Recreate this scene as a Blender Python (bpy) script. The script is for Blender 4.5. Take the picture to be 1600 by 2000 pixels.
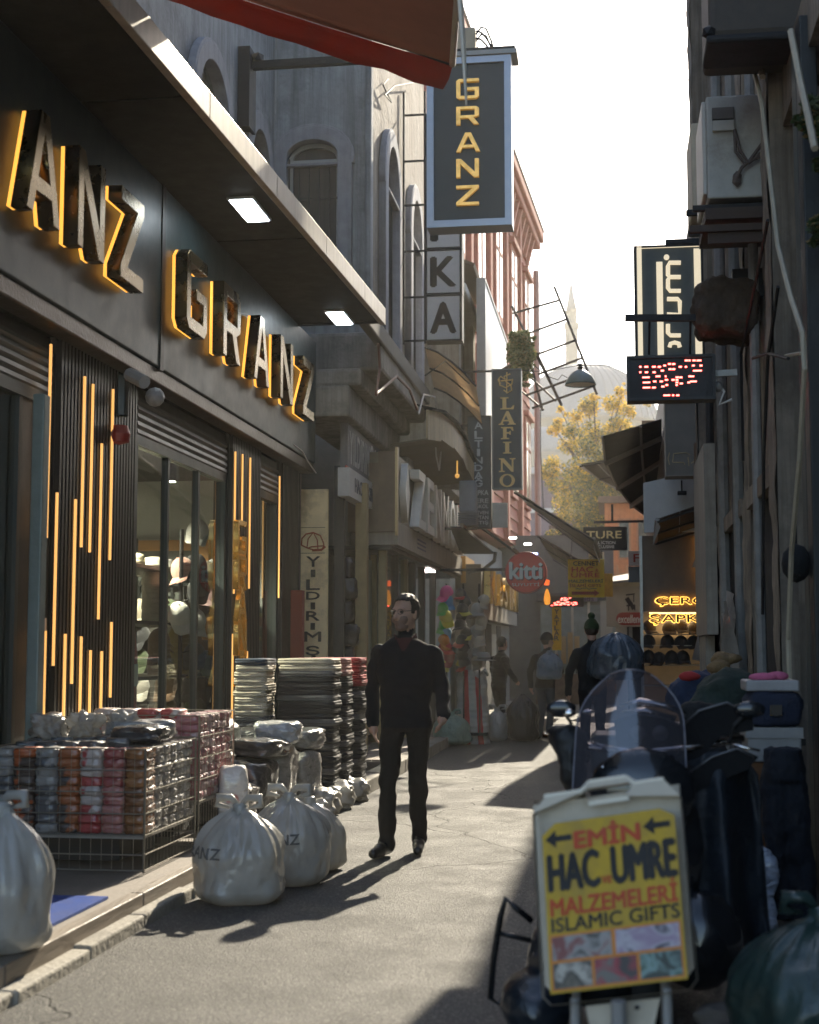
import bpy, bmesh, math, random
import numpy as np
from mathutils import Vector, Matrix, noise, Euler
R = math.radians
rnd = random.Random(7)
for o in list(bpy.data.objects): bpy.data.objects.remove(o)
SC = bpy.context.scene
COL = SC.collection

# ---------------------------------------------------------------- camera, sky, sun, exposure
CAM = Vector((0, 0, 1.41)); FPX = 2800.0
PITCH = math.atan(265 / FPX); YAW = math.atan(400 * math.cos(PITCH) / FPX)
cd = bpy.data.cameras.new('camera'); cam = bpy.data.objects.new('camera', cd); COL.objects.link(cam)
cam.location = CAM; cam.rotation_euler = (math.pi / 2 + PITCH, 0, YAW)
cd.sensor_fit = 'HORIZONTAL'; cd.sensor_width = 24.0; cd.lens = 24.0 * FPX / 1600.0
cd.clip_start = 0.05; cd.clip_end = 2000
cd.dof.use_dof = True; cd.dof.focus_distance = 13.5; cd.dof.aperture_fstop = 2.2
SC.camera = cam
SUN_EL, SUN_AZ = R(30.5), R(8)          # azimuth measured from +Y (up the street) towards +X
SUN = Vector((math.sin(SUN_AZ) * math.cos(SUN_EL), math.cos(SUN_AZ) * math.cos(SUN_EL), math.sin(SUN_EL)))
w = bpy.data.worlds.new('World'); SC.world = w; w.use_nodes = True
wn = w.node_tree.nodes; bg = wn['Background']
sky = wn.new('ShaderNodeTexSky'); sky.sky_type = 'NISHITA'; sky.sun_disc = False
sky.sun_elevation = SUN_EL; sky.sun_rotation = SUN_AZ; sky.air_density = 1.0; sky.dust_density = 1.2; sky.ozone_density = 1.0; sky.altitude = 50
w.node_tree.links.new(sky.outputs[0], bg.inputs[0]); bg.inputs[1].default_value = 0.15
sl = bpy.data.lights.new('sun', 'SUN'); sl.energy = 4.6; sl.angle = R(0.6); sl.color = (1.0, 0.89, 0.70)
so = bpy.data.objects.new('sun', sl); COL.objects.link(so); so.rotation_euler = SUN.to_track_quat('Z', 'Y').to_euler(); so.location = (5, 20, 30)
SC.view_settings.view_transform = 'Standard'; SC.view_settings.look = 'None'; SC.view_settings.gamma = 1.0
SC.view_settings.use_curve_mapping = False; SC.view_settings.exposure = 1.4
SC.cycles.max_bounces = 6; SC.cycles.diffuse_bounces = 3; SC.cycles.glossy_bounces = 3; SC.cycles.transmission_bounces = 6
SC.cycles.transparent_max_bounces = 12; SC.cycles.volume_bounces = 0; SC.cycles.caustics_reflective = False; SC.cycles.caustics_refractive = False
SC.cycles.sample_clamp_indirect = 6.0; SC.cycles.use_denoising = True

# ---------------------------------------------------------------- projection helpers (photograph pixel -> a point on a real plane)
MC = Euler(cam.rotation_euler).to_matrix()
def ray(px, py): return (MC @ Vector((px - 800, 1000 - py, -FPX))).normalized()
def AY(px, py, Y): d = ray(px, py); return CAM + d * ((Y - CAM.y) / d.y)
def AX(px, py, X): d = ray(px, py); return CAM + d * ((X - CAM.x) / d.x)
def AZ(px, py, Z): d = ray(px, py); return CAM + d * ((Z - CAM.z) / d.z)

# ---------------------------------------------------------------- materials
MATS = {}
def N(nt, t, **kw):
    n = nt.nodes.new(t)
    for k, v in kw.items(): setattr(n, k, v)
    return n
def M(name, col=(.5, .5, .5), rough=.6, metal=0.0, var=.18, scale=6.0, bump=.15, bscale=40.0, streak=0.0, dirt=None, dirt_amt=.5,
      dirt_scale=1.5, emit=None, estr=0.0, trans=0.0, alpha=1.0, spec=.5, coat=0.0, sheen=0.0, sss=0.0, stretch=(1, 1, 1), trl=0.0, ior=1.45, wave=None, rvar=.15, crinkle=None):
    if name in MATS: return MATS[name]
    m = bpy.data.materials.new(name); m.use_nodes = True; nt = m.node_tree; L = nt.links.new
    b = nt.nodes['Principled BSDF']
    b.inputs['Roughness'].default_value = rough; b.inputs['Metallic'].default_value = metal
    b.inputs['Specular IOR Level'].default_value = spec; b.inputs['Coat Weight'].default_value = coat; b.inputs['IOR'].default_value = ior
    b.inputs['Sheen Weight'].default_value = sheen; b.inputs['Transmission Weight'].default_value = trans; b.inputs['Alpha'].default_value = alpha
    if sss: b.inputs['Subsurface Weight'].default_value = sss; b.inputs['Subsurface Radius'].default_value = (.02, .008, .004)
    tc = N(nt, 'ShaderNodeTexCoord'); mp = N(nt, 'ShaderNodeMapping'); mp.inputs['Scale'].default_value = stretch
    L(tc.outputs['Object'], mp.inputs[0]); vec = mp.outputs[0]
    oi = N(nt, 'ShaderNodeObjectInfo')
    ofs = N(nt, 'ShaderNodeVectorMath', operation='ADD'); cmb = N(nt, 'ShaderNodeVectorMath', operation='SCALE'); cmb.inputs[3].default_value = 13.7
    cc = N(nt, 'ShaderNodeCombineXYZ'); L(oi.outputs['Random'], cc.inputs[0]); L(oi.outputs['Random'], cc.inputs[1]); L(oi.outputs['Random'], cc.inputs[2])
    L(cc.outputs[0], cmb.inputs[0]); L(vec, ofs.inputs[0]); L(cmb.outputs[0], ofs.inputs[1]); vec = ofs.outputs[0]
    base = N(nt, 'ShaderNodeRGB'); base.outputs[0].default_value = (*col, 1); c = base.outputs[0]
    if var:
        nz = N(nt, 'ShaderNodeTexNoise'); nz.inputs['Scale'].default_value = scale; nz.inputs['Detail'].default_value = 6; nz.inputs['Roughness'].default_value = .65
        L(vec, nz.inputs['Vector'])
        mr = N(nt, 'ShaderNodeMapRange'); mr.inputs[1].default_value = .25; mr.inputs[2].default_value = .75
        mr.inputs[3].default_value = 1 - var; mr.inputs[4].default_value = 1 + var; L(nz.outputs[0], mr.inputs[0])
        mx = N(nt, 'ShaderNodeMix', data_type='RGBA', blend_type='MULTIPLY'); mx.inputs[0].default_value = 1
        L(c, mx.inputs[6]); L(mr.outputs[0], mx.inputs[7]); c = mx.outputs[2]
        if rvar:
            m2 = N(nt, 'ShaderNodeMapRange'); m2.inputs[1].default_value = .3; m2.inputs[2].default_value = .7
            m2.inputs[3].default_value = max(.02, rough - rvar * rough); m2.inputs[4].default_value = min(1, rough + rvar * rough); L(nz.outputs[0], m2.inputs[0]); L(m2.outputs[0], b.inputs['Roughness'])
    if streak:
        ms = N(nt, 'ShaderNodeMapping'); ms.inputs['Scale'].default_value = (7, 7, .35); L(tc.outputs['Object'], ms.inputs[0])
        ns = N(nt, 'ShaderNodeTexNoise'); ns.inputs['Scale'].default_value = 1.6; ns.inputs['Detail'].default_value = 8; ns.inputs['Roughness'].default_value = .7; L(ms.outputs[0], ns.inputs['Vector'])
        rp = N(nt, 'ShaderNodeMapRange'); rp.inputs[1].default_value = .42; rp.inputs[2].default_value = .68; rp.inputs[3].default_value = 0; rp.inputs[4].default_value = streak; L(ns.outputs[0], rp.inputs[0])
        mx = N(nt, 'ShaderNodeMix', data_type='RGBA'); L(rp.outputs[0], mx.inputs[0]); L(c, mx.inputs[6])
        mx.inputs[7].default_value = (col[0] * .3, col[1] * .28, col[2] * .25, 1); c = mx.outputs[2]
    if dirt:
        nd = N(nt, 'ShaderNodeTexNoise'); nd.inputs['Scale'].default_value = dirt_scale; nd.inputs['Detail'].default_value = 9; nd.inputs['Roughness'].default_value = .7; L(vec, nd.inputs['Vector'])
        rp = N(nt, 'ShaderNodeMapRange'); rp.inputs[1].default_value = .5; rp.inputs[2].default_value = .62; rp.inputs[4].default_value = dirt_amt; L(nd.outputs[0], rp.inputs[0])
        mx = N(nt, 'ShaderNodeMix', data_type='RGBA'); L(rp.outputs[0], mx.inputs[0]); L(c, mx.inputs[6]); mx.inputs[7].default_value = (*dirt, 1); c = mx.outputs[2]
    L(c, b.inputs['Base Color'])
    if bump:
        nb = N(nt, 'ShaderNodeTexNoise'); nb.inputs['Scale'].default_value = bscale; nb.inputs['Detail'].default_value = 5; L(vec, nb.inputs['Vector'])
        bp = N(nt, 'ShaderNodeBump'); bp.inputs['Strength'].default_value = bump; bp.inputs['Distance'].default_value = .02; L(nb.outputs[0], bp.inputs['Height']); hn = bp
        if wave:
            wv = N(nt, 'ShaderNodeTexWave'); wv.inputs['Scale'].default_value = wave[0]; wv.bands_direction = wave[1]; wv.inputs['Distortion'].default_value = wave[2] if len(wave) > 2 else .3; L(vec, wv.inputs['Vector'])
            b2 = N(nt, 'ShaderNodeBump'); b2.inputs['Strength'].default_value = .5; b2.inputs['Distance'].default_value = .02; L(wv.outputs[1], b2.inputs['Height']); L(bp.outputs[0], b2.inputs['Normal']); hn = b2
        if crinkle:
            nr_ = N(nt, 'ShaderNodeTexNoise'); nr_.noise_type = 'RIDGED_MULTIFRACTAL'; nr_.inputs['Scale'].default_value = crinkle[0]; nr_.inputs['Detail'].default_value = 3; nr_.inputs['Distortion'].default_value = .8; L(vec, nr_.inputs['Vector'])
            b4 = N(nt, 'ShaderNodeBump'); b4.inputs['Strength'].default_value = crinkle[1]; b4.inputs['Distance'].default_value = .03; L(nr_.outputs[0], b4.inputs['Height']); L(hn.outputs[0], b4.inputs['Normal']); hn = b4
        L(hn.outputs[0], b.inputs['Normal'])
    if emit: b.inputs['Emission Color'].default_value = (*emit, 1); b.inputs['Emission Strength'].default_value = estr
    if trl:
        t = N(nt, 'ShaderNodeBsdfTranslucent'); L(c, t.inputs[0]); ms = N(nt, 'ShaderNodeMixShader'); ms.inputs[0].default_value = trl
        L(b.outputs[0], ms.inputs[1]); L(t.outputs[0], ms.inputs[2]); L(ms.outputs[0], nt.nodes['Material Output'].inputs[0])
    MATS[name] = m
    return m
def glass(name, col=(.6, .7, .7), rough=.03, mixf=.12):
    if name in MATS: return MATS[name]
    m = bpy.data.materials.new(name); m.use_nodes = True; nt = m.node_tree; L = nt.links.new
    nt.nodes.remove(nt.nodes['Principled BSDF'])
    t = N(nt, 'ShaderNodeBsdfTransparent'); t.inputs[0].default_value = (*col, 1); g = N(nt, 'ShaderNodeBsdfGlossy'); g.inputs['Roughness'].default_value = rough
    fr = N(nt, 'ShaderNodeFresnel'); fr.inputs[0].default_value = 1.5
    nz = N(nt, 'ShaderNodeTexNoise'); nz.inputs['Scale'].default_value = 3.0; bp = N(nt, 'ShaderNodeBump'); bp.inputs['Strength'].default_value = .05; L(nz.outputs[0], bp.inputs['Height']); L(bp.outputs[0], g.inputs['Normal'])
    ad = N(nt, 'ShaderNodeMath', operation='ADD'); ad.inputs[1].default_value = mixf - .04; L(fr.outputs[0], ad.inputs[0])
    ge = N(nt, 'ShaderNodeNewGeometry'); sb = N(nt, 'ShaderNodeMath', operation='SUBTRACT'); sb.inputs[0].default_value = 1; L(ge.outputs['Backfacing'], sb.inputs[1]); mu = N(nt, 'ShaderNodeMath', operation='MULTIPLY'); L(ad.outputs[0], mu.inputs[0]); L(sb.outputs[0], mu.inputs[1])
    ms = N(nt, 'ShaderNodeMixShader'); L(mu.outputs[0], ms.inputs[0]); L(t.outputs[0], ms.inputs[1]); L(g.outputs[0], ms.inputs[2]); L(ms.outputs[0], nt.nodes['Material Output'].inputs[0])
    MATS[name] = m
    return m

# ---------------------------------------------------------------- object helpers
def worldloc(o):
    v = Vector((0, 0, 0))
    while o is not None: v += o.location; o = o.parent
    return v
def thing(name, label, cat, loc=(0, 0, 0), group=None):
    o = bpy.data.objects.new(name, None); COL.objects.link(o); o.location = loc; o.empty_display_size = .1
    return tag(o, label, cat, group)
def tag(o, label, cat=None, group=None):
    o['label'] = label
    if cat: o['category'] = cat
    if group: o['group'] = group
    return o
def struct(o): o['kind'] = 'structure'; return o
def copy_tree(o, parent=None):
    c = o.copy(); COL.objects.link(c); c.parent = parent
    for ch in list(o.children): copy_tree(ch, c)
    return c
def link(name, me, mat=None, parent=None, smooth=False):
    if mat is not None:
        me.materials.clear()
        for x in (mat if isinstance(mat, (list, tuple)) else [mat]): me.materials.append(x)
    if smooth: me.polygons.foreach_set('use_smooth', [True] * len(me.polygons))
    o = bpy.data.objects.new(name, me); COL.objects.link(o)
    if parent is not None: o.parent = parent
    return o
class MB:
    def __init__(s): s.v = []; s.f = []; s.mi = []; s.cur = 0
    def add(s, vs, fs):
        n = len(s.v); s.v += [Vector(p) for p in vs]; s.f += [tuple(i + n for i in f) for f in fs]; s.mi += [s.cur] * len(fs); return s
    def box(s, x0, x1, y0, y1, z0, z1):
        return s.add([(x0, y0, z0), (x1, y0, z0), (x1, y1, z0), (x0, y1, z0), (x0, y0, z1), (x1, y0, z1), (x1, y1, z1), (x0, y1, z1)],
                     [(0, 3, 2, 1), (4, 5, 6, 7), (0, 1, 5, 4), (1, 2, 6, 5), (2, 3, 7, 6), (3, 0, 4, 7)])
    def cbox(s, x0, x1, y0, y1, z0, z1, b=.01):
        bm = bmesh.new(); bmesh.ops.create_cube(bm, size=1)
        for v in bm.verts: v.co = Vector(((x0 + x1) / 2 + v.co.x * (x1 - x0), (y0 + y1) / 2 + v.co.y * (y1 - y0), (z0 + z1) / 2 + v.co.z * (z1 - z0)))
        bmesh.ops.bevel(bm, geom=bm.edges[:], offset=b, segments=2, affect='EDGES', profile=.5)
        return s.addbm(bm)
    def addbm(s, bm):
        bm.verts.index_update(); s.add([v.co.copy() for v in bm.verts], [tuple(v.index for v in f.verts) for f in bm.faces]); bm.free(); return s
    def slab(s, pts, thick):       # a quad / polygon sheet with thickness along its normal
        pts = [Vector(p) for p in pts]; n = (pts[1] - pts[0]).cross(pts[2] - pts[0]).normalized() * thick; k = len(pts)
        return s.add(pts + [p + n for p in pts], [tuple(range(k))[::-1], tuple(range(k, 2 * k))] + [(i, (i + 1) % k, k + (i + 1) % k, k + i) for i in range(k)])
    def bar(s, a, b, wx, wz=None, up=(0, 0, 1)):
        a = Vector(a); b = Vector(b); wz = wz or wx; d = (b - a).normalized(); u = Vector(up)
        if abs(d.dot(u)) > .98: u = Vector((0, 1, 0))
        r = d.cross(u).normalized(); u = r.cross(d).normalized(); q = [(-1, -1), (1, -1), (1, 1), (-1, 1)]
        vs = [p + r * (i * wx / 2) + u * (j * wz / 2) for p in (a, b) for i, j in q]
        return s.add(vs, [(0, 1, 2, 3), (7, 6, 5, 4), (0, 4, 5, 1), (1, 5, 6, 2), (2, 6, 7, 3), (3, 7, 4, 0)])
    def tube(s, pts, r, n=8, cap=True):
        pts = [Vector(p) for p in pts]; k = len(pts); rs = r if isinstance(r, (list, tuple)) else [r] * k; vs = []; prev = None
        for i, p in enumerate(pts):
            t = (pts[min(i + 1, k - 1)] - pts[max(i - 1, 0)]).normalized()
            if prev is None: u = t.orthogonal().normalized()
            else:
                u = prev - t * prev.dot(t); u = u.normalized() if u.length > 1e-6 else t.orthogonal().normalized()
            prev = u; w_ = t.cross(u)
            vs += [p + (u * math.cos(2 * math.pi * j / n) + w_ * math.sin(2 * math.pi * j / n)) * rs[i] for j in range(n)]
        fs = [(i * n + j, i * n + (j + 1) % n, (i + 1) * n + (j + 1) % n, (i + 1) * n + j) for i in range(k - 1) for j in range(n)]
        if cap: fs += [tuple(range(n))[::-1], tuple((k - 1) * n + j for j in range(n))]
        return s.add(vs, fs)
    def lathe(s, prof, c=(0, 0, 0), n=20, sx=1, sy=1, cap=True):
        c = Vector(c); vs = []; k = len(prof)
        for r, z in prof: vs += [c + Vector((math.cos(2 * math.pi * j / n) * r * sx, math.sin(2 * math.pi * j / n) * r * sy, z)) for j in range(n)]
        fs = [(i * n + j, i * n + (j + 1) % n, (i + 1) * n + (j + 1) % n, (i + 1) * n + j) for i in range(k - 1) for j in range(n)]
        if cap: fs += [tuple(range(n))[::-1], tuple((k - 1) * n + j for j in range(n))]
        return s.add(vs, fs)
    def sphere(s, c, r, sub=2, sc=(1, 1, 1)):
        bm = bmesh.new(); bmesh.ops.create_icosphere(bm, subdivisions=sub, radius=r)
        for v in bm.verts: v.co = Vector((v.co.x * sc[0], v.co.y * sc[1], v.co.z * sc[2])) + Vector(c)
        return s.addbm(bm)
    def build(s, name, mat=None, parent=None, smooth=False, mats=None, sub=0):
        off = worldloc(parent) if parent is not None else Vector((0, 0, 0))
        me = bpy.data.meshes.new(name); me.from_pydata([tuple(p - off) for p in s.v], [], s.f); me.update()
        o = link(name, me, mats or mat, parent, smooth)
        if mats: me.polygons.foreach_set('material_index', s.mi)
        bm = bmesh.new(); bm.from_mesh(me); bmesh.ops.recalc_face_normals(bm, faces=bm.faces[:]); bm.to_mesh(me); bm.free()
        if sub: md = o.modifiers.new('s', 'SUBSURF'); md.levels = sub; md.render_levels = sub
        return o
def P(name, mat, parent, *boxes):                      # a part made of one or more plain boxes
    m = MB()
    for b in boxes: m.box(*b)
    return m.build(name, mat, parent)
WS = bpy.data.scenes.new('workbench'); WV = WS.view_layers[0]      # an empty side scene so that each conversion evaluates one object only
def evaluated(o):
    WS.collection.objects.link(o); WV.update(); dg = WV.depsgraph
    me = bpy.data.meshes.new_from_object(o.evaluated_get(dg)); bpy.data.objects.remove(o); return me
def curve_mesh(cu): return evaluated(bpy.data.objects.new('tmp', cu))
ORD = ['topmost', 'second', 'third', 'fourth', 'fifth', 'sixth', 'seventh', 'eighth', 'ninth', 'tenth', 'eleventh', 'twelfth', 'thirteenth', 'fourteenth', 'fifteenth', 'sixteenth', 'seventeenth', 'eighteenth', 'nineteenth', 'twentieth', 'twenty-first', 'twenty-second', 'twenty-third']
def loops_mesh(loops, depth=.02, bevel=0.0):           # filled outline (with holes) in local XY, extruded +-depth/2 in Z
    cu = bpy.data.curves.new('c', 'CURVE'); cu.dimensions = '2D'; cu.fill_mode = 'BOTH'; cu.extrude = depth / 2; cu.bevel_depth = bevel
    for lp in loops:
        sp = cu.splines.new('POLY'); sp.points.add(len(lp) - 1); sp.use_cyclic_u = True
        for p, q in zip(sp.points, lp): p.co = (q[0], q[1], 0, 1)
    me = curve_mesh(cu); bpy.data.curves.remove(cu); return me
def place(me, org, xd, yd):                            # local x,y -> xd, yd through origin
    xd = Vector(xd); yd = Vector(yd); zd = xd.cross(yd).normalized()
    me.transform(Matrix(((xd.x, yd.x, zd.x, org[0]), (xd.y, yd.y, zd.y, org[1]), (xd.z, yd.z, zd.z, org[2]), (0, 0, 0, 1)))); return me
def outline(name, loops, org, xd, yd, depth, mat, parent, bevel=0.0, smooth=False):
    me = place(loops_mesh(loops, depth, bevel), Vector(org) - (worldloc(parent) if parent else Vector()), xd, yd); me.update()
    return link(name, me, mat, parent, smooth)
def text(name, s, mat, parent, org, xd, yd, w=None, h=None, bold=0.0, depth=.004, shear=0.0, spacing=1.0):
    """lettering fitted into a box: org = lower left corner, xd / yd unit axes, w x h its size"""
    cu = bpy.data.curves.new('t', 'FONT'); cu.body = s; cu.size = 1; cu.extrude = 0; cu.offset = 0; cu.shear = shear; cu.space_character = spacing; cu.resolution_u = 3; cu.space_line = .85
    me = curve_mesh(cu); bpy.data.curves.remove(cu)
    n = len(me.vertices); co = np.empty(n * 3); me.vertices.foreach_get('co', co); co = co.reshape(-1, 3)
    mn = co.min(0); mxx = co.max(0); sp = mxx - mn
    if w is None: w = sp[0] * h / sp[1]
    if h is None: h = sp[1] * w / sp[0]
    co[:, 0] = (co[:, 0] - mn[0]) * w / sp[0]; co[:, 1] = (co[:, 1] - mn[1]) * h / sp[1]; co[:, 2] = 0
    me.vertices.foreach_set('co', co.ravel())
    bm = bmesh.new(); bm.from_mesh(me)
    if depth: 
        g = bmesh.ops.extrude_face_region(bm, geom=bm.faces[:]); bmesh.ops.translate(bm, vec=(0, 0, depth), verts=[e for e in g['geom'] if isinstance(e, bmesh.types.BMVert)])
    bmesh.ops.recalc_face_normals(bm, faces=bm.faces[:])
    if bold:                       # heavier strokes: the same letters laid again, each a hair prouder and shifted
        src = bm.copy(); q = bold * h * 1.1
        tmp = bpy.data.meshes.new('b'); src.to_mesh(tmp); src.free()
        for i_, (dx, dy) in enumerate(((-q, 0), (q, 0), (0, -q * .8), (0, q * .8))):
            n0 = len(bm.verts); bm.from_mesh(tmp); bm.verts.ensure_lookup_table()
            for v in bm.verts[n0:]: v.co.x += dx; v.co.y += dy; v.co.z += .0007 * (i_ + 1)
        bpy.data.meshes.remove(tmp)
    bm.to_mesh(me); bm.free()
    place(me, Vector(org) - (worldloc(parent) if parent else Vector()), xd, yd); me.update()
    return link(name, me, mat, parent)
EX, EY, EZ = Vector((1, 0, 0)), Vector((0, 1, 0)), Vector((0, 0, 1))
def remeshed(mb, voxel, smooth_it=4):
    me = bpy.data.meshes.new('r'); me.from_pydata([tuple(p) for p in mb.v], [], mb.f); me.update()
    bm = bmesh.new(); bm.from_mesh(me); bmesh.ops.recalc_face_normals(bm, faces=bm.faces[:]); bm.to_mesh(me); bm.free()
    o = bpy.data.objects.new('r', me)
    md = o.modifiers.new('r', 'REMESH'); md.mode = 'VOXEL'; md.voxel_size = voxel; md.use_smooth_shade = True
    if smooth_it: ms = o.modifiers.new('s', 'SMOOTH'); ms.iterations = smooth_it; ms.factor = .5
    return evaluated(o)
def displace(me, fn):
    n = len(me.vertices); co = np.empty(n * 3); me.vertices.foreach_get('co', co); co = co.reshape(-1, 3); nr = np.empty(n * 3); me.vertex_normals.foreach_get('vector', nr); nr = nr.reshape(-1, 3)
    me.vertices.foreach_set('co', (co + nr * np.array([fn(i, c) for i, c in enumerate(co)])[:, None]).ravel()); me.update()
def fbm(p, s=1.0): return noise.fractal(Vector(p) * s, 1.0, 2.0, 4)
# ================================================================ ground, road, kerb, pavement
asph = M('asphalt', (.086, .084, .078), .74, var=.32, scale=3.0, bump=.95, bscale=150, dirt=(.07, .066, .06), dirt_amt=.5, dirt_scale=.55, spec=.5)
def asphalt_extra():
    nt = asph.node_tree; L = nt.links.new; b = nt.nodes['Principled BSDF']
    tc = N(nt, 'ShaderNodeTexCoord'); v = N(nt, 'ShaderNodeTexVoronoi'); v.inputs['Scale'].default_value = 85; L(tc.outputs['Object'], v.inputs['Vector'])
    bp = N(nt, 'ShaderNodeBump'); bp.inputs['Strength'].default_value = .8; bp.inputs['Distance'].default_value = .008; bp.invert = True; L(v.outputs['Distance'], bp.inputs['Height'])
    old = b.inputs['Normal'].links[0].from_socket; L(old, bp.inputs['Normal']); 
    # cracks
    dn = N(nt, 'ShaderNodeTexNoise'); dn.inputs['Scale'].default_value = 1.7; dn.inputs['Detail'].default_value = 6; L(tc.outputs['Object'], dn.inputs['Vector'])
    ad = N(nt, 'ShaderNodeMix', data_type='RGBA', blend_type='ADD'); ad.inputs[0].default_value = .55; L(tc.outputs['Object'], ad.inputs[6]); L(dn.outputs['Color'], ad.inputs[7])
    vc = N(nt, 'ShaderNodeTexVoronoi'); vc.feature = 'DISTANCE_TO_EDGE'; vc.inputs['Scale'].default_value = .3; L(ad.outputs[2], vc.inputs['Vector'])
    mr = N(nt, 'ShaderNodeMapRange'); mr.inputs[1].default_value = .0008; mr.inputs[2].default_value = .003; L(vc.outputs['Distance'], mr.inputs[0])
    b3 = N(nt, 'ShaderNodeBump'); b3.inputs['Strength'].default_value = 1; b3.inputs['Distance'].default_value = .02; L(mr.outputs[0], b3.inputs['Height']); L(bp.outputs[0], b3.inputs['Normal']); L(b3.outputs[0], b.inputs['Normal'])
    c = b.inputs['Base Color'].links[0].from_socket; mx = N(nt, 'ShaderNodeMix', data_type='RGBA'); L(mr.outputs[0], mx.inputs[0]); mx.inputs[6].default_value = (.022, .02, .018, 1); L(c, mx.inputs[7])
    # light aggregate specks
    vs = N(nt, 'ShaderNodeTexVoronoi'); vs.inputs['Scale'].default_value = 120; L(tc.outputs['Object'], vs.inputs['Vector'])
    sp = N(nt, 'ShaderNodeMapRange'); sp.inputs[1].default_value = .62; sp.inputs[2].default_value = .9; sp.inputs[4].default_value = .6; L(vs.outputs['Color'], sp.inputs[0])
    m2 = N(nt, 'ShaderNodeMix', data_type='RGBA'); L(sp.outputs[0], m2.inputs[0]); L(mx.outputs[2], m2.inputs[6]); m2.inputs[7].default_value = (.3, .285, .25, 1); L(m2.outputs[2], b.inputs['Base Color'])
asphalt_extra()
g = MB(); g.add([(-400, -60, -.06), (400, -60, -.06), (400, 700, -.06), (-400, 700, -.06)], [(0, 1, 2, 3)])
struct(g.build('ground', M('ground_dirt', (.16, .14, .12), .9, bump=.3)))
def road():
    m = MB(); nx, ny = 26, 260; x0, x1, y0, y1 = -2.42, 1.3, -6, 78
    vs = []
    for j in range(ny + 1):
        for i in range(nx + 1):
            x = x0 + (x1 - x0) * i / nx; y = y0 + (y1 - y0) * j / ny
            vs.append((x, y, .010 * noise.noise(Vector((x * .8, y * .5, 3))) + .004 * noise.noise(Vector((x * 3, y * 3, 1))) - .004))
    m.add(vs, [(j * (nx + 1) + i, j * (nx + 1) + i + 1, (j + 1) * (nx + 1) + i + 1, (j + 1) * (nx + 1) + i) for j in range(ny) for i in range(nx)])
    return m.build('road', asph, smooth=True)
struct(road())
stone = M('kerb_stone', (.3, .28, .24), .85, var=.3, bump=.5, bscale=30, dirt=(.1, .09, .08), dirt_amt=.6, dirt_scale=3)
kb = struct(bpy.data.objects.new('kerb', None)); COL.objects.link(kb); kb.location = (-2.42, 0, 0)
y = 2.5
while y < 34:
    l = rnd.uniform(.72, .95); h = .055 if y < 12.4 else .135; dx = rnd.uniform(-.01, .01)
    xb = -2.47 if y < 12.4 else -2.55
    MB().cbox(xb + dx, -2.375 + dx, y, y + l - .012, -.05, h + rnd.uniform(-.008, .008), .012).build('kerb_stone', stone, kb)
    y += l
# pavement of the next shops: tiles
tile_m = M('pavement_tile', (.27, .225, .185), .8, var=.25, bump=.35, bscale=25, dirt=(.12, .1, .085), dirt_amt=.5)
pv = struct(P('pavement', M('pavement_bed', (.12, .11, .1), .9), None, (-3.7, -2.55, 16.35, 40, -.05, .112)))
for i in range(5):
    for j in range(12):
        xx = -3.66 + i * .223; yy = 16.4 + j * .36
        MB().cbox(xx, xx + .215, yy, yy + .352, .06, .13 + rnd.uniform(-.003, .003), .005).build('paving_tile', tile_m, pv)
# ================================================================ the near shop: dark fascia, gold letters, LED pillars
fasc = M('fascia_panel', (.028, .05, .056), .42, var=.1, bump=.03, spec=.5)
dark = M('black_paint', (.012, .014, .014), .45, var=.2, bump=.05)
soff = M('soffit_panel', (.006, .010, .0095), .65, var=.15, bump=.04, spec=.15)
alu = M('aluminium_edge', (.46, .42, .35), .45, metal=.15, var=.12, bump=.06, streak=.35)
gold = M('gold_mirror', (.17, .12, .05), .28, metal=1.0, var=.1, bump=.03, bscale=6)
glow = M('gold_glow', (.9, .5, .1), .5, var=0, bump=0, emit=(1.0, .42, .06), estr=.6)
glow2 = M('led_strip_light', (.9, .6, .2), .5, var=0, bump=0, emit=(1.0, .48, .13), estr=.42)
frm = M('shop_frame', (.05, .06, .058), .4, metal=.4, var=.1, bump=.03)
GY1 = 16.35
shop = thing('shop_building', 'dark hat shop with gold lit letters, slatted LED pillars and wide canopy', 'shop', (-3.6, 10, 0))
P('wall', M('dark_wall', (.03, .032, .033), .7), shop, (-7.5, -3.78, 2.0, 2.2, -.05, 5.1), (-7.5, -7.3, 2.2, GY1, -.05, 5.1), (-7.3, -3.62, GY1 - .1, GY1, -.05, 5.1))
P('ceiling_slab', dark, shop, (-7.3, -3.7, 2.2, GY1 - .1, 4.9, 5.05))
for a, b in ((2.2, 5.85), (5.87, 10.52), (10.56, GY1)):
    MB().cbox(-3.6, -3.44, a, b, 3.56, 5.0, .008).build('fascia_panel', fasc, shop)
P('fascia_joint', dark, shop, (-3.5, -3.43, 10.50, 10.58, 3.54, 5.0))
MB().cbox(-3.62, -3.46, 2.2, GY1, 3.44, 3.555, .01).build('fascia_lip', M('brown_metal', (.06, .04, .03), .35, metal=.6), shop)
cy = 2.2
for k in range(4):
    P('soffit_panel', soff, shop, (-3.6, -2.52, cy, cy + 3.27, 5.0, 5.05)); cy += 3.3
P('canopy_roof', M('canopy_roof_metal', (.2, .2, .19), .6), shop, (-3.7, -2.5, 2.2, 15.38, 5.1, 5.15))
cy = 2.2
for k in range(8):
    MB().cbox(-2.52, -2.46, cy, min(cy + 1.72, 15.42), 4.965, 5.155, .006).build('canopy_edge_trim', alu, shop); cy += 1.726
    if cy > 15.3: break
P('canopy_end', dark, shop, (-3.6, -2.53, 15.36, 15.40, 4.98, 5.16))
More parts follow.
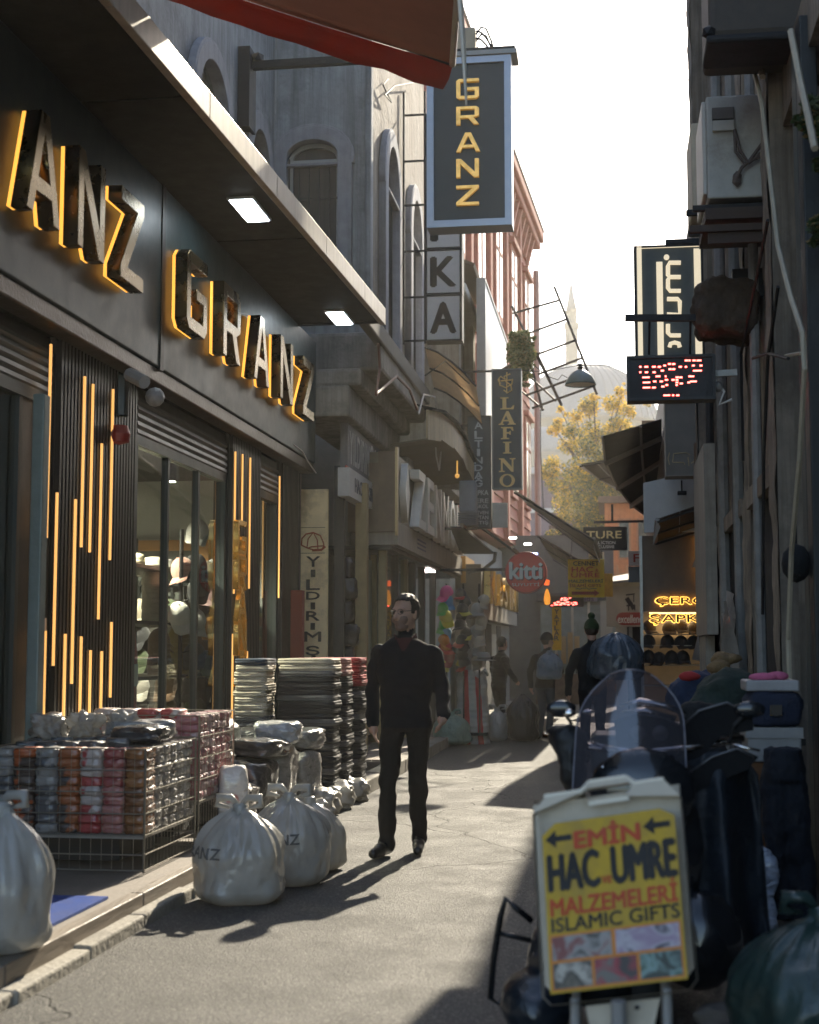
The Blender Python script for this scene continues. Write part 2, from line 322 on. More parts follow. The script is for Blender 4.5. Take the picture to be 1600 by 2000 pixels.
for o in shop.children:                       # the canopy edge is not quite parallel to the shop: it widens up the street
    if o.name.split('.')[0] in ('soffit_panel', 'canopy_roof', 'canopy_edge_trim'):
        for v in o.data.vertices:
            if v.co.x > .9: v.co.x -= (15.4 - (v.co.y + 10)) * .031
lampm = M('soffit_lamp', (.9, .95, 1), .4, var=0, bump=0, emit=(.82, .93, 1), estr=9)
for yy in (10.85, 14.75):
    l = MB().cbox(-3.02, -2.80, yy, yy + .62, 4.975, 4.998, .004).build('soffit_light', M('lamp_frame', (.7, .72, .72), .4), shop)
    P('lamp_panel', lampm, l, (-3.0, -2.82, yy + .02, yy + .60, 4.968, 4.974))
t = .145
GL = {'G': [[(.1, 0), (.7, 0), (.8, .1), (.8, .56), (.38, .56), (.38, .43), (.655, .43), (.655, t), (t, t), (t, 1 - t), (.8, 1 - t), (.8, 1), (.1, 1), (0, .9), (0, .1)]],
      'R': [[(0, 0), (t, 0), (t, .36), (.42, .36), (.62, 0), (.8, 0), (.6, .37), (.8, .46), (.8, .9), (.7, 1), (0, 1)], [(t, .5), (t, 1 - t), (.655, 1 - t), (.655, .5)]],
      'A': [[(0, 0), (.15, 0), (.215, .22), (.625, .22), (.69, 0), (.84, 0), (.52, 1), (.32, 1)], [(.26, .35), (.42, .84), (.58, .35)]],
      'N': [[(0, 0), (t, 0), (t, .72), (.63, 0), (.8, 0), (.8, 1), (.655, 1), (.655, .28), (.17, 1), (0, 1)]],
      'Z': [[(0, 0), (.8, 0), (.8, t), (.22, t), (.8, .86), (.8, 1), (0, 1), (0, 1 - t), (.58, 1 - t), (0, .14)]]}
def sc(loops, sx, sy): return [[(x * sx, y * sy) for x, y in lp] for lp in loops]
def big_word(y0, word, first=0, pitch=1.07, lw_=.70):
    for k, ch in enumerate(word):
        if k < first: continue
        yy = y0 + k * pitch
        b = outline('letter', sc(GL[ch], lw_, .63), (-3.342, yy, 3.93), EY, EZ, .09, gold, shop, bevel=.005)
        outline('letter_glow', sc(GL[ch], lw_, .63), (-3.408, yy + .004, 3.935), EY, EZ, .022, glow, b)
big_word(6.03, 'GRANZ', 2, .79, .58); big_word(10.72, 'GRANZ')
# pillars of black slats with LED strips
slat_m = M('black_slat', (.016, .017, .017), .35, var=.2, bump=.04)
for y0, y1 in ((8.92, 10.5), (13.25, 14.42), (15.35, 16.2)):
    P('pillar', dark, shop, (-3.78, -3.63, y0, y1, .1, 3.46))
    n = int((y1 - y0) / .062)
    for i in range(n):
        yy = y0 + .01 + i * .062
        P('slat', slat_m, shop, (-3.63, -3.592, yy, yy + .034, .13, 3.44))
LED = [(104, 672, 1052), (116, 962, 1300), (152, 975, 1335), (170, 735, 1070), (186, 750, 1080), (203, 866, 1210), (225, 760, 1095), (93, 1232, 1462), (132, 1238, 1432),
       (163, 1243, 1425), (181, 1270, 1418), (203, 1272, 1412), (222, 1215, 1362), (463, 882, 1160), (477, 887, 1022), (492, 894, 1150), (458, 1238, 1430), (486, 1272, 1375), (549, 930, 1168)]
for px, ya, yb in LED:
    a = AX(px, ya, -3.57); b = AX(px, yb, -3.57); yy = a.y
    P("led_strip", glow2, shop, (-3.592, -3.578, yy - .008, yy + .008, b.z, a.z))
zz = [1052, 1118, 1180, 1245, 1305]
for ch, py in zip('GRANZ', zz):
    a = AX(474, py, -3.54)
    outline('letter', sc(GL[ch], .40, .34), (-3.555, a.y - .2, a.z - .17), EY, EZ, .05, M('gold_plate', (.75, .5, .16), .25, metal=1, emit=(1, .5, .08), estr=.03), shop)
# shop windows
shutter = M('shutter_slat', (.10, .11, .105), .45, metal=.5, var=.15, bump=.05)
for y0, y1, zt in ((10.56, 13.22, 3.44), (14.44, 15.34, 3.44), (4.3, 8.9, 3.44)):
    P('shutter_box', frm, shop, (-3.75, -3.66, y0, y1, 3.36, zt))
    zq = 3.08
    for k in range(5):
        MB().tube([(-3.66, y0 + .03, zq), (-3.66, y1 - .03, zq)], .032, 6).build('shutter_slat', shutter, shop); zq += .062
    P('window_frame', frm, shop, (-3.72, -3.64, y0, y1, 2.98, 3.06), (-3.72, -3.64, y0, y0 + .07, .13, 2.98), (-3.72, -3.64, y1 - .07, y1, .13, 2.98), (-3.72, -3.64, y0 + .07, y1 - .07, .13, .2))
glz = glass('shop_glass', (.8, .86, .84), .02, .07)
for y0, y1 in ((10.63, 11.42), (11.47, 12.3), (12.35, 13.15), (14.51, 15.27), (4.37, 6.5), (6.55, 8.4)):
    P('pane', glz, shop, (-3.684, -3.676, y0, y1, .2, 2.98))
P('added_dark_panel', dark, shop, (-3.70, -3.66, 8.45, 8.83, .2, 2.98))  # opaque panel added where a glass pane would mirror the bright street
for yy in (11.42, 12.30, 8.40, 6.50): P('mullion', frm, shop, (-3.71, -3.65, yy, yy + .05, .2, 2.98))
MB().cbox(-3.6, -3.52, 8.48, 8.58, .13, 3.0, .01).build('door_post', M('grey_green_post', (.2, .24, .22), .5, metal=.3), shop)
for z in (2.02, 1.93, 1.5): P('sticker', M('paper_white', (.7, .68, .62), .8), shop, (-3.64, -3.636, 8.74, 8.88, z - .5, z - .42))
# shop interior
inw = M('interior_wall', (.42, .43, .41), .8, var=.06)
room = P('interior_wall', inw, shop, (-6.5, -6.4, 9, 15.8, .1, 3.3), (-6.4, -3.9, 15.7, 15.8, .1, 3.3))
P('darkened_partition', dark, shop, (-6.4, -3.9, 8.98, 9.08, .1, 3.3))  # wall coloured black here so its lamplit face shows no bright stripe
P('display_back', M('display_dark', (.05, .045, .04), .8), shop, (-5.7, -4.0, 15.46, 15.5, .13, 1.95))
P('interior_ceiling', M('interior_ceiling', (.05, .05, .05), .8), shop, (-6.5, -3.8, 9, 15.8, 3.3, 3.36))
P('interior_floor', M('interior_floor', (.18, .15, .12), .4), shop, (-6.5, -3.72, 9, 15.8, .1, .132))
orange = M('orange_wood', (.42, .2, .05), .5)
P('inner_door_frame', orange, shop, (-5.62, -5.5, 15.6, 15.7, .13, 2.62), (-4.62, -4.5, 15.6, 15.7, .13, 2.62), (-5.5, -4.62, 15.6, 15.7, 2.5, 2.62))
P('inner_door_glass', M('inner_dark', (.12, .13, .12), .2), shop, (-5.5, -4.62, 15.65, 15.69, .13, 2.5))
for k in range(7): P('baluster', dark, shop, (-5.45 + k * .13, -5.42 + k * .13, 15.58, 15.62, 1.6, 2.1))
P('handrail', dark, shop, (-5.5, -4.62, 15.56, 15.62, 2.1, 2.16))
for (x, yy) in ((-4.4, 11.6), (-4.6, 12.9), (-4.5, 14.2), (-5.2, 12.4), (-5.3, 13.8)):
    s_ = MB().tube([(x, yy, 3.3), (x, yy, 3.12)], .05, 10).build('ceiling_spot', M('spot_body', (.02, .02, .02), .5), shop)
    MB().lathe([(.0, 3.118), (.042, 3.118), (.042, 3.112), (0, 3.112)], (x, yy, 0), 10, cap=False).build('spot_lens', M('spot_lens', (1, .9, .75), .3, var=0, bump=0, emit=(1, .88, .68), estr=25), s_)
for (x, yy) in ((-4.7, 12.2), (-4.9, 14.3)):
    pl = bpy.data.lights.new('shop_spot_light', 'SPOT'); pl.energy = 420; pl.spot_size = R(140); pl.spot_blend = .8; pl.color = (1, .86, .66); pl.shadow_soft_size = .06
    po = bpy.data.objects.new('shop_spot_light', pl); COL.objects.link(po); po.location = (x, yy, 3.05); po.parent = None
for k, z in enumerate((2.12, 1.62, 1.12, .62)): P('wall_shelf', dark, shop, (-4.75, -4.15, 12.0, 15.4, z, z + .03))
P('shelf_upright', dark, shop, (-4.76, -4.72, 12.0, 12.04, .13, 2.5), (-4.76, -4.72, 13.8, 13.84, .13, 2.5))
# cctv camera, conduit and small fittings under the fascia
c = MB(); c.tube([(-3.45, 9.85, 3.38), (-3.3, 9.75, 3.30)], .05, 10); c.build('security_camera', M('cam_white', (.35, .36, .36), .4), shop)
c = MB(); c.sphere((-3.42, 10.35, 3.30), .075, 2); c.build('dome_camera', M('cam_white', (.35, .36, .36), .4), shop)
c = MB(); c.lathe([(0, 3.0), (.07, 3.02), (.08, 3.08), (.06, 3.14), (0, 3.15)], (-3.55, 9.95, -.12), 24); c.build('alarm_bell', M('alarm_red', (.25, .03, .025), .4), shop)
MB().tube([(-3.6, 10.1, 3.12), (-3.6, 10.1, 3.42)], .06, 8).build('bell_post', frm, shop)
MB().tube([(-3.44, 15.2, 3.62), (-3.43, 15.6, 3.6), (-3.43, 15.9, 3.52), (-3.42, 16.3, 3.44)], .008, 5).build('loose_cable', M('cable_white', (.6, .58, .55), .5), shop)
# platform in front of the shop
plat = struct(P('shop_platform', M('platform_screed', (.2, .175, .15), .75, var=.25, bump=.2), None, (-3.62, -2.52, 2.2, 12.6, -.03, .118)))
for k in range(6):
    MB().cbox(-2.53, -2.455, 2.2 + k * 1.73, 2.2 + k * 1.73 + 1.715, -.02, .132, .006).build('edge_board', M('edge_board', (.17, .14, .11), .55, var=.35, bump=.3, stretch=(1, .15, 1), dirt=(.3, .28, .25), dirt_amt=.4), plat)
P('door_mat', M('blue_mat', (.004, .045, .26), .95, var=.25, bump=.6, bscale=250), None, (-3.5, -2.60, 4.9, 7.25, .12, .134))
tag(bpy.data.objects['door_mat'], 'blue ribbed door mat on the low platform of the dark shop', 'mat')
# upper storey of the near building, set back above the canopy
stucco = M('grey_stucco', (.29, .30, .305), .9, var=.28, scale=2.5, bump=.5, bscale=18, streak=.55, dirt=(.10, .10, .1), dirt_amt=.4)
surround = M('window_surround', (.31, .305, .32), .85, var=.2, bump=.3, streak=.3)
wpane = M('dark_pane', (.02, .022, .022), .12, var=.3, bump=.02, spec=.6)
woodf = M('window_wood_dark', (.05, .05, .045), .6)
def arch(x0, x1, z0, zs, rise, n=12):
    c = (x0 + x1) / 2; hw = (x1 - x0) / 2
    return [(x0, z0), (x1, z0)] + [(c + hw * math.cos(math.pi * i / n), zs + rise * math.sin(math.pi * i / n)) for i in range(n + 1)]
def arched_window(parent, org, xd, x0, x1, z0, zs, rise, sw=.17, bars=True, deep=.14, curtain=None):
    nrm = Vector(xd).cross(EZ)
    wd = outline('window', [arch(x0 - sw, x1 + sw, z0, zs, rise + sw), arch(x0, x1, z0 + .001, zs, rise)], Vector(org) + nrm * .03, xd, EZ, .12, surround, parent, bevel=.012)
    outline('hood_mould', [arch(x0 - sw - .03, x1 + sw + .03, zs - .1, zs, rise + sw + .03), arch(x0 - sw, x1 + sw, zs - .12, zs, rise + sw)], Vector(org) + nrm * .05, xd, EZ, .07, surround, wd, bevel=.01)
    outline('pane', [arch(x0, x1, z0, zs, rise)], Vector(org) - nrm * deep, xd, EZ, .02, curtain or wpane, wd)
    fw = .055
    outline('frame', [arch(x0, x1, z0, zs, rise), arch(x0 + fw, x1 - fw, z0 + fw, zs, rise - fw)], Vector(org) - nrm * (deep - .03), xd, EZ, .05, M('window_frame_pale', (.42, .43, .42), .6), wd)
    outline('transom', [[(x0, zs - .08), (x1, zs - .08), (x1, zs), (x0, zs)]], Vector(org) - nrm * (deep - .035), xd, EZ, .06, M('window_frame_pale', (.42, .43, .42), .6), wd)
    if bars:
        n = max(3, int((x1 - x0) / .13))
        for i in range(n + 1):
            x = x0 + .02 + (x1 - x0 - .04) * i / n
            if i in (0, n) or i % 1 == 0: outline('bar', [[(x - .011, z0), (x + .011, z0), (x + .011, zs - .1 if i not in (0, n) else zs), (x - .011, zs - .1 if i not in (0, n) else zs)]], Vector(org) - nrm * .02, xd, EZ, .022, woodf, wd)
        zq = z0 + .3
        while zq < zs:
            outline('cross_bar', [[(x0, zq), (x1, zq), (x1, zq + .022), (x0, zq + .022)]], Vector(org) - nrm * .045, xd, EZ, .02, woodf, wd); zq += .62
    return wd
up = thing('stone_building', 'grey stuccoed upper storey with tall arched windows above the dark canopy', 'building', (-4.2, 12, 5.1))
W1 = [(13.72, 14.82), (15.85, 16.75)]
outline('wall', [[(2, 5.16), (17.3, 5.16), (17.3, 12), (2, 12)]] + [arch(a, b, 5.5, 7.1, .5) for a, b in W1] + [arch(9.2, 10.2, 5.5, 7.1, .5)], (-4.35, 0, 0), EY, EZ, .3, stucco, up)
for a, b in W1 + [(9.2, 10.2)]: arched_window(up, (-4.2, 0, 0), EY, a, b, 5.5, 7.1, .5, bars=True)
# ================================================================ generic sign that faces down the street
def paint(nm, col, rough=.5, **k): return M(nm, col, rough, var=k.pop('var', .12), bump=k.pop('bump', .04), **k)
white_p = paint('sign_white', (.62, .62, .6)); black_p = paint('sign_black', (.006, .006, .007), .7); red_p = paint('sign_red', (.42, .05, .02))
def rect(px0, py0, px1, py1, Y): a = AY(px0, py1, Y); b = AY(px1, py0, Y); return a.x, b.x, a.z, b.z
def sign(name, label, r, Y, board, frame=None, fw=.03, thick=.12, lines=(), cat='sign', bracket=None, group=None, frame_deep=.02):
    x0, x1, z0, z1 = rect(*r, Y)
    s = thing(name, label, cat, ((x0 + x1) / 2, Y, z0), group)
    MB().cbox(x0, x1, Y, Y + thick, z0, z1, .006).build('board', board, s)
    if frame:
        P('frame', frame, s, (x0 - .003, x0 + fw, Y - frame_deep, Y + thick + .003, z0 - .003, z1 + .003), (x1 - fw, x1 + .003, Y - frame_deep, Y + thick + .003, z0 - .003, z1 + .003),
          (x0 + fw, x1 - fw, Y - frame_deep, Y + thick + .003, z1 - fw, z1 + .003), (x0 + fw, x1 - fw, Y - frame_deep, Y + thick + .003, z0 - .003, z0 + fw))
    for ln in lines:
        tx, lr, mat = ln[:3]; k = ln[3] if len(ln) > 3 else {}
        a0, a1, c0, c1 = rect(*lr, Y); text('lettering', tx, mat, s, (a0, Y - .002, c0), EX, EZ, a1 - a0, c1 - c0, **{**dict(bold=.02, depth=.006), **k})
    if bracket:
        m = MB()
        for (xa, za, xb, zb, th) in bracket: m.bar((xa, Y + thick / 2, za), (xb, Y + thick / 2, zb), th)
        m.build('bracket', black_p, s)
    return s
iron = M('black_iron', (.02, .02, .021), .6, metal=.3, var=.3, bump=.2)
# ---------------------------------------------------------------- projecting sign with gold letters
gs = sign('projecting_sign', 'tall dark projecting sign with silver frame and gold letters reading downwards', (835, 108, 998, 446), 15.5, M('sign_teal', (.035, .05, .055), .45, var=.12, bump=.03),
          frame=M('silver_frame', (.34, .36, .4), .35, metal=.5, var=.1, bump=.03), fw=.075, thick=.26, frame_deep=.035)
for ch, ya, yb in (('G', 155, 196), ('R', 209, 246), ('A', 260, 299), ('N', 311, 349), ('Z', 363, 403)):
    a0, a1, c0, c1 = rect(892, ya, 936, yb, 15.5)
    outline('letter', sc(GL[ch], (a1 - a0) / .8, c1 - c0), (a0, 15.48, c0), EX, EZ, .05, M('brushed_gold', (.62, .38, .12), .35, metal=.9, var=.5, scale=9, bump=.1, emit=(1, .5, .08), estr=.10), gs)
x0, x1, z0, z1 = rect(835, 108, 1005, 446, 15.5)
P('cap', M('cap_grey', (.3, .3, .28), .5, metal=.4), gs, (x0 - .02, x1 + .03, 15.44, 15.82, z1 + .01, z1 + .06))
a = AY(440, 122, 15.5)
P('arm', iron, gs, (-4.2, x1, 15.6, 15.68, z1 - .03 + .1, z1 + .16))
P('wall_plate', iron, gs, (-4.21, -4.06, 15.5, 15.8, z1 - .65, z1 + .3))
m = MB(); m.sphere((-4.0, 15.64, z1 + .2), .08, 1); m.build('clamp', iron, gs)
m = MB()
for k in range(4):
    pts = [AY(930 + 40 * t_, 60 + k * 7 + 55 * t_ ** 2 - 25 * math.sin(t_ * 3.1) * (k % 2), 15.6 + .1 * k) for t_ in (0, .25, .5, .75, 1)]
    m.tube(pts, .012, 5)
m.build('cable', iron, gs)
a0, a1, c0, c1 = rect(905, 50, 928, 105, 15.7)
MB().cbox(a0 - .15, a1, 15.72, 15.95, z1 + .06, c1, .02).build('junction_box', M('stone_beige', (.5, .42, .3), .8, var=.2), gs)
# ---------------------------------------------------------------- red awning overhead
A0 = AY(884, 126, 9.0); B0 = AY(490, -10, 9.0); dv = (B0 - A0) * ((-4.15 - A0.x) / (B0.x - A0.x)); Bw = A0 + dv
C0 = AY(900, -90, 7.7); D0 = C0 + dv + Vector((-4.15 - (C0 + dv).x, 0, 0))
aw = thing('awning', 'red fabric awning with grey lining hanging over the street at the top', 'awning', (A0.x, A0.y, A0.z))
cloth = M('awning_lining', (.30, .17, .13), .9, var=.12, bump=.15, bscale=120, trl=.35)
redc = M('awning_red', (.24, .03, .014), .85, var=.12, bump=.2, bscale=60, trl=.4)
m = MB(); nn = 8
for i in range(nn + 1):
    for j in range(nn + 1):
        u, v = i / nn, j / nn; p = (A0 * (1 - v) + C0 * v) * (1 - u) + (Bw * (1 - v) + D0 * v) * u; p = p + Vector((0, 0, -.10 * math.sin(math.pi * u) * (.5 + .5 * math.sin(math.pi * v)))); m.v.append(p)
m.f = [(i * (nn + 1) + j, i * (nn + 1) + j + 1, (i + 1) * (nn + 1) + j + 1, (i + 1) * (nn + 1) + j) for i in range(nn) for j in range(nn)]; m.mi = [0] * len(m.f)
o = m.build('canopy_cloth', cloth, aw, smooth=True); md = o.modifiers.new('t', 'SOLIDIFY'); md.thickness = .004
m = MB(); n = 16
for i in range(n + 1):
    u = i / n; sag = -.10 * math.sin(math.pi * u) * .5; p = A0 * (1 - u) + Bw * u + Vector((0, .01, sag)); dn = .14 + .01 * math.sin(u * 40)
    m.v += [p, p + Vector((.02 * math.sin(u * 30) - .03, .04, -dn * .55)), p + Vector((-.07, .05 + .02 * math.sin(u * 33), -dn))]
m.f = [(i * 3 + k, i * 3 + k + 1, i * 3 + k + 4, i * 3 + k + 3) for i in range(n) for k in range(2)]; m.mi = [0] * len(m.f)
o = m.build('valance', redc, aw, smooth=True); md = o.modifiers.new('t', 'SOLIDIFY'); md.thickness = .004
MB().tube([A0, C0], .022, 8).build('front_bar', M('pale_bar', (.62, .58, .5), .4, metal=.3), aw)
MB().tube([AY(896, -40, 7.9), AY(905, 90, 7.9), AY(911, 205, 7.9)], [.02, .016, .006], 6).build('pull_rod', M('pale_bar', (.62, .58, .5), .4, metal=.3), aw)
MB().tube([Bw, A0], .012, 6).build('side_rail', iron, aw)
# ---------------------------------------------------------------- corner building with a corbelled bay
rust = M('rusty_stucco', (.235, .195, .155), .92, var=.4, scale=2.0, bump=.7, bscale=14, streak=.8, dirt=(.11, .09, .075), dirt_amt=.6, dirt_scale=1.2)
conc = M('old_concrete', (.27, .25, .22), .92, var=.3, scale=3, bump=.6, bscale=16, streak=.5, dirt=(.09, .085, .075), dirt_amt=.6, dirt_scale=1.6)
cb = thing('corner_building', 'weathered grey bay building with arched barred windows on concrete corbels', 'building', (-3.2, 18, 0))
outline('wall', [[(-4.2, 5.2), (-3.0, 5.2), (-3.0, 13), (-4.2, 13)], arch(-4.05, -3.37, 5.55, 7.62, .22)], (0, 17.52, 0), EX, EZ, .24, stucco, cb)
arched_window(cb, (0, 17.4, 0), EX, -4.05, -3.37, 5.55, 7.62, .22, sw=.16, curtain=M('curtain_pane', (.05, .045, .04), .5, var=.5, scale=3, stretch=(6, 1, .3)))
outline('wall', [[(17.65, 5.2), (22.9, 5.2), (22.9, 13), (17.65, 13)]] + [arch(a, b, 5.5, 7.7, .6) for a, b in ((18.55, 19.6), (20.95, 22.0))], (-3.14, 0, 0), EY, EZ, .24, rust, cb)
for a, b in ((18.55, 19.6), (20.95, 22.0)): arched_window(cb, (-3.02, 0, 0), EY, a, b, 5.5, 7.7, .6, sw=.2)
MB().cbox(-3.04, -2.96, 17.36, 17.56, 5.2, 13, .03).build('corner_quoin', stucco, cb)
P('back_wall', stucco, cb, (-4.3, -4.2, 17.66, 22.9, 5.2, 13), (-4.2, -3.27, 22.7, 22.9, 5.2, 13))
m = MB(); m.cbox(-3.75, -2.72, 16.72, 20.85, 4.72, 5.2, .05); m.build('corbel_slab', conc, cb)
m = MB(); m.cbox(-3.75, -2.92, 16.5, 20.6, 4.5, 4.715, .04); m.build('corbel_step', conc, cb)
m = MB(); m.cbox(-3.75, -3.05, 16.4, 20.45, 4.12, 4.495, .03); m.build('corbel_step', conc, cb)
m = MB(); m.cbox(-3.6, -2.85, 19.95, 20.5, 3.55, 4.115, .03); m.build('corbel_bracket', conc, cb)
MB().cbox(-2.80, -2.68, 15.45, 21.0, 5.02, 5.24, .02).build('ledge', M('dark_ledge', (.1, .1, .09), .8, var=.3), cb)
P('ground_wall', M('grey_brown_plaster', (.2, .19, .17), .9, var=.2), cb, (-4.6, -3.62, 19.6, 22.8, 0, 4.5), (-4.6, -4.4, 16.4, 19.6, 0, 4.5))  # grey brown plaster with random tone on the ground floor
P('column', M('purple_grey_plaster', (.16, .135, .15), .85, var=.2), cb, (-3.80, -3.64, 16.36, 16.50, .1, 4.1))
P('column', M('red_plaster', (.24, .045, .025), .75, var=.15), cb, (-3.58, -3.45, 15.72, 15.86, .13, 2.05))
P('post', M('dark_post', (.03, .035, .033), .5), cb, (-3.32, -3.2, 16.9, 17.0, .13, 3.6))
P('post', M('ochre_post', (.34, .26, .13), .6, var=.2, streak=.2), cb, (-3.16, -3.02, 17.45, 17.6, .13, 3.45))
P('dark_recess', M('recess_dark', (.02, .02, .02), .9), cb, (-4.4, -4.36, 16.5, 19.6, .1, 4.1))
P('door_frame', M('ochre_frame', (.3, .24, .12), .5, var=.2), cb, (-3.3, -3.22, 18.6, 18.75, .13, 2.9), (-3.3, -3.22, 19.4, 19.5, .13, 2.9))
# hanging loose cables on the corbel
ca = M('old_cable', (.16, .07, .04), .6); m = MB(); m.tube([AX(738, 640, -2.75), AX(742, 720, -2.7), AX(735, 770, -2.68), AX(775, 735, -2.64), AX(800, 760, -2.62), AX(815, 800, -2.6)], .018, 6); m.build('loose_cable', ca, cb)
m = MB(); m.tube([AX(818, 808, -2.6), AX(828, 770, -2.58), AX(850, 775, -2.56), AX(858, 815, -2.56), AX(862, 880, -2.56), AX(858, 918, -2.56), AX(852, 890, -2.57), AX(850, 850, -2.6)], .012, 5); m.build('loose_cable', M('cable_white', (.6, .58, .55), .5), cb)
m = MB(); m.tube([AX(758, 155, -2.98), AX(748, 165, -2.96), AX(765, 200, -2.95), AX(752, 185, -2.94), AX(770, 168, -2.95), AX(822, 158, -2.9)], .012, 5); m.build('loose_cable', iron, cb)
# ---------------------------------------------------------------- small signs on the corner building
cream = M('cream_board', (.78, .64, .38), .65, var=.15, scale=3, bump=.06, dirt=(.25, .18, .1), dirt_amt=.4, dirt_scale=5)
ys = sign('shop_sign', 'narrow cream upright sign with cap drawing and black vertical lettering', (580, 955, 641, 1420), 16.6, cream, thick=.05, lines=[])
for ch, yy in zip('YILDIRIM', (1090, 1118, 1146, 1169, 1195, 1213, 1236, 1235)):
    pass
for ch, ya, yb in (('Y', 1087, 1107), ('I', 1113, 1127), ('L', 1132, 1152), ('D', 1156, 1171), ('I', 1177, 1190), ('R', 1194, 1212), ('I', 1217, 1230), ('M', 1234, 1253), ('Ş', 1262, 1284), ('A', 1288, 1304), ('P', 1312, 1328), ('K', 1336, 1352), ('A', 1360, 1376)):
    wd = 8 if ch == 'I' else 26; cx = 612 + (yb - 1090) * -.006
    a0, a1, c0, c1 = rect(cx - wd / 2 - (3 if ch == 'M' else 0), ya, cx + wd / 2 + (3 if ch == 'M' else 0), yb, 16.6); text('letter', ch, black_p, ys, (a0, 16.598, c0), EX, EZ, a1 - a0, c1 - c0, bold=.03)
capl = [(589, 1065), (590, 1052), (598, 1043), (612, 1040), (626, 1046), (632, 1060), (633, 1067), (628, 1073), (612, 1074), (600, 1070), (589, 1065)]
m = MB(); m.tube([AY(x, y_, 16.592) for x, y_ in capl], .009, 5, cap=False); m.tube([AY(x, y_, 16.592) for x, y_ in ((600, 1069), (602, 1053), (612, 1040), (620, 1055), (621, 1072))], .008, 5); m.tube([AY(x, y_, 16.592) for x, y_ in ((601, 1071), (608, 1068), (632, 1066), (636, 1068), (628, 1075), (610, 1076))], .008, 5)
m.build('cap_drawing', M('rust_ink', (.3, .07, .02), .7), ys)
P('panel_joint', M('joint_dark', (.1, .08, .05), .9), ys, (AY(580, 0, 16.6).x, AY(641, 0, 16.6).x, 16.594, 16.6, AY(600, 1081, 16.6).z, AY(600, 1080, 16.6).z), (AY(580, 0, 16.6).x, AY(641, 0, 16.6).x, 16.594, 16.6, AY(600, 1031, 16.6).z, AY(600, 1030, 16.6).z))
hs = thing('shop_sign', 'grey and white two-row shop sign under the concrete corbel', 'sign', (-3.1, 17, 3.2))
P('upper_board', M('sign_grey', (.15, .15, .16), .6), hs, (-3.22, -3.13, 16.75, 19.7, 3.56, 4.1))
P('lower_board', M('sign_offwhite', (.5, .5, .49), .6, var=.15), hs, (-3.22, -3.08, 16.6, 19.7, 3.2, 3.54)); P('red_line', red_p, hs, (-3.13, -3.12, 16.6, 19.7, 3.535, 3.565))
text('lettering', 'YILDIRIM', M('letter_grey', (.42, .42, .42), .6), hs, (-3.128, 16.85, 3.63), EY, EZ, 1.4, .38, bold=.02); text('lettering', 'ŞAPKA', white_p, hs, (-3.128, 18.35, 3.63), EY, EZ, 1.25, .42, bold=.02)
text('lettering', 'HACI BAKIR BEY HANI', M('letter_slate', (.1, .1, .13), .6), hs, (-3.078, 16.95, 3.28), EY, EZ, 2.4, .17, bold=.02)
# vertical box-letter sign
ks = thing('letter_box_sign', 'stack of white box letters on an iron ladder frame beside the bay', 'sign', (-2.4, 20.3, 5.6))
for k, (ch, ya, yb) in enumerate((('A', 577, 664), ('K', 488, 573), ('P', 399, 484), ('A', 310, 395), ('Ş', 221, 306))):
    x0, x1, z0, z1 = rect(834, ya, 898, yb, 20.3)
    b = MB().cbox(x0, x1, 20.3, 20.55, z0, z1, .012).build('letter_box', M('box_face', (.55, .55, .54), .5, var=.08), ks)
    P('box_frame', iron, b, (x0 - .02, x0, 20.29, 20.56, z0 - .02, z1 + .02), (x1, x1 + .035, 20.29, 20.56, z0 - .02, z1 + .02), (x0, x1, 20.29, 20.56, z1, z1 + .02), (x0, x1, 20.29, 20.56, z0 - .02, z0))
    a0, a1, c0, c1 = rect(843, ya + 14, 889, yb - 14, 20.3); text('letter', ch, black_p, b, (a0, 20.297, c0), EX, EZ, a1 - a0, c1 - c0, bold=.045)
m = MB(); xa, xb = AY(789, 0, 20.35).x, AY(830, 0, 20.35).x; z0, z1 = AY(800, 672, 20.35).z, AY(800, 180, 20.35).z
m.bar((xa, 20.35, z0), (xa, 20.35, z1), .03); m.bar((xb, 20.35, z0), (xb, 20.35, z1), .03)
for py in (225, 315, 401, 491, 581, 666): z = AY(800, py, 20.35).z; m.bar((xa, 20.35, z), (xb, 20.35, z), .025)
m.build('ladder_frame', iron, ks)
# ---------------------------------------------------------------- white-letter fascia shop
zs = thing('letter_fascia_shop', 'shop front with pale raised letters on a brown fascia beside the corbels', 'shop', (-2.8, 21, 0))
browng = M('fascia_brown', (.2, .165, .12), .5, var=.2, bump=.06, streak=.2)
P('fascia', browng, zs, (-3.3, -2.80, 18.3, 26.3, 3.05, 3.95)); P('fascia_board', M('fascia_pale', (.38, .34, .28), .6, var=.2, streak=.4), zs, (-3.3, -2.76, 18.3, 26.3, 2.74, 3.045))
P('end_side', M('end_brown', (.16, .11, .07), .5), zs, (-3.0, -2.78, 18.22, 18.28, 2.9, 3.95)); P('end_frame', M('gold_trim', (.5, .38, .2), .4, metal=.4), zs, (-2.778, -2.745, 18.2, 18.285, 2.85, 4.0)); P('end_panel', M('end_brown', (.16, .11, .07), .5), zs, (-3.4, -3.0, 18.22, 18.3, 2.9, 3.8))
lw = M('letter_cream', (.85, .79, .68), .45, var=.1)
lp = [[(0, .5), (.25, 1), (.5, .5), (.25, 0)]]
outline('logo', sc(lp, .8, .8), (-2.74, 18.6, 3.06), EY, EZ, .09, lw, zs)
for k, ch in enumerate('ZENMONI'):
    text('letter', ch, lw, zs, (-2.78, 19.55 + k * .98, 3.08), EY, EZ, .72 if ch != 'I' else .16, .78, bold=.02, depth=.13)
text('plaque', '≡', M('letter_slate', (.1, .1, .13), .6), zs, (-2.757, 20.2, 2.82), EY, EZ, .9, .14)
P('soffit', dark, zs, (-4.2, -2.85, 18.35, 26.3, 2.68, 2.735))
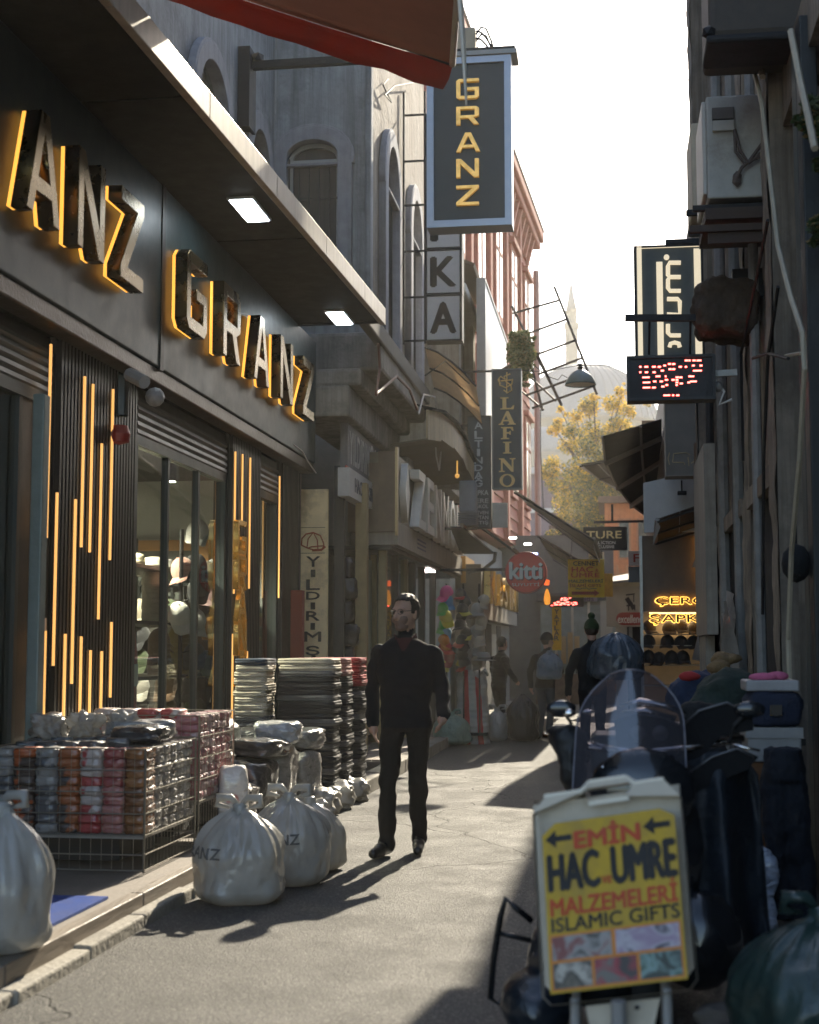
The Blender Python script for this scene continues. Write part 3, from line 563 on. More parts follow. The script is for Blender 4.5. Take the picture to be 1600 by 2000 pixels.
P('back_wall', M('recess_dark', (.02, .02, .02), .9), zs, (-4.3, -4.2, 18.3, 26.3, .1, 2.7))
for yy, mt in ((18.55, 'ochre_frame'), (19.6, 'dark_post'), (20.5, 'ochre_frame'), (21.3, 'dark_post'), (22.4, 'dark_post'), (23.8, 'dark_post')): P('window_post', MATS[mt], zs, (-3.05, -2.95, yy, yy + .12, .13, 2.68))
for ya, yb in ((18.7, 19.6), (19.72, 20.5), (20.62, 21.3)):
    P('pane', glass('shop_glass', (.8, .86, .84), .02, .07), zs, (-3.004, -2.996, ya, yb, .3, 2.68)); P('curtain', M('pale_curtain', (.3, .33, .27), .8, var=.3, scale=2, stretch=(1, 12, .3)), zs, (-3.3, -3.28, ya, yb, .3, 2.6))
for yy in (22.8, 23.3): P('tube_lamp', M('tube_light', (1, .9, .95), .4, var=0, bump=0, emit=(1, .85, .8), estr=6), zs, (-3.1, -2.9, yy, yy + .06, 2.64, 2.67))
P('small_sign', M('gold_sign', (.5, .3, .1), .5), zs, (-2.79, -2.7, 26.35, 28.0, 2.6, 3.1))
text('lettering', 'collection', M('gold_plate', (.75, .5, .16), .25), zs, (-2.698, 26.45, 2.75), EY, EZ, 1.4, .22, bold=.01, shear=.2)
# curved canopy board above the pale letters
bd = M('beige_sheet', (.5, .4, .25), .6, var=.2, streak=.35, bump=.1)
cv = thing('curved_canopy', 'beige sheet canopy with curved edge board and dark roof tiles above the pale letters', 'canopy', (-2.6, 20, 4))
pl_ = [AY(836, 800, 19.6), AY(862, 806, 20.4), AY(886, 826, 21.2), AY(904, 852, 22.0), AY(913, 880, 22.6), AY(926, 905, 22.9)]
for i in range(5):
    p, q = pl_[i], pl_[i + 1]; h = .42 - .03 * i; MB().slab([p, q, q - EZ * h, p - EZ * h], .03).build('edge_board', bd, cv)
    for k in range(4):
        a = p.lerp(q, k / 4); b = p.lerp(q, (k + .85) / 4); MB().slab([a + Vector((.06, 0, .0)), b + Vector((.06, 0, .0)), b + Vector((-.5, .1, .16)), a + Vector((-.5, .1, .16))], .03).build('roof_tile', M('dark_tile', (.03, .028, .026), .8, var=.3), cv)
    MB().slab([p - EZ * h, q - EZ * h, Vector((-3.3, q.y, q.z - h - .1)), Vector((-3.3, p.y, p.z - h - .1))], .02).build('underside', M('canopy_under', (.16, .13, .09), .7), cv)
m = MB(); p = AY(893, 900, 21.3); m.tube([p, p - EZ * .2], .012, 8); m.sphere(p - EZ * .23, .04, 1); m.build('lamp', M('lamp_amber', (.5, .3, .1), .4, emit=(1, .5, .1), estr=.25), cv)
# polycarbonate porch canopy
pc = thing('porch_canopy', 'small arched polycarbonate canopy with iron ribs under the white box letters', 'canopy', (-2.6, 21, 5))
prof = [AY(830, 676, 21.0), AY(856, 686, 21.0), AY(882, 704, 21.0), AY(908, 727, 21.0), AY(930, 752, 21.0)]
m = MB()
for p in prof: m.v += [p, p + Vector((-.05, 1.5, -.34))]
m.f = [(i * 2, i * 2 + 2, i * 2 + 3, i * 2 + 1) for i in range(4)]; m.mi = [0] * 4
o = m.build('sheet', M('polycarbonate', (.62, .5, .36), .4, var=.15, trl=.6), pc, smooth=True); md = o.modifiers.new('t', 'SOLIDIFY'); md.thickness = .01
for dy in (-.02, .74, 1.5): MB().tube([p + Vector((-.05 * dy / 1.5, dy, -.34 * dy / 1.5 - .025)) for p in prof], .016, 6).build('rib', iron, pc)
MB().tube([prof[0] + Vector((0, 0, -.45)), AY(870, 705, 21.0), prof[4] + Vector((-.1, 0, .02))], .012, 5).build('stay', iron, pc)
# ---------------------------------------------------------------- plain beige building and billboard
bb = thing('beige_building', 'narrow beige building with cornice and teal window behind the box letters', 'building', (-2.5, 24, 0))
bw = M('beige_stucco', (.36, .32, .26), .9, var=.25, bump=.3, streak=.5)
P('wall', bw, bb, (-5, -2.62, 22.95, 25.9, 4.0, 7.6)); P('pilaster', bw, bb, (-2.62, -2.45, 22.97, 23.3, 4.0, 7.2)); P('pilaster', bw, bb, (-2.62, -2.45, 25.4, 25.8, 4.0, 7.2))
MB().cbox(-2.75, -2.32, 22.88, 25.9, 7.2, 7.36, .03).build('cornice', M('cornice_pale', (.5, .47, .4), .8, var=.15), bb)
P('window', M('teal_pane', (.03, .1, .13), .25, var=.3), bb, (-2.70, -2.60, 23.35, 25.3, 4.4, 6.8)); P('shutter_frame', M('teal_paint', (.05, .13, .16), .6), bb, (-2.62, -2.58, 24.3, 24.38, 4.4, 6.8))
MB().slab([(-3.2, 22.9, 8.05), (-2.2, 22.9, 7.62), (-2.2, 26, 7.62), (-3.2, 26, 8.05)], .06).build('eaves', M('eaves_brown', (.13, .09, .06), .8, var=.3), bb)
MB().tube([(-2.52, 23.4, 4.0), (-2.52, 23.4, 7.2)], .05, 8).build('downpipe', M('downpipe', (.33, .3, .26), .6), bb)
wb = thing('billboard', 'blank white signboard fixed flat along the facade above the serif sign', 'billboard', (-2.1, 24, 5))
P('panel', M('billboard_white', (.72, .71, .68), .5, var=.06), wb, (-2.2, -2.08, 23.55, 28.6, 4.9, 7.55)); P('frame', M('frame_grey', (.35, .34, .32), .5), wb, (-2.21, -2.06, 23.5, 23.545, 4.88, 7.58), (-2.21, -2.06, 23.545, 28.6, 7.555, 7.6))
# ---------------------------------------------------------------- red timber building
rb = thing('red_building', 'tall red timber-clad building with bracketed cornice along the street', 'building', (-2.4, 32, 0))
redw = M('red_timber', (.33, .095, .06), .85, dirt=(.2, .08, .06), dirt_amt=.6, var=.3, bump=.25, streak=.3, stretch=(1, .2, 3)); redl = M('red_trim', (.38, .13, .085), .8, var=.3, bump=.2, streak=.35)
P('wall', M('red_plaster_wall', (.33, .12, .085), .85, var=.2), rb, (-6, -2.36, 26, 41, 4.0, 13.6))
BAY = [26.1, 29.0, 31.9, 34.8, 37.7, 40.7]
for i in range(5):
    MB().cbox(-2.38, -2.16, BAY[i] - .02, BAY[i] + .3, 4.0, 13.0, .02).build('pilaster', redl, rb)
    z = 4.05
    while z < 12.9:
        m = MB(); m.add([(-2.36, BAY[i] + .3, z), (-2.27, BAY[i] + .3, z), (-2.31, BAY[i] + .3, z + .31), (-2.36, BAY[i] + .3, z + .31), (-2.36, BAY[i + 1] - .02, z), (-2.27, BAY[i + 1] - .02, z), (-2.31, BAY[i + 1] - .02, z + .31), (-2.36, BAY[i + 1] - .02, z + .31)],
                        [(0, 3, 2, 1), (4, 5, 6, 7), (0, 1, 5, 4), (1, 2, 6, 5), (2, 3, 7, 6), (3, 0, 4, 7)]); m.build('plank', redw, rb); z += .32
    yc = (BAY[i] + BAY[i + 1]) / 2 + .15
    for z0 in (5.2, 9.2):
        wdw = P('window', redl, rb, (-2.35, -2.18, yc - .6, yc + .6, z0, z0 + 2.5)); P('pane', wpane, wdw, (-2.19, -2.175, yc - .48, yc + .48, z0 + .12, z0 + 2.38)); P('sash_bar', redl, wdw, (-2.174, -2.16, yc - .03, yc + .03, z0 + .12, z0 + 2.38), (-2.174, -2.16, yc - .48, yc - .03, z0 + 1.6, z0 + 1.66), (-2.174, -2.16, yc + .03, yc + .48, z0 + 1.6, z0 + 1.66))
        MB().cbox(-2.36, -2.08, yc - .72, yc + .72, z0 + 2.5, z0 + 2.66, .02).build('hood', redl, wdw)
    for k in range(4):
        yb = BAY[i] + .2 + k * .72; m = MB(); m.add([(-2.36, yb, 12.3), (-2.22, yb, 12.3), (-2.05, yb, 13.0), (-2.36, yb, 13.0), (-2.36, yb + .16, 12.3), (-2.22, yb + .16, 12.3), (-2.05, yb + .16, 13.0), (-2.36, yb + .16, 13.0)], [(0, 3, 2, 1), (4, 5, 6, 7), (0, 1, 5, 4), (1, 2, 6, 5), (2, 3, 7, 6), (3, 0, 4, 7)]); m.build('cornice_bracket', redl, rb)
MB().cbox(-2.4, -1.98, 25.8, 41.2, 13.0, 13.22, .04).build('cornice', redl, rb); MB().cbox(-2.4, -1.88, 25.7, 41.3, 13.22, 13.5, .04).build('cornice', redl, rb)
MB().tube([(-2.1, 40.9, 4), (-2.1, 40.9, 12.3)], .09, 8).build('downpipe', M('red_pipe', (.33, .2, .17), .6), rb)
MB().slab([(-2.9, 25.7, 14.0), (-1.88, 25.7, 13.52), (-1.88, 41.3, 13.52), (-2.9, 41.3, 14.0)], .05).build('roof_edge', M('eaves_brown', (.13, .09, .06), .8), rb)
P('ground_front', M('front_grey', (.3, .3, .28), .8, var=.25, streak=.3), rb, (-4, -2.5, 28.2, 46, 0, 3.9))

def shear_tree(o, f):                          # the street bends: the red facade stands at a slight angle
    for c in o.children:
        if c.type == 'MESH':
            for v in c.data.vertices: v.co.x += f(v.co.y + 32)
        shear_tree(c, f)
shear_tree(rb, lambda y_: -(41 - y_) * .055 if y_ < 41 else 0.0)
# ================================================================ signs further along the left side
def glyph(s): return s
navy = M('sign_navy', (.035, .055, .07), .5, var=.12, bump=.03); goldp = M('sign_gold_paint', (.62, .46, .2), .45, metal=.2, var=.15); pale_p = M('sign_pale_blue', (.42, .48, .52), .55)
ls = sign('serif_sign', 'tall navy sign with gold serif capitals and monogram hanging by the white billboard', (962, 720, 1018, 955), 22.0, navy, frame=M('frame_teal', (.1, .14, .16), .5), fw=.015, thick=.2)
SER = {'L': [[(0, 0), (.78, 0), (.82, .32), (.76, .32), (.62, .1), (.36, .1), (.36, .9), (.5, .93), (.5, 1), (0, 1), (0, .93), (.13, .9), (.13, .1), (0, .07)]],
       'A': [[(0, 0), (.3, 0), (.3, .06), (.22, .09), (.27, .26), (.56, .26), (.62, .08), (.52, .06), (.52, 0), (.98, 0), (.98, .06), (.9, .09), (.58, 1), (.44, 1), (.1, .09), (0, .06)], [(.3, .35), (.42, .7), (.54, .35)]],
       'F': [[(0, 0), (.52, 0), (.52, .07), (.36, .1), (.36, .46), (.5, .46), (.56, .36), (.62, .36), (.62, .66), (.56, .66), (.5, .56), (.36, .56), (.36, .9), (.6, .9), (.72, .68), (.79, .68), (.76, 1), (0, 1), (0, .93), (.13, .9), (.13, .1), (0, .07)]],
       'I': [[(0, 0), (.5, 0), (.5, .07), (.37, .1), (.37, .9), (.5, .93), (.5, 1), (0, 1), (0, .93), (.13, .9), (.13, .1), (0, .07)]],
       'N': [[(0, 0), (.34, 0), (.34, .06), (.22, .1), (.22, .72), (.74, 0), (.86, 0), (.86, .9), (.98, .94), (.98, 1), (.64, 1), (.64, .94), (.76, .9), (.76, .36), (.3, 1), (0, 1), (0, .94), (.12, .9), (.12, .1), (0, .06)]],
       'O': [[(.5 + .5 * math.cos(i * math.pi / 10), .5 + .52 * math.sin(i * math.pi / 10)) for i in range(20)], [(.5 + .29 * math.cos(i * math.pi / 10), .5 + .43 * math.sin(i * math.pi / 10)) for i in range(20)]]}
for ch, ya, yb in (('L', 776, 800), ('A', 803, 830), ('F', 834, 858), ('I', 863, 886), ('N', 895, 922), ('O', 926, 951)):
    wpx = {'L': 27, 'A': 33, 'F': 24, 'I': 16, 'N': 32, 'O': 30}[ch]; a0, a1, c0, c1 = rect(991 - wpx / 2, ya, 991 + wpx / 2, yb, 22.0); mw = max(p[0] for p in SER[ch][0])
    outline('letter', sc(SER[ch], (a1 - a0) / mw, c1 - c0), (a0, 21.985, c0), EX, EZ, .02, goldp, ls)
m = MB()
for pts in (((997, 730), (985, 735), (988, 745), (998, 752), (1000, 762), (992, 767), (984, 762)), ((975, 738), (976, 752), (988, 757), (1000, 750), (1001, 740)), ((990, 727), (990, 768)), ((978, 744), (999, 742)), ((985, 740), (978, 735), (973, 742), (978, 750))): m.tube([AY(x, y_, 21.985) for x, y_ in pts], .011, 5)
m.build('monogram', goldp, ls)
MB().bar((-2.6, 22.1, 5.72), (-1.45, 22.1, 5.72), .03).build('bracket', iron, ls)
ts = sign('hat_list_sign', 'dark blue upright sign listing hats and scarves in pale letters behind the serif sign', (914, 812, 959, 1032), 23.0, M('sign_blue_dark', (.03, .05, .068), .5), frame=iron, fw=.012, thick=.14)
for ch, ya, yb in (('A', 824, 838), ('L', 842, 857), ('T', 860, 874), ('I', 877, 891), ('N', 893, 906), ('D', 908, 920), ('A', 922, 935), ('Ğ', 933, 951)):
    wpx = 5 if ch == 'I' else 15; a0, a1, c0, c1 = rect(935 - wpx / 2, ya, 935 + wpx / 2, yb, 23); text('letter', ch, pale_p, ts, (a0, 22.985, c0), EX, EZ, a1 - a0, c1 - c0, bold=.03)
for s_, x0p, ya, yb in (('ŞAPKA', 919, 957, 970), ('BERE', 922, 974, 983), ('KAŞKOL', 918, 985, 995), ('ELDİVEN', 917, 996, 1005), ('TOPTAN', 918, 1007, 1015), ('SATIŞ', 921, 1017, 1026)):
    a0, a1, c0, c1 = rect(x0p, ya, 954, yb, 23); text('lettering', s_, pale_p, ts, (a0, 22.985, c0), EX, EZ, a1 - a0, c1 - c0, bold=.02)
MB().bar((-2.62, 23.07, 5.02), (-1.95, 23.07, 5.02), .035).build('bracket', iron, ts)
ps = sign('blank_sign', 'small blank pale sign below the serif sign', (960, 982, 991, 1030), 23.6, M('sign_pale', (.38, .42, .43), .6), thick=.08)
MB().bar((-2.6, 23.64, 3.79), (-1.75, 23.64, 3.79), .03).build('bracket', iron, ps)
# split air conditioner by the pale letters
ac = thing('air_conditioner', 'bluish outdoor air conditioner unit beside the end of the pale letters', 'air conditioner', (-2.5, 23.4, 3.2))
x0, x1, z0, z1 = rect(897, 938, 928, 1000, 22.6); MB().cbox(x0, x1, 22.6, 23.3, z0, z1, .02).build('casing', M('ac_blue_white', (.28, .33, .38), .5, var=.15), ac)
for k in range(6): P('slat', M('ac_slat', (.2, .24, .28), .5), ac, (x0 - .02, x1 + .02, 22.58, 23.32, z0 - .03 - k * .035, z0 - .012 - k * .035))
MB().bar((-2.9, 22.9, z0 - .24), (x1, 22.9, z0 - .24), .04).build('bracket', iron, ac)
# ---------------------------------------------------------------- big grey awning and the one behind it
greyc = M('grey_awning_cloth', (.2, .175, .15), .85, var=.18, bump=.15, trl=.12, streak=.25)
def slope_awning(label, pts, strips=4, mat=greyc):
    a, b, c, d = [Vector(p) for p in pts]     # near inner, near outer, far outer, far inner
    t = thing('awning', label, 'awning', tuple(a))
    for k in range(strips):
        u0, u1 = k / strips, (k + .97) / strips
        m = MB(); n = 6; vs = []
        for i in range(n + 1):
            for u in (u0, u1): p = a.lerp(b, u).lerp(d.lerp(c, u), i / n) + Vector((0, 0, -.03 * math.sin(math.pi * i / n))); vs.append(p)
        m.add(vs, [(i * 2, i * 2 + 1, i * 2 + 3, i * 2 + 2) for i in range(n)])
        o = m.build('cloth_panel', mat, t); md = o.modifiers.new('t', 'SOLIDIFY'); md.thickness = .012
    MB().tube([b, c], .03, 8).build('front_bar', M('awning_bar', (.3, .28, .25), .5, metal=.4), t)
    for p, q in ((a, b), (a.lerp(d, .5), b.lerp(c, .5)), (d, c)): MB().bar(p - EZ * .035, q - EZ * .035, .03).build('arm', iron, t)
    return t
t = slope_awning('grey fabric awning sloping out below the serif sign', [AY(1004, 958, 23.5), AY(1160, 1052, 23.5), AY(1176, 1095, 28.5), AY(1050, 1000, 28.5)])
m = MB(); pA, pB, pC = AY(1160, 1052, 23.5), AY(1176, 1095, 28.5), AY(1004, 958, 23.5); m.slab([pA, pB, pB - EZ * .16, pA - EZ * .16], .01); m.build('valance', greyc, t)
slope_awning('darker second awning beyond the round red sign', [AY(1050, 1045, 29.0), AY(1150, 1105, 29), AY(1160, 1140, 34), AY(1080, 1090, 34)])
slope_awning('dark low canopy above the cap stand', [AY(915, 1010, 24), AY(1000, 1070, 24), AY(1062, 1120, 31), AY(1015, 1080, 31)], 3, M('canopy_dark', (.05, .05, .048), .7))
m = MB(); t2 = thing('canopy_edge', 'pale sheet canopy edge with gutter above the cap stand', 'canopy', (-2.4, 23, 2.7))
MB().slab([AY(905, 1022, 22.5), AY(945, 1060, 25), AY(945, 1070, 25), AY(905, 1032, 22.5)], .05).build('edge_board', M('edge_pale', (.42, .38, .3), .6, var=.2), t2); MB().slab([AY(905, 1032, 22.5), AY(965, 1082, 25.5), AY(900, 1082, 25.5), AY(880, 1032, 22.5)], .03).build('sheet', M('canopy_dark', (.05, .05, .048), .7), t2)
MB().tube([AY(968, 1078, 25.4), AY(966, 1095, 25.4), AY(945, 1112, 25.4), AY(915, 1118, 25.4)], .035, 8).build('gutter_pipe', M('zinc', (.22, .23, .23), .5, metal=.5), t2)
# ceiling downlights under the canopy, one blue
for px, py, cc in ((1002, 1049, (1, .95, .85)), (1031, 1061, (1, .95, .85)), (1043, 1080, (.25, .35, 1))):
    p = AY(px, py, 27.5); m = MB(); m.lathe([(0, -.03), (.07, -.03), (.07, 0), (0, 0)], p, 12, cap=False); o = m.build('downlight', M('down_%d' % px, cc, .4, var=0, bump=0, emit=cc, estr=6)); tag(o, {1002: 'white round downlight under the dark canopy, nearer one', 1031: 'white round downlight just before the blue lamp', 1043: 'small blue lamp under the dark canopy'}[px], 'lamp')
# ---------------------------------------------------------------- fascia with gold upright letters, round red sign
gf = thing('gold_letter_shop', 'grey shop fascia with gold upright letters left of the round red sign', 'shop', (-2.3, 26, 2))
P('fascia', M('fascia_grey', (.19, .18, .16), .6, var=.2), gf, (-2.9, -2.42, 26.4, 36, 2.25, 2.95)); P('lower_band', M('fascia_pale', (.38, .34, .28), .6), gf, (-2.9, -2.40, 26.4, 36, 1.95, 2.245))
for k, ch in enumerate('KIDSTAN'): text('letter', ch, M('brass', (.5, .36, .15), .3, metal=.8), gf, (-2.42, 27.0 + k * 1.2, 2.28), EY, EZ, .8 if ch != 'I' else .2, .62, bold=.02, depth=.12)
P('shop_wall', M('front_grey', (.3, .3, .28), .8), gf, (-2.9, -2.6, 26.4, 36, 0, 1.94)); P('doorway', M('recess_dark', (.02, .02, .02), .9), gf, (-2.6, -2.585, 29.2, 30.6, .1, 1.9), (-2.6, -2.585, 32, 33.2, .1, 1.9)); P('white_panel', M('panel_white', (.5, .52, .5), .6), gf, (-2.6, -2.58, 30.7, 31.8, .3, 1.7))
rs = thing('round_sign', 'round red sign with white rounded letters above the street', 'sign', tuple(AY(1030, 1156, 21.5)))
cpt = AY(1027, 1118, 21.5); rr = 39 / FPX * 21.5 * 1.0
me = loops_mesh([[(rr * math.cos(i * math.pi / 24), rr * math.sin(i * math.pi / 24)) for i in range(48)]], .14, .015); place(me, cpt - worldloc(rs) + EY * .09, EX, EZ); link('disc', me, M('sign_coral', (.62, .075, .05), .45, var=.1), rs)
me = loops_mesh([[((rr + .012) * math.cos(i * math.pi / 24), (rr + .012) * math.sin(i * math.pi / 24)) for i in range(48)], [((rr - .004) * math.cos(i * math.pi / 24), (rr - .004) * math.sin(i * math.pi / 24)) for i in range(48)]], .17); place(me, cpt - worldloc(rs) + EY * .09, EX, EZ); link('rim', me, M('sign_rim', (.3, .04, .03), .4), rs)
for s_, r_ in (('kitti', (996, 1098, 1058, 1131)),):
    a0, a1, c0, c1 = rect(*r_, 21.5); text('lettering', s_, M('letter_dark', (.05, .03, .03), .5), rs, (a0 + .012, 21.495, c0 - .012), EX, EZ, a1 - a0, c1 - c0, bold=.05); text('lettering', s_, white_p, rs, (a0, 21.488, c0), EX, EZ, a1 - a0, c1 - c0, bold=.04)
a0, a1, c0, c1 = rect(1000, 1137, 1054, 1145, 21.5); text('lettering', 'SUYUTTİ', white_p, rs, (a0, 21.495, c0), EX, EZ, a1 - a0, c1 - c0, bold=.0)
MB().bar((-2.6, 21.6, cpt.z + .05), (cpt.x - rr + .01, 21.6, cpt.z + .05), .04).build('bracket', iron, rs)
# ---------------------------------------------------------------- small signs at the end of the street
yel = M('sign_yellow', (.85, .58, .05), .6, var=.12); dred = M('ink_dark_red', (.3, .03, .015), .6); orr = M('ink_orange_red', (.62, .1, .02), .6); dgr = M('ink_dark_green', (.03, .06, .05), .6)
def ln(s_, *r, mat=black_p, **k): return (s_, r, mat, k)
hc = sign('pilgrim_sign', 'yellow hanging sign with red and black lettering and a red arrow', (1110, 1092, 1180, 1167), 27.0, yel, thick=.05, lines=[ln('CENNET', 1120, 1096, 1170, 1105), ln('HAC', 1117, 1107, 1158, 1118, mat=orr, bold=.04), ln('&', 1163, 1111, 1169, 1117, mat=orr),
     ln('UMRE', 1116, 1119, 1171, 1128, mat=orr, bold=.04), ln('MALZEMELERİ', 1111, 1130, 1178, 1138, mat=dgr), ln('İSLAMİ GIFTS', 1113, 1139, 1174, 1147, mat=dred)])
m = MB(); m.tube([AY(x, y_, 26.99) for x, y_ in ((1124, 1151), (1128, 1149), (1132, 1151), (1138, 1149), (1141, 1150), (1146, 1148), (1150, 1151), (1158, 1149), (1166, 1150))], .008, 4); m.build('script_lettering', dgr, hc)
outline('arrow', [[(0, .03), (.42, .03), (.42, 0), (.52, .06), (.42, .12), (.42, .09), (0, .09)]], AY(1117, 1165, 26.99), EX, EZ, .006, dred, hc)
MB().tube([AY(1115, 1092, 27), AY(1118, 1050, 27)], .008, 5).build('wire', iron, hc); MB().tube([AY(1176, 1092, 27), AY(1172, 1040, 27)], .008, 5).build('wire', iron, hc)
sign('yellow_sign', 'edge of an older orange yellow sign behind the yellow pilgrim sign', (1150, 1120, 1197, 1166), 28.5, M('sign_ochre', (.5, .3, .06), .6, var=.3, scale=14), thick=.05)
sign('paper_sign', 'small cream sign above the yellow pilgrim sign', (1150, 1078, 1180, 1092), 29.0, M('sign_cream', (.66, .56, .33), .6), thick=.04, lines=[ln('EMELERİ', 1152, 1085, 1177, 1091, mat=black_p), ln('UMRE', 1153, 1078, 1177, 1083, mat=black_p)])
us = sign('black_sign', 'black projecting sign with gold and white letters at the end of the street', (1140, 1028, 1225, 1075), 30.0, black_p, thick=.12, lines=[ln('TURE', 1146, 1037, 1214, 1052, mat=M('letter_gilt', (.62, .5, .25), .4, metal=.3)), ln('COLLECTION', 1152, 1057, 1202, 1063, mat=white_p), ln('EXCLUSIVE', 1158, 1065, 1200, 1071, mat=white_p)])
MB().bar(AY(1160, 1020, 30.05), AY(1262, 1018, 30.05), .05).build('bracket', iron, us); MB().bar(AY(1196, 985, 30.05), AY(1196, 1020, 30.05), .05).build('bracket', iron, us)
def dots(nm, label, r, Y, rows, parent_cat='sign', dot=.018, thick=.1, par=None):
    s = sign(nm, label, r, Y, M('led_black', (.012, .013, .014), .5), frame=M('led_frame', (.03, .03, .03), .5), fw=.02, thick=thick)
    m = MB()
    for (xa, xb, yy, hh) in rows:
        a = AY(xa, yy + hh / 2, Y); b = AY(xb, yy - hh / 2, Y); m.box(a.x, b.x, Y - .004, Y - .001, a.z, b.z)
    o = m.build('led_text', M('led_red', (1, .1, .08), .4, var=0, bump=0, emit=(1, .09, .07), estr=5), s); o['kind'] = 'stuff'
    return s
rows = []
for k, (xa, xb, yy) in enumerate(((1096, 1100, 1169), (1102, 1106, 1168), (1108, 1110, 1170), (1112, 1115, 1168), (1095, 1098, 1172), (1101, 1108, 1172), (1082, 1086, 1178), (1088, 1093, 1176), (1095, 1103, 1178), (1105, 1112, 1176), (1115, 1118, 1178), (1120, 1127, 1177), (1083, 1090, 1181), (1092, 1098, 1181), (1101, 1106, 1180), (1108, 1113, 1181), (1118, 1122, 1181), (1124, 1128, 1180), (1076, 1081, 1183))): rows.append((xa, xb, yy, 2.0))
dots('led_sign', 'small black LED sign with glowing red text near the yellow signs', (1073, 1164, 1140, 1185), 30.0, rows)
sign('violet_sign', 'white sign strip with violet lettering below the yellow pilgrim sign', (1128, 1164, 1166, 1175), 31.0, M('sign_lilac', (.42, .38, .45), .6), thick=.05, lines=[ln('Kids', 1131, 1165, 1160, 1174, mat=M('ink_violet', (.1, .04, .16), .6))])
fy = sign('price_sign', 'narrow yellow upright sign with dark letters at the end of the street', (1079, 1185, 1096, 1270), 30.5, yel, thick=.05)
for ch, yy in zip('FİYATLAR', (1172, 1183, 1194, 1205, 1216, 1226, 1236, 1246)):
    if yy < 1185: continue
    a0, a1, c0, c1 = rect(1083, yy - 4, 1092, yy + 5, 30.5); text('letter', ch, M('ink_slate', (.04, .05, .09), .6), fy, (a0, 30.49, c0), EX, EZ, a1 - a0, c1 - c0, bold=.02)
m = MB(); p = AY(1069, 1182, 29.5); m.lathe([(.0, 0), (.05, .02), (.07, .12), (.05, .24), (.02, .32), (0, .34)], p, 10); o = m.build('flame_lamp', M('flame', (1, .4, .05), .5, var=.4, scale=9, emit=(1, .38, .04), estr=.3)); tag(o, 'orange flame-like lamp beside the small LED sign', 'lamp')
m = MB(); p = AY(1068, 1143, 29.5); m.lathe([(.0, 0), (.05, 0), (.06, .1), (0, .12)], p, 10); o = m.build('warning_light', M('amber_red', (1, .15, .03), .5, var=0, emit=(1, .13, .02), estr=.5)); tag(o, 'small orange red beacon above the flame lamp', 'lamp')
# end-of-street buildings
eb = thing('end_shop', 'glass shop front with grey frames closing the end of the street', 'shop', (-.9, 37, 0))
x0, x1, _, _ = rect(1050, 1200, 1200, 1400, 37.0)
P('wall', M('end_wall', (.12, .115, .11), .8, var=.2), eb, (x0 - 1, x1, 37.1, 37.4, 0, 4.3))
for k in range(5):
    xa = x0 + .1 + k * .42; P('pane', M('end_glass', (.16, .2, .2), .15, var=.4, scale=3), eb, (xa, xa + .36, 37.02, 37.06, .5, 2.5)); P('mullion', M('mullion_pale', (.42, .4, .34), .5), eb, (xa + .36, xa + .42, 36.98, 37.08, .2, 2.6))
P('shutter', M('shutter_pale', (.3, .3, .27), .6), eb, (x1 - .35, x1 - .05, 36.95, 37.08, .1, 2.6)); P('beam', M('beam_dark', (.06, .06, .06), .6), eb, (x0, x1, 36.9, 37.1, 2.6, 2.8))
for k in range(14): P('rail', iron, eb, (x0 + 1.0 + k * .09, x0 + 1.02 + k * .09, 36.7, 36.72, .2, 1.15))
P('goods_counter', M('counter', (.14, .1, .08), .8, var=.5, scale=5), eb, (x0, x1, 36.3, 36.6, 0, .75))
for k in range(3): P('cardboard_panel', M('cardboard', (.36, .25, .12), .9), eb, (x0 + .62 + k * .17, x0 + .75 + k * .17, 36.85, 36.9, 1.0, 1.7 + .1 * (k % 2)))
xs = thing('cream_shop', 'cream shop front with red oval sign and chair emblem at the end of the street', 'shop', (.2, 34, 0))
a0, a1, c0, c1 = rect(1185, 1145, 1275, 1224, 33.0); P('fascia', M('fascia_cream', (.55, .49, .38), .6, var=.1), xs, (a0, a1, 33, 33.3, c0, c1)); P('fascia_top', M('fascia_top', (.6, .52, .36), .6), xs, (a0 - .02, a1, 32.95, 33.3, c1, c1 + .12))
q = AY(1204, 1221, 33); q2 = AY(1262, 1196, 33); hw = (q2.z - q.z) / 2
ov = [(hw + hw * math.cos(math.pi / 2 + i * math.pi / 10), hw + hw * math.sin(math.pi / 2 + i * math.pi / 10)) for i in range(11)] + [(1.0, 0), (1.0, 2 * hw)]
outline('oval', [ov], (q.x, 32.98, q.z), EX, EZ, .03, M('oval_red', (.4, .05, .03), .5), xs); b0, b1, d0, d1 = rect(1207, 1201, 1258, 1217, 33); text('lettering', 'excellence', M('letter_cream', (.66, .6, .5), .45), xs, (b0, 32.962, d0), EX, EZ, b1 - b0 + .02, d1 - d0, bold=.02, shear=.12)
m = MB()
for (xa, ya, xb, yb, th) in ((1223, 1162, 1240, 1160, .03), (1224, 1168, 1232, 1180, .1), (1232, 1178, 1238, 1190, .08), (1228, 1183, 1228, 1193, .025), (1240, 1182, 1240, 1192, .025), (1224, 1183, 1240, 1182, .03), (1238, 1161, 1238, 1176, .02)): m.bar(AY(xa, ya, 32.97), AY(xb, yb, 32.97), th, .02, up=(0, 1, 0))
m.build('emblem', M('emblem_brown', (.06, .045, .04), .6), xs)
P('pillar', M('pillar_cream', (.5, .45, .36), .7, var=.15), xs, (a0 + .2, a0 + .46, 33.05, 33.3, 0, c0)); P('doorway', M('recess_dark', (.02, .02, .02), .9), xs, (a0 + .46, a1, 33.25, 33.3, 0, c0)); P('door_frame', M('shutter_pale', (.3, .3, .27), .6), xs, (a0 + .5, a0 + .58, 33.1, 33.2, 0, c0), (a0 + .8, a0 + .86, 33.1, 33.2, 0, c0))
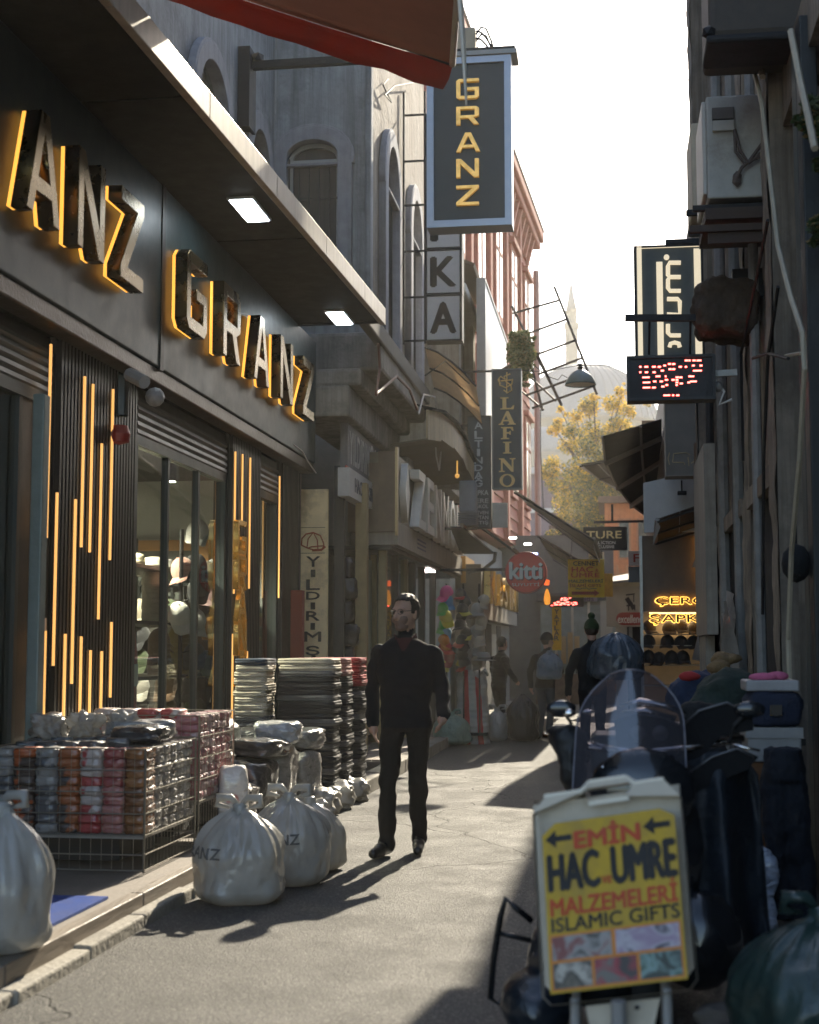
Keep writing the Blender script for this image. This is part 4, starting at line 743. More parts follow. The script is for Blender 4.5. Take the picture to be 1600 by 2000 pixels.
MB().slab([AY(1194, 1140, 32.6), AY(1262, 1132, 32.6), AY(1262, 1118, 35), AY(1198, 1130, 35)], .05).build('roof', M('roof_tiles_grey', (.3, .28, .26), .8, var=.4, scale=10), xs)
sign('red_letter_sign', 'pale sign with red letters beyond the hat shop window', (1228, 1076, 1275, 1105), 26.0, M('sign_pink_white', (.5, .45, .43), .6), thick=.1, lines=[ln('Fe', 1238, 1082, 1262, 1098, mat=dred)])
sign('grey_sign', 'plain slate grey panel below the red letter sign', (1228, 1106, 1275, 1137), 26.2, M('sign_slate', (.16, .19, .22), .6), thick=.1)
oh = thing('orange_house', 'orange plastered house with timber balcony far down the street', 'house', (1, 46, 0))
orp = M('orange_plaster', (.5, .2, .075), .85, var=.2, streak=.3)
P('wall', orp, oh, (-.25, 5, 46, 50, 0, 6.0)); P('roof', M('eaves_brown', (.13, .09, .06), .8), oh, (-.45, 5.2, 45.7, 50, 6.0, 6.2))
for k in range(4):
    xa = .15 + k * .6
    for z0 in (1.6, 4.2):
        wd = P('window', M('timber_frame', (.36, .17, .08), .7), oh, (xa, xa + .42, 45.95, 46.0, z0, z0 + 1.3)); P('pane', wpane, wd, (xa + .06, xa + .36, 45.935, 45.95, z0 + .06, z0 + 1.24))
for k in range(6): P('beam', M('timber_beam', (.42, .22, .1), .8), oh, (-.2, 2.4, 45.7, 45.76, 3.1 + k * .12, 3.16 + k * .12))
for k in range(8): P('baluster', M('timber_beam', (.42, .22, .1), .8), oh, (-.2 + k * .3, -.14 + k * .3, 45.6, 45.66, 3.0, 4.0))
bh = thing('pale_house', 'pale house wall and roof behind the orange house', 'house', (-2, 55, 0)); P('wall', M('house_pale', (.45, .4, .36), .85, var=.2), bh, (-4, -.3, 55, 60, 0, 5.2)); P('roof', M('house_roof', (.3, .16, .11), .9), bh, (-4.2, -.1, 54.6, 60, 5.2, 5.4))
for k in range(3): P('window', wpane, bh, (-2.6 + k * .8, -2.1 + k * .8, 54.96, 55.0, 2.6, 4.2))
vh = thing('violet_house', 'violet grey house wall with white cornice behind the autumn tree', 'house', (-4.5, 66, 0)); vw = M('violet_plaster', (.2, .15, .17), .9, var=.15)
P('wall', vw, vh, (-8, 1.5, 66, 70, 0, 9.4)); P('cornice', M('cornice_white', (.6, .57, .52), .8), vh, (-8, 1.6, 65.8, 70, 9.4, 9.7), (-8, 1.6, 65.9, 66, 7.6, 7.8))
for k in range(3): P('window', wpane, vh, (-2.9 + k * 1.5, -2.1 + k * 1.5, 65.95, 66, 5.2, 7.0))
# ---------------------------------------------------------------- mosque
MY = 150.0
lead = M('lead_dome', (.17, .19, .22), .65, var=.15, bump=.1, bscale=2, streak=.2); ash = M('ashlar', (.2, .18, .155), .9, var=.2, scale=.6, bump=.1); blk = M('ashlar_block', (.22, .2, .17), .9, var=.25, scale=.8, bump=.15)
mo = thing('mosque', 'hazy stone mosque with grey lead dome beyond the trees', 'mosque', (-3, MY, 0))
dt = AY(1140, 682, MY); db = AY(1140, 812, MY); RB = 152 / FPX * MY; H = dt.z - db.z; Rs = (RB * RB + H * H) / (2 * H); cz = dt.z - Rs
prof = []
for i in range(13):
    z = db.z + H * i / 12; prof.append((math.sqrt(max(0, Rs * Rs - (z - cz) ** 2)), z))
MB().lathe(prof, (dt.x, MY + RB, 0), 48).build('dome', lead, mo, smooth=True)
for k in range(24):
    an = math.pi + math.pi * (k + .5) / 24; MB().tube([Vector((dt.x + math.cos(an) * (r + .03), MY + RB + math.sin(an) * (r + .03), z)) for r, z in prof], .07, 4).build('dome_rib', lead, mo)
MB().lathe([(RB + .4, db.z - .25), (RB + .45, db.z), (RB, db.z + .12)], (dt.x, MY + RB, 0), 48, cap=False).build('cornice', ash, mo)
zb = AY(1100, 960, MY).z
MB().lathe([(RB - .1, 0), (RB - .1, db.z - .2)], (dt.x, MY + RB, 0), 48).build('drum', ash, mo)
hblk = 1.0; z = zb; row = 0
while z < db.z - .8:
    nseg = 34
    for k in range(nseg):
        a0 = math.pi + math.pi * (k + .5 * (row % 2)) / nseg; a1 = a0 + math.pi / nseg * .965
        xm = dt.x + math.cos((a0 + a1) / 2) * RB
        if not (-9 < xm < 2.5): continue
        pts = [(dt.x + math.cos(an) * r_, MY + RB + math.sin(an) * r_) for an, r_ in ((a0, RB - .2), (a1, RB - .2), (a1, RB + .02 + rnd.uniform(0, .05)), (a0, RB + .02 + rnd.uniform(0, .05)))]
        m = MB(); m.add([(x, y_, zq) for zq in (z, z + hblk * .93) for x, y_ in pts], [(0, 1, 2, 3), (7, 6, 5, 4), (0, 4, 5, 1), (1, 5, 6, 2), (2, 6, 7, 3), (3, 7, 4, 0)]); m.build('stone_block', blk, mo)
    z += hblk; row += 1
p = AY(1100, 860, MY - 3)
outline('window', [arch(-.9, .9, -2, 0, 1.0)], (p.x, MY - .3, p.z), EX, EZ, .3, M('mosque_window', (.1, .11, .12), .5), mo)
p = AY(1062, 890, MY - 6); MB().lathe([(3.0 * math.cos(i * math.pi / 16), 2.9 * math.sin(i * math.pi / 16)) for i in range(9)], p, 24).build('side_dome', lead, mo, smooth=True); MB().lathe([(3.0, -12), (3.0, 0)], p, 24).build('side_dome_base', ash, mo)
mn = thing('minaret', 'slender pale minaret with a pointed cap rising behind the dome', 'minaret', tuple(Vector((AY(1116, 700, 185).x, 185, 0))))
def mz(py): return AY(1116, py, 185).z
k_ = 185 / FPX; cx = AY(1116, 600, 185).x
MB().lathe([(12.5 * k_, 0), (12.5 * k_, mz(645))], (cx, 185, 0), 16).build('shaft', ash, mn, smooth=False)
MB().lathe([(12.5 * k_, mz(646)), (15 * k_, mz(640)), (15 * k_, mz(632)), (12 * k_, mz(630))], (cx, 185, 0), 16).build('balcony', ash, mn)
MB().lathe([(11 * k_, mz(645)), (10.5 * k_, mz(612)), (12 * k_, mz(610)), (11.5 * k_, mz(606))], (cx, 185, 0), 16).build('upper_shaft', ash, mn)
MB().lathe([(11 * k_, mz(606)), (7 * k_, mz(585)), (3.5 * k_, mz(562)), (1.4 * k_, mz(552)), (2.2 * k_, mz(549)), (.8 * k_, mz(545)), (1.5 * k_, mz(542)), (.2 * k_, mz(532))], (cx, 185, 0), 16).build('spire', lead, mn, smooth=True)
# ---------------------------------------------------------------- trees
def leaves(name, centres, n, size, mats, parent, seed=1, droop=0):
    r_ = random.Random(seed); m = MB(); tot = sum(c[1] ** 2 for c in centres)
    for c, rad, w_ in centres:
        k = int(n * rad ** 2 / tot)
        for _ in range(k):
            d = Vector((r_.gauss(0, 1), r_.gauss(0, 1), r_.gauss(0, 1))).normalized() * rad * (r_.random() ** .5)
            p = Vector(c) + Vector((d.x, d.y, d.z * .85)); s_ = size * r_.uniform(.6, 1.3)
            a = Vector((r_.gauss(0, 1), r_.gauss(0, 1), r_.gauss(0, .6))).normalized(); b = a.orthogonal().normalized() * .55
            b.rotate(Matrix.Rotation(r_.uniform(0, 6.28), 3, a))
            q = r_.random(); m.cur = 0 if q < w_ else (1 if q < w_ + (1 - w_) * .7 else 2)
            m.add([p - a * s_, p + b * s_, p + a * s_, p - b * s_], [(0, 1, 2, 3)])
    o = m.build(name, None, parent, mats=mats); return o
lf = [M('leaf_yellow', (.62, .40, .045), .7, var=.3, bump=0, trl=.45), M('leaf_olive', (.22, .2, .05), .7, var=.3, bump=0, trl=.4), M('leaf_green', (.05, .085, .025), .7, var=.3, bump=0, trl=.35)]
bark = M('bark', (.09, .07, .055), .95, var=.3, bump=.6)
TY = 56.0
tr = thing('autumn_tree', 'tall tree with yellow and green autumn leaves in front of the mosque', 'tree', tuple(AY(1165, 1265, TY)))
base = AY(1165, 1265, TY); base.z = 0; top = AY(1170, 830, TY)
MB().tube([base, base.lerp(top, .3) + EX * .1, base.lerp(top, .6) - EX * .1, top], [.28, .2, .12, .03], 8).build('trunk', bark, tr, smooth=True)
cs = []; r2 = random.Random(5)
for px, py, rp, wq in ((1150, 800, 22, .75), (1125, 815, 18, .8), (1200, 790, 26, .7), (1225, 800, 16, .7), (1085, 840, 16, .85), (1110, 870, 22, .6), (1160, 850, 34, .4), (1210, 840, 30, .5), (1180, 900, 40, .25), (1130, 920, 34, .3), (1080, 905, 20, .6), (1100, 950, 30, .3), (1075, 935, 14, .7), (1160, 970, 46, .15), (1205, 950, 40, .15), (1110, 985, 34, .35), (1190, 1010, 44, .12), (1140, 1020, 40, .15), (1160, 775, 10, .9), (1215, 765, 10, .8), (1095, 800, 9, .9)):
    c = AY(px, py, TY + r2.uniform(-1.5, 1.5)); cs.append((c, rp / FPX * TY * 1.05, wq))
    MB().tube([base.lerp(top, .35 + .4 * r2.random()), c.lerp(base.lerp(top, .7), .4) + Vector((0, 0, .2)), c], [.06, .04, .012], 5).build('branch', bark, tr)
for (c, rad, wq) in list(cs):
    for _ in range(3): cs.append((c + Vector((r2.gauss(0, 1), r2.gauss(0, .8), r2.gauss(0, 1))) * rad * .95, rad * r2.uniform(.35, .6), wq))
leaves('crown', cs, 34000, .055, lf, tr, 3)
# bush growing on the facade
pb = thing('wall_shrub', 'shaggy green shrub growing out of the red facade above the serif sign', 'shrub', tuple(AY(1020, 740, 25.5)))
cs = [(AY(px, py, 25.5 + r2.uniform(-.3, .3)), rp / FPX * 25.5, .12) for px, py, rp in ((1015, 665, 24), (1025, 690, 24), (1010, 700, 22), (1030, 715, 16), (1020, 730, 18), (1005, 680, 18), (1035, 672, 10), (1012, 745, 10), (1002, 655, 10), (1040, 700, 8), (1036, 735, 7), (1000, 720, 9), (1022, 752, 7), (1015, 765, 5), (1042, 660, 6), (1028, 650, 7), (1032, 752, 5))]
leaves('foliage', cs, 9000, .026, [M('leaf_tan', (.3, .22, .09), .7, var=.3, bump=0, trl=.4), M('leaf_sage', (.14, .16, .06), .7, var=.3, bump=0, trl=.4), M('leaf_green', (.05, .085, .025), .7)], pb, 8)
MB().tube([(-2.3, 25.6, 6.2), AY(1018, 700, 25.5)], .03, 6).build('stem', bark, pb)
# empty awning frame
af = thing('iron_lattice', 'bare rusty iron awning frame sticking out over the street', 'frame', tuple(AY(1020, 770, 26)))
ri = M('rusty_iron', (.055, .04, .035), .7, metal=.3, var=.3)
for pts in (((1083, 560), (1166, 770)), ((1000, 598), (1097, 792)), ((1002, 612), (1094, 586)), ((1030, 652), (1108, 623)), ((1050, 692), (1123, 665)), ((1052, 731), (1138, 699)), ((1028, 772), (1150, 728)), ((1040, 797), (1162, 753)), ((1035, 700), (1060, 802)), ((1020, 765), (1062, 800)), ((1040, 740), (1086, 783)), ((1048, 688), (1097, 790))):
    ya = 26.0 - (pts[0][0] - 1000) / 160; yb = 26.0 - (pts[1][0] - 1000) / 160
    MB().bar(AY(*pts[0], ya), AY(*pts[1], yb), .032).build('iron_bar', ri, af)
# street lamp on a span wire
sl_ = thing('street_lamp', 'green enamel dish lamp hanging from a wire over the street', 'street lamp', tuple(AY(1134, 755, 22)))
p = AY(1134, 752, 22); rl = 31 / FPX * 22
sh_ = MB(); sh_.lathe([(rl, 0), (rl * .97, .03), (rl * .8, .12), (rl * .5, .2), (rl * .2, .235), (.03, .245)], p, 24, cap=False); o = sh_.build('dish', M('lamp_green', (.07, .12, .13), .35, var=.2, metal=.2), sl_, smooth=True); md = o.modifiers.new('t', 'SOLIDIFY'); md.thickness = .008
MB().lathe([(rl * .93, .015), (rl * .7, .0), (.01, -.02)], p, 24, cap=False).build('diffuser', M('lamp_glass', (.6, .55, .42), .3, trl=.4), sl_, smooth=True)
MB().lathe([(.03, .24), (.05, .27), (.02, .3), (.06, .31), (.02, .34)], p, 10).build('cap', iron, sl_)
MB().tube([AY(1000, 722, 22), AY(1060, 726, 22), p + EZ * .31, AY(1230, 714, 22), AY(1290, 700, 22)], .006, 4).build('span_wire', iron, sl_)
MB().tube([p + Vector((-.2, 0, .12)), AY(1098, 732, 22), AY(1090, 742, 22), AY(1070, 735, 22), AY(1045, 715, 22)], .007, 4).build('feed_wire', iron, sl_)
m = MB(); m.tube([AY(930, 190, 24), AY(1150, 157, 24), AY(1380, 140, 24)], .006, 4); o = m.build('overhead_wire', iron); tag(o, 'thin wire strung high across the bright sky', 'wire')
m = MB(); m.tube([AY(1056, 800, 40), AY(1056, 880, 40), AY(1062, 1000, 40)], .02, 4); o = m.build('hanging_wire', iron); tag(o, 'black wire hanging down the far corner of the red building', 'wire')
# ================================================================ right side of the street
RX = 1.2
rw = M('dark_plaster', (.25, .21, .165), .95, var=.5, scale=1.6, bump=1.0, bscale=9, streak=.7, dirt=(.09, .075, .06), dirt_amt=.55, dirt_scale=1.1)
rbld = thing('right_building', 'tall dark weathered plaster building along the right side of the street', 'building', (1.3, 12, 0))
def rough_wall(y0, y1, z0, z1, x, amp=.045, ny=120, nz=170):
    m = MB(); vs = []
    for j in range(nz + 1):
        for i in range(ny + 1):
            y = y0 + (y1 - y0) * i / ny; z = z0 + (z1 - z0) * j / nz; vs.append((x - amp * (1.2 * noise.noise(Vector((1, y * 1.7, z * .5))) + .6 * noise.noise(Vector((4, y * 4, z * 3))) + .35 * noise.noise(Vector((7, y * 11, z * 9)))), y, z))
    m.add(vs, [(j * (ny + 1) + i, (j + 1) * (ny + 1) + i, (j + 1) * (ny + 1) + i + 1, j * (ny + 1) + i + 1) for j in range(nz) for i in range(ny)])
    return m
rough_wall(9.9, 17.3, 2.6, 11.5, RX).build('wall', rw, rbld, smooth=True)
P('wall_core', rw, rbld, (RX + .03, 3.5, 9.9, 17.25, 0, 11.5), (RX + .3, 3.5, 1, 9.9, 2.9, 11.5), (RX + .05, 3.5, 1, 3, 0, 2.9))
for (ya, yb, dx) in ((9.9, 10.25, .10), (12.2, 12.6, .07), (15.2, 15.5, .09), (16.95, 17.35, .2)):
    rough_wall(ya, yb, 0, 11.5, RX - dx, .03, 8, 150).build('pilaster', M('pilaster_plaster', (.28, .24, .19), .95, var=.4, bump=.9, bscale=12, streak=.7, dirt=(.1, .09, .08), dirt_amt=.6), rbld, smooth=True)
    P('pilaster_core', rw, rbld, (RX - dx + .012, RX + .03, ya, yb, 0, 11.5))
MB().cbox(RX - .3, RX + .2, 9.9, 17.4, 9.9, 10.1, .03).build('cornice', rw, rbld)
shd = M('shutter_dark', (.05, .055, .055), .5, metal=.4, var=.2)
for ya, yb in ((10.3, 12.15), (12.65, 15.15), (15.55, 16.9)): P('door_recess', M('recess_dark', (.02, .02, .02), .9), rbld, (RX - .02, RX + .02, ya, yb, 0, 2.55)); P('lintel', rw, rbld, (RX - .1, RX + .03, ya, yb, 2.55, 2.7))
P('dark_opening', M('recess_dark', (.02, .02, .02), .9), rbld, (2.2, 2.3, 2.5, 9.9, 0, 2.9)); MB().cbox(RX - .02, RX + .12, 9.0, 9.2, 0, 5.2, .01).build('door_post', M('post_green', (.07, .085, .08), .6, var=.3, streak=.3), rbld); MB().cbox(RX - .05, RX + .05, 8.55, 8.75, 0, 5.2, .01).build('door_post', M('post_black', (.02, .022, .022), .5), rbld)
P('lintel_beam', rw, rbld, (RX, RX + .3, 2, 9.88, 5.0, 5.4)); P('shutter', shd, rbld, (RX + .1, RX + .15, 2.5, 8.5, 2.9, 5.0))
# pipes and cables on it
for k, (py_, r_, mt) in enumerate(((12.9, .05, 'pipe_grey'), (13.15, .035, 'pipe_black'), (14.6, .055, 'pipe_grey'), (16.6, .045, 'pipe_black'), (11.2, .04, 'pipe_grey'))):
    MB().tube([(RX - .09, py_, .1), (RX - .09, py_ + .03, 2.6), (RX - .08, py_, 4.3 if k % 2 else 9.4)], r_, 8).build('pipe', M(mt, (.24, .24, .23) if 'grey' in mt else (.03, .03, .03), .6, var=.3, streak=.3), rbld)
MB().tube([AX(p_[0], p_[1], RX - .18) for p_ in ((1432, -60), (1448, 40), (1488, 200), (1502, 320), (1520, 480), (1545, 580), (1568, 650), (1572, 720), (1562, 900), (1546, 1080), (1540, 1250), (1546, 1420), (1552, 1620), (1550, 1750))], .016, 6).build('cable', M('cable_tan', (.4, .35, .26), .6), rbld)
MB().tube([AX(p_[0], p_[1], RX - .14) for p_ in ((1470, -60), (1478, 90), (1490, 150))], .022, 6).build('cable', M('cable_tan', (.4, .35, .26), .6), rbld); MB().tube([AX(p_[0], p_[1], RX - .2) for p_ in ((1545, 60), (1562, 150), (1580, 230), (1592, 290))], .018, 6).build('cable', M('cable_tan', (.4, .35, .26), .6), rbld)
for pts in (((1500, 430), (1475, 560), (1448, 690), (1452, 900)), ((1520, 560), (1500, 700), (1492, 900), (1490, 1200)), ((1540, 700), (1500, 690), (1470, 700))): MB().tube([AX(p_[0], p_[1], RX - .16) for p_ in pts], .012, 5).build('cable', iron, rbld)
MB().tube([AX(p_[0], p_[1], RX - .12) for p_ in ((1535, 695), (1565, 690))], .012, 5).build('bracket', M('cable_tan', (.4, .35, .26), .6), rbld)
# AC unit seen from the side on iron brackets
a2 = thing('air_conditioner', 'white outdoor air conditioner on iron brackets high on the right building', 'air conditioner', tuple(AY(1430, 400, 10.5)))
x0, x1, z0, z1 = rect(1383, 182, 1490, 388, 10.5)
acw = M('ac_white', (.4, .4, .37), .5, var=.2, scale=4, dirt=(.22, .2, .17), dirt_amt=.5, dirt_scale=3)
MB().cbox(x0, x1, 10.5, 11.35, z0, z1, .015).build('casing', acw, a2); MB().cbox(x0 + .04, x0 + .2, 10.47, 10.5, z1 - .19, z1 - .1, .005).build('handle_recess', M('ac_grey', (.12, .11, .1), .6), a2); MB().cbox(x0 + .04, x0 + .2, 10.465, 10.5, z1 - .28, z1 - .2, .005).build('valve_cover', acw, a2)
MB().cbox(x0 - .03, x0, 10.55, 11.3, z0 + .05, z1 - .02, .008).build('grille', M('ac_grille', (.5, .49, .45), .5), a2)
for dx in (0, .035): MB().tube([(x0 + .2, 10.46, z1 - .28), (x0 + .2 + dx, 10.44, z1 - .45), (x0 + .26 + dx, 10.43, z1 - .55), (x1 - .02, 10.43, z1 - .5 + dx), (RX - .05, 10.45, z1 - .38)], .012, 6).build('pipe', M('pipe_brown', (.1, .08, .07), .7), a2)
MB().tube([(x0 + .2, 10.46, z0 + .12), (x0 + .24, 10.44, z0 + .2), (x0 + .3, 10.43, z0 + .25), (RX - .05, 10.45, z0 + .42)], .014, 6).build('pipe', M('pipe_brown', (.1, .08, .07), .7), a2); m = MB(); m.sphere((x0 + .21, 10.47, z0 + .13), .04, 1, (1, .6, 1.6)); m.build('valve', M('pipe_brown', (.1, .08, .07), .7), a2)
P('rail', iron, a2, (AY(1345, 0, 10.6).x, RX, 10.55, 10.6, z0 - .07, z0 - .03)); P('rail', iron, a2, (AY(1345, 0, 10.6).x, RX, 11.2, 11.25, z0 - .07, z0 - .03)); P('bracket', M('bracket_rust', (.07, .05, .04), .8), a2, (x0 - .02, RX, 10.5, 11.3, z0 - .155, z0 - .071), (AY(1338, 0, 10.6).x, RX, 10.52, 10.58, z0 - .24, z0 - .19), (x0, RX, 10.56, 10.6, z0 - .32, z0 - .24))
a3 = thing('air_conditioner', 'beige air conditioner edge just behind the white one', 'air conditioner', tuple(AY(1372, 380, 12.5))); x0, x1, z0, z1 = rect(1354, 225, 1400, 395, 12.5); MB().cbox(x0, RX - .12, 12.65, 13.4, z0, z1, .02).build('casing', M('ac_beige', (.5, .44, .33), .6, var=.15), a3); P('bracket', iron, a3, (x0 - .05, RX, 12.7, 12.75, z0 - .05, z0 - .003))
# dark awning cassette overhead
a4 = thing('awning_box', 'dark awning box jutting from the right building at the top edge', 'awning', tuple(AY(1480, 80, 9.2))); x0, x1, z0, z1 = rect(1385, -120, 1600, 72, 9.2)
MB().cbox(x0, RX + .3, 9.2, 9.9, z0, z1, .04).build('cassette', M('cassette_brown', (.07, .06, .05), .7, var=.3), a4); MB().cbox(x0 - .02, RX + .3, 9.15, 9.6, z0 - .06, z0 - .003, .02).build('front_bar', iron, a4); m = MB(); m.sphere((x0 - .0, 9.2, z0 + .03), .05, 1); m.build('end_cap', iron, a4)
# plants
for nm, lab, Y_, bl, n, sz in (('ivy', 'leafy plant hanging on the right edge of the dark building', 8.2, ((1590, 210, 24), (1600, 250, 30), (1575, 240, 16), (1560, 235, 10), (1605, 320, 16), (1600, 440, 20), (1595, 470, 12)), 2600, .03), ('ivy', 'ivy trailing from the top corner of the dark building', 18.4, ((1362, 20, 12), (1366, 60, 12), (1360, 100, 10), (1366, 130, 8), (1370, -10, 14), (1358, 45, 8)), 3600, .035)):
    t_ = thing(nm, lab, 'plant', tuple(AY(bl[0][0], bl[0][1], Y_))); leaves('foliage', [(AY(a, b, Y_), c / FPX * Y_, .2) for a, b, c in bl], n, sz, [M('leaf_tan', (.3, .22, .09), .7), M('leaf_ivy', (.05, .075, .025), .6, var=.3, bump=0, trl=.3), M('leaf_green', (.05, .085, .025), .7)], t_, 4)
    MB().tube([AY(bl[0][0] + 10, bl[0][1] - 40, Y_), AY(bl[1][0], bl[1][1], Y_), AY(bl[2][0], bl[2][1], Y_)], .008, 5).build('stem', bark, t_)
# dark sign with beige frame and turned letters
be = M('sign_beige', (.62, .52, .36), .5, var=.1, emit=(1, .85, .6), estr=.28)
es = sign('framed_sign', 'dark grey projecting sign with beige border and upright beige lettering', (1242, 477, 1372, 700), 12.6, M('sign_charcoal', (.09, .105, .105), .6), frame=iron, fw=.012, thick=.16)
def bars(par, Y, nm, mat, items, th=.02):
    for it in items:
        a0, a1, c0, c1 = rect(*it, Y); P(nm, mat, par, (a0, a1, Y - th, Y - .002, c0, c1))
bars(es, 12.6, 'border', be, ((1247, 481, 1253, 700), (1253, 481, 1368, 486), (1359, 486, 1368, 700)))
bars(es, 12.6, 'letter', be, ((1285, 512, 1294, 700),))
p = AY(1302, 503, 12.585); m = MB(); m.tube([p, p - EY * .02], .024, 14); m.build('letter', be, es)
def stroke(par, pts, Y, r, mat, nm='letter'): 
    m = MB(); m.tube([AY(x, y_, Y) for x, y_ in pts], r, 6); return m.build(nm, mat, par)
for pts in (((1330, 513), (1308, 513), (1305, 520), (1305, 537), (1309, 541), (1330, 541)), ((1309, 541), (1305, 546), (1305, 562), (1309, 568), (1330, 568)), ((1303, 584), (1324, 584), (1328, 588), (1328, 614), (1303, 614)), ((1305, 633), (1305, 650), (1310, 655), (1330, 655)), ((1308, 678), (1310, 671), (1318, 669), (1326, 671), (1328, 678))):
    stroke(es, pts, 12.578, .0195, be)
MB().bar(AY(1300, 473, 12.68), Vector((RX, 12.68, AY(1300, 473, 12.68).z)), .04).build('bracket', iron, es)
# LED board
rows = [(1249, 1252, 697, 3), (1256, 1259, 697, 3), (1264, 1280, 696, 3), (1284, 1287, 696, 3), (1291, 1303, 695, 3)]
def L_(y, h, *xs): rows.extend((a, b, y, h) for a, b in xs)
L_(704, 3.2, (1338, 1344), (1345, 1349), (1353, 1359), (1361, 1370)); L_(711, 3.2, (1305, 1311), (1313, 1319)); L_(714, 3.2, (1296, 1301), (1352, 1357), (1367, 1372)); L_(716.5, 3.2, (1249, 1253), (1259, 1266), (1274, 1281), (1285, 1291), (1326, 1332), (1338, 1342)); L_(721, 3.2, (1306, 1312), (1313, 1319)); L_(724, 3.2, (1291, 1297), (1354, 1371)); L_(727, 3.2, (1249, 1253), (1260, 1266), (1275, 1281))
L_(735, 3.2, (1347, 1356), (1299, 1302), (1281, 1290), (1345, 1349)); L_(737, 3.2, (1255, 1269), (1320, 1326), (1327, 1333)); L_(742, 3.2, (1299, 1305), (1312, 1318), (1320, 1325)); L_(745, 3.2, (1348, 1361), (1276, 1282), (1289, 1295)); L_(747, 3.2, (1256, 1270), (1320, 1325), (1343, 1348)); L_(749, 3.2, (1328, 1334)); L_(752, 3.2, (1300, 1305), (1320, 1324)); L_(755, 3.2, (1292, 1298)); L_(757, 3.2, (1256, 1270), (1274, 1281)); L_(772, 3.2, (1296, 1309), (1313, 1317), (1321, 1327))
ld = dots('led_board', 'black LED message board with glowing red text on the right side', (1226, 692, 1396, 783), 11.4, rows, thick=.16)
MB().bar(AY(1396, 730, 11.5), AY(1440, 728, 11.5), .05).build('arm', M('galvanised', (.35, .35, .33), .5, metal=.5), ld); MB().tube([AY(1398, 742, 11.5), AY(1415, 765, 11.5), AY(1405, 790, 11.5), AY(1430, 780, 11.5)], .012, 5).build('wire', white_p, ld); m = MB(); m.sphere(AY(1402, 755, 11.5), .05, 1); m.build('junction', M('galvanised', (.35, .35, .33), .5), ld)
for px in (1268, 1348): MB().tube([AY(px, 692, 11.5), AY(px + 1, 622, 11.3)], .009, 5).build('chain', iron, ld)
# rolled tarp on a bar
rt = thing('rolled_tarp', 'rolled brown tarpaulin bundle on an iron bar above the LED board', 'tarpaulin', tuple(AY(1400, 690, 11.2)))
m = MB(); m.cbox(AY(1352, 0, 11.2).x, RX - .05, 11.15, 11.8, AY(0, 690, 11.2).z, AY(0, 590, 11.2).z, .08)
me = remeshed(m, .022, 3)
displace(me, lambda i, c: .05 * fbm(c, 5))
o = link('bundle', me, M('tarp_brown', (.07, .05, .034), .95, var=.4, bump=.8, bscale=25, streak=.4), rt, True); o.location = -worldloc(rt)
MB().bar(AY(1221, 621, 11.3), AY(1432, 621, 11.3), .05).build('bar', iron, rt); P('end_plate', iron, rt, (AY(1418, 0, 11.3).x, RX, 11.25, 11.35, AY(0, 630, 11.3).z, AY(0, 580, 11.3).z))
# grey sign box with outline logo, further panels and awnings
gb = sign('grey_sign_box', 'plain grey brown sign box with thin outline lettering below the LED board', (1301, 785, 1378, 930), 18.0, M('box_taupe', (.2, .185, .16), .7, var=.15), thick=.35, frame=M('box_edge', (.3, .27, .22), .6), fw=.008)
thin = M('thin_gold', (.5, .4, .22), .5)
for pts in (((1308, 884), (1305, 895), (1308, 908)), ((1316, 886), (1314, 902)), ((1316, 886), (1340, 884), (1348, 888)), ((1314, 903), (1336, 903), (1338, 908)), ((1344, 893), (1346, 910)), ((1350, 905), (1360, 898)), ((1365, 888), (1372, 888)), ((1369, 898), (1370, 908), (1366, 914), (1355, 914))): stroke(gb, pts, 17.99, .006, thin, 'outline_letter')
MB().bar((RX + .1, 18.2, AY(0, 800, 18).z), (AY(1370, 0, 18).x, 18.2, AY(0, 800, 18).z), .06).build('bracket', iron, gb)
wp = thing('white_panel', 'white metal panel with a small floodlight above the hat shop window', 'panel', tuple(AY(1300, 1040, 19.3)))
me = loops_mesh([[(0, 0), (.66, 0), (.66, .80), (0, .66)]], .06); a = AY(1258, 1040, 19.3); place(me, a - worldloc(wp), EX, EZ); link('sheet', me, M('panel_offwhite', (.52, .52, .5), .5, var=.1), wp)
p = AY(1332, 960, 19.2); m = MB(); m.bar(p, p + EZ * .15, .02); m.build('bracket', iron, wp); m = MB(); m.cbox(p.x - .06, p.x + .06, 19.1, 19.2, p.z - .05, p.z, .01); m.build('floodlight', iron, wp)
rd = thing('right_row', 'low row of shop buildings on the right beyond the dark building', 'building', (1.2, 30, 0))
P('wall', M('row_wall', (.25, .23, .2), .85, var=.25, streak=.3), rd, (1.35, 4, 17.4, 36, 0, 4.4)); P('upper_storey', M('row_wall', (.25, .23, .2), .85), rd, (1.2, 4, 17.4, 27, 4.4, 7.8)); P('parapet', M('rust_parapet', (.3, .2, .13), .9, var=.4, streak=.6), rd, (.55, 4, 26, 30, 4.4, 5.5)); P('upper_wall', M('panel_offwhite', (.52, .52, .5), .5), rd, (.75, 4, 20.5, 26, 4.4, 5.3))
P('front', M('row_front', (.2, .17, .14), .85, var=.3), rd, (.75, 1.35, 20.4, 32, 0, 4.4))
dka = M('awning_black', (.03, .03, .028), .8, var=.2, trl=.05)
cr = thing('curved_awning', 'large black curved awning with pale ribs on the right side', 'awning', tuple(AY(1290, 820, 21)))
E = [(AY(1292, 818, 20.5), AY(1177, 852, 20.5)), (AY(1292, 850, 21.5), AY(1182, 900, 22)), (AY(1293, 895, 23), AY(1205, 950, 24)), (AY(1294, 940, 24.5), AY(1232, 985, 26)), (AY(1290, 985, 26), AY(1262, 1008, 27.5))]
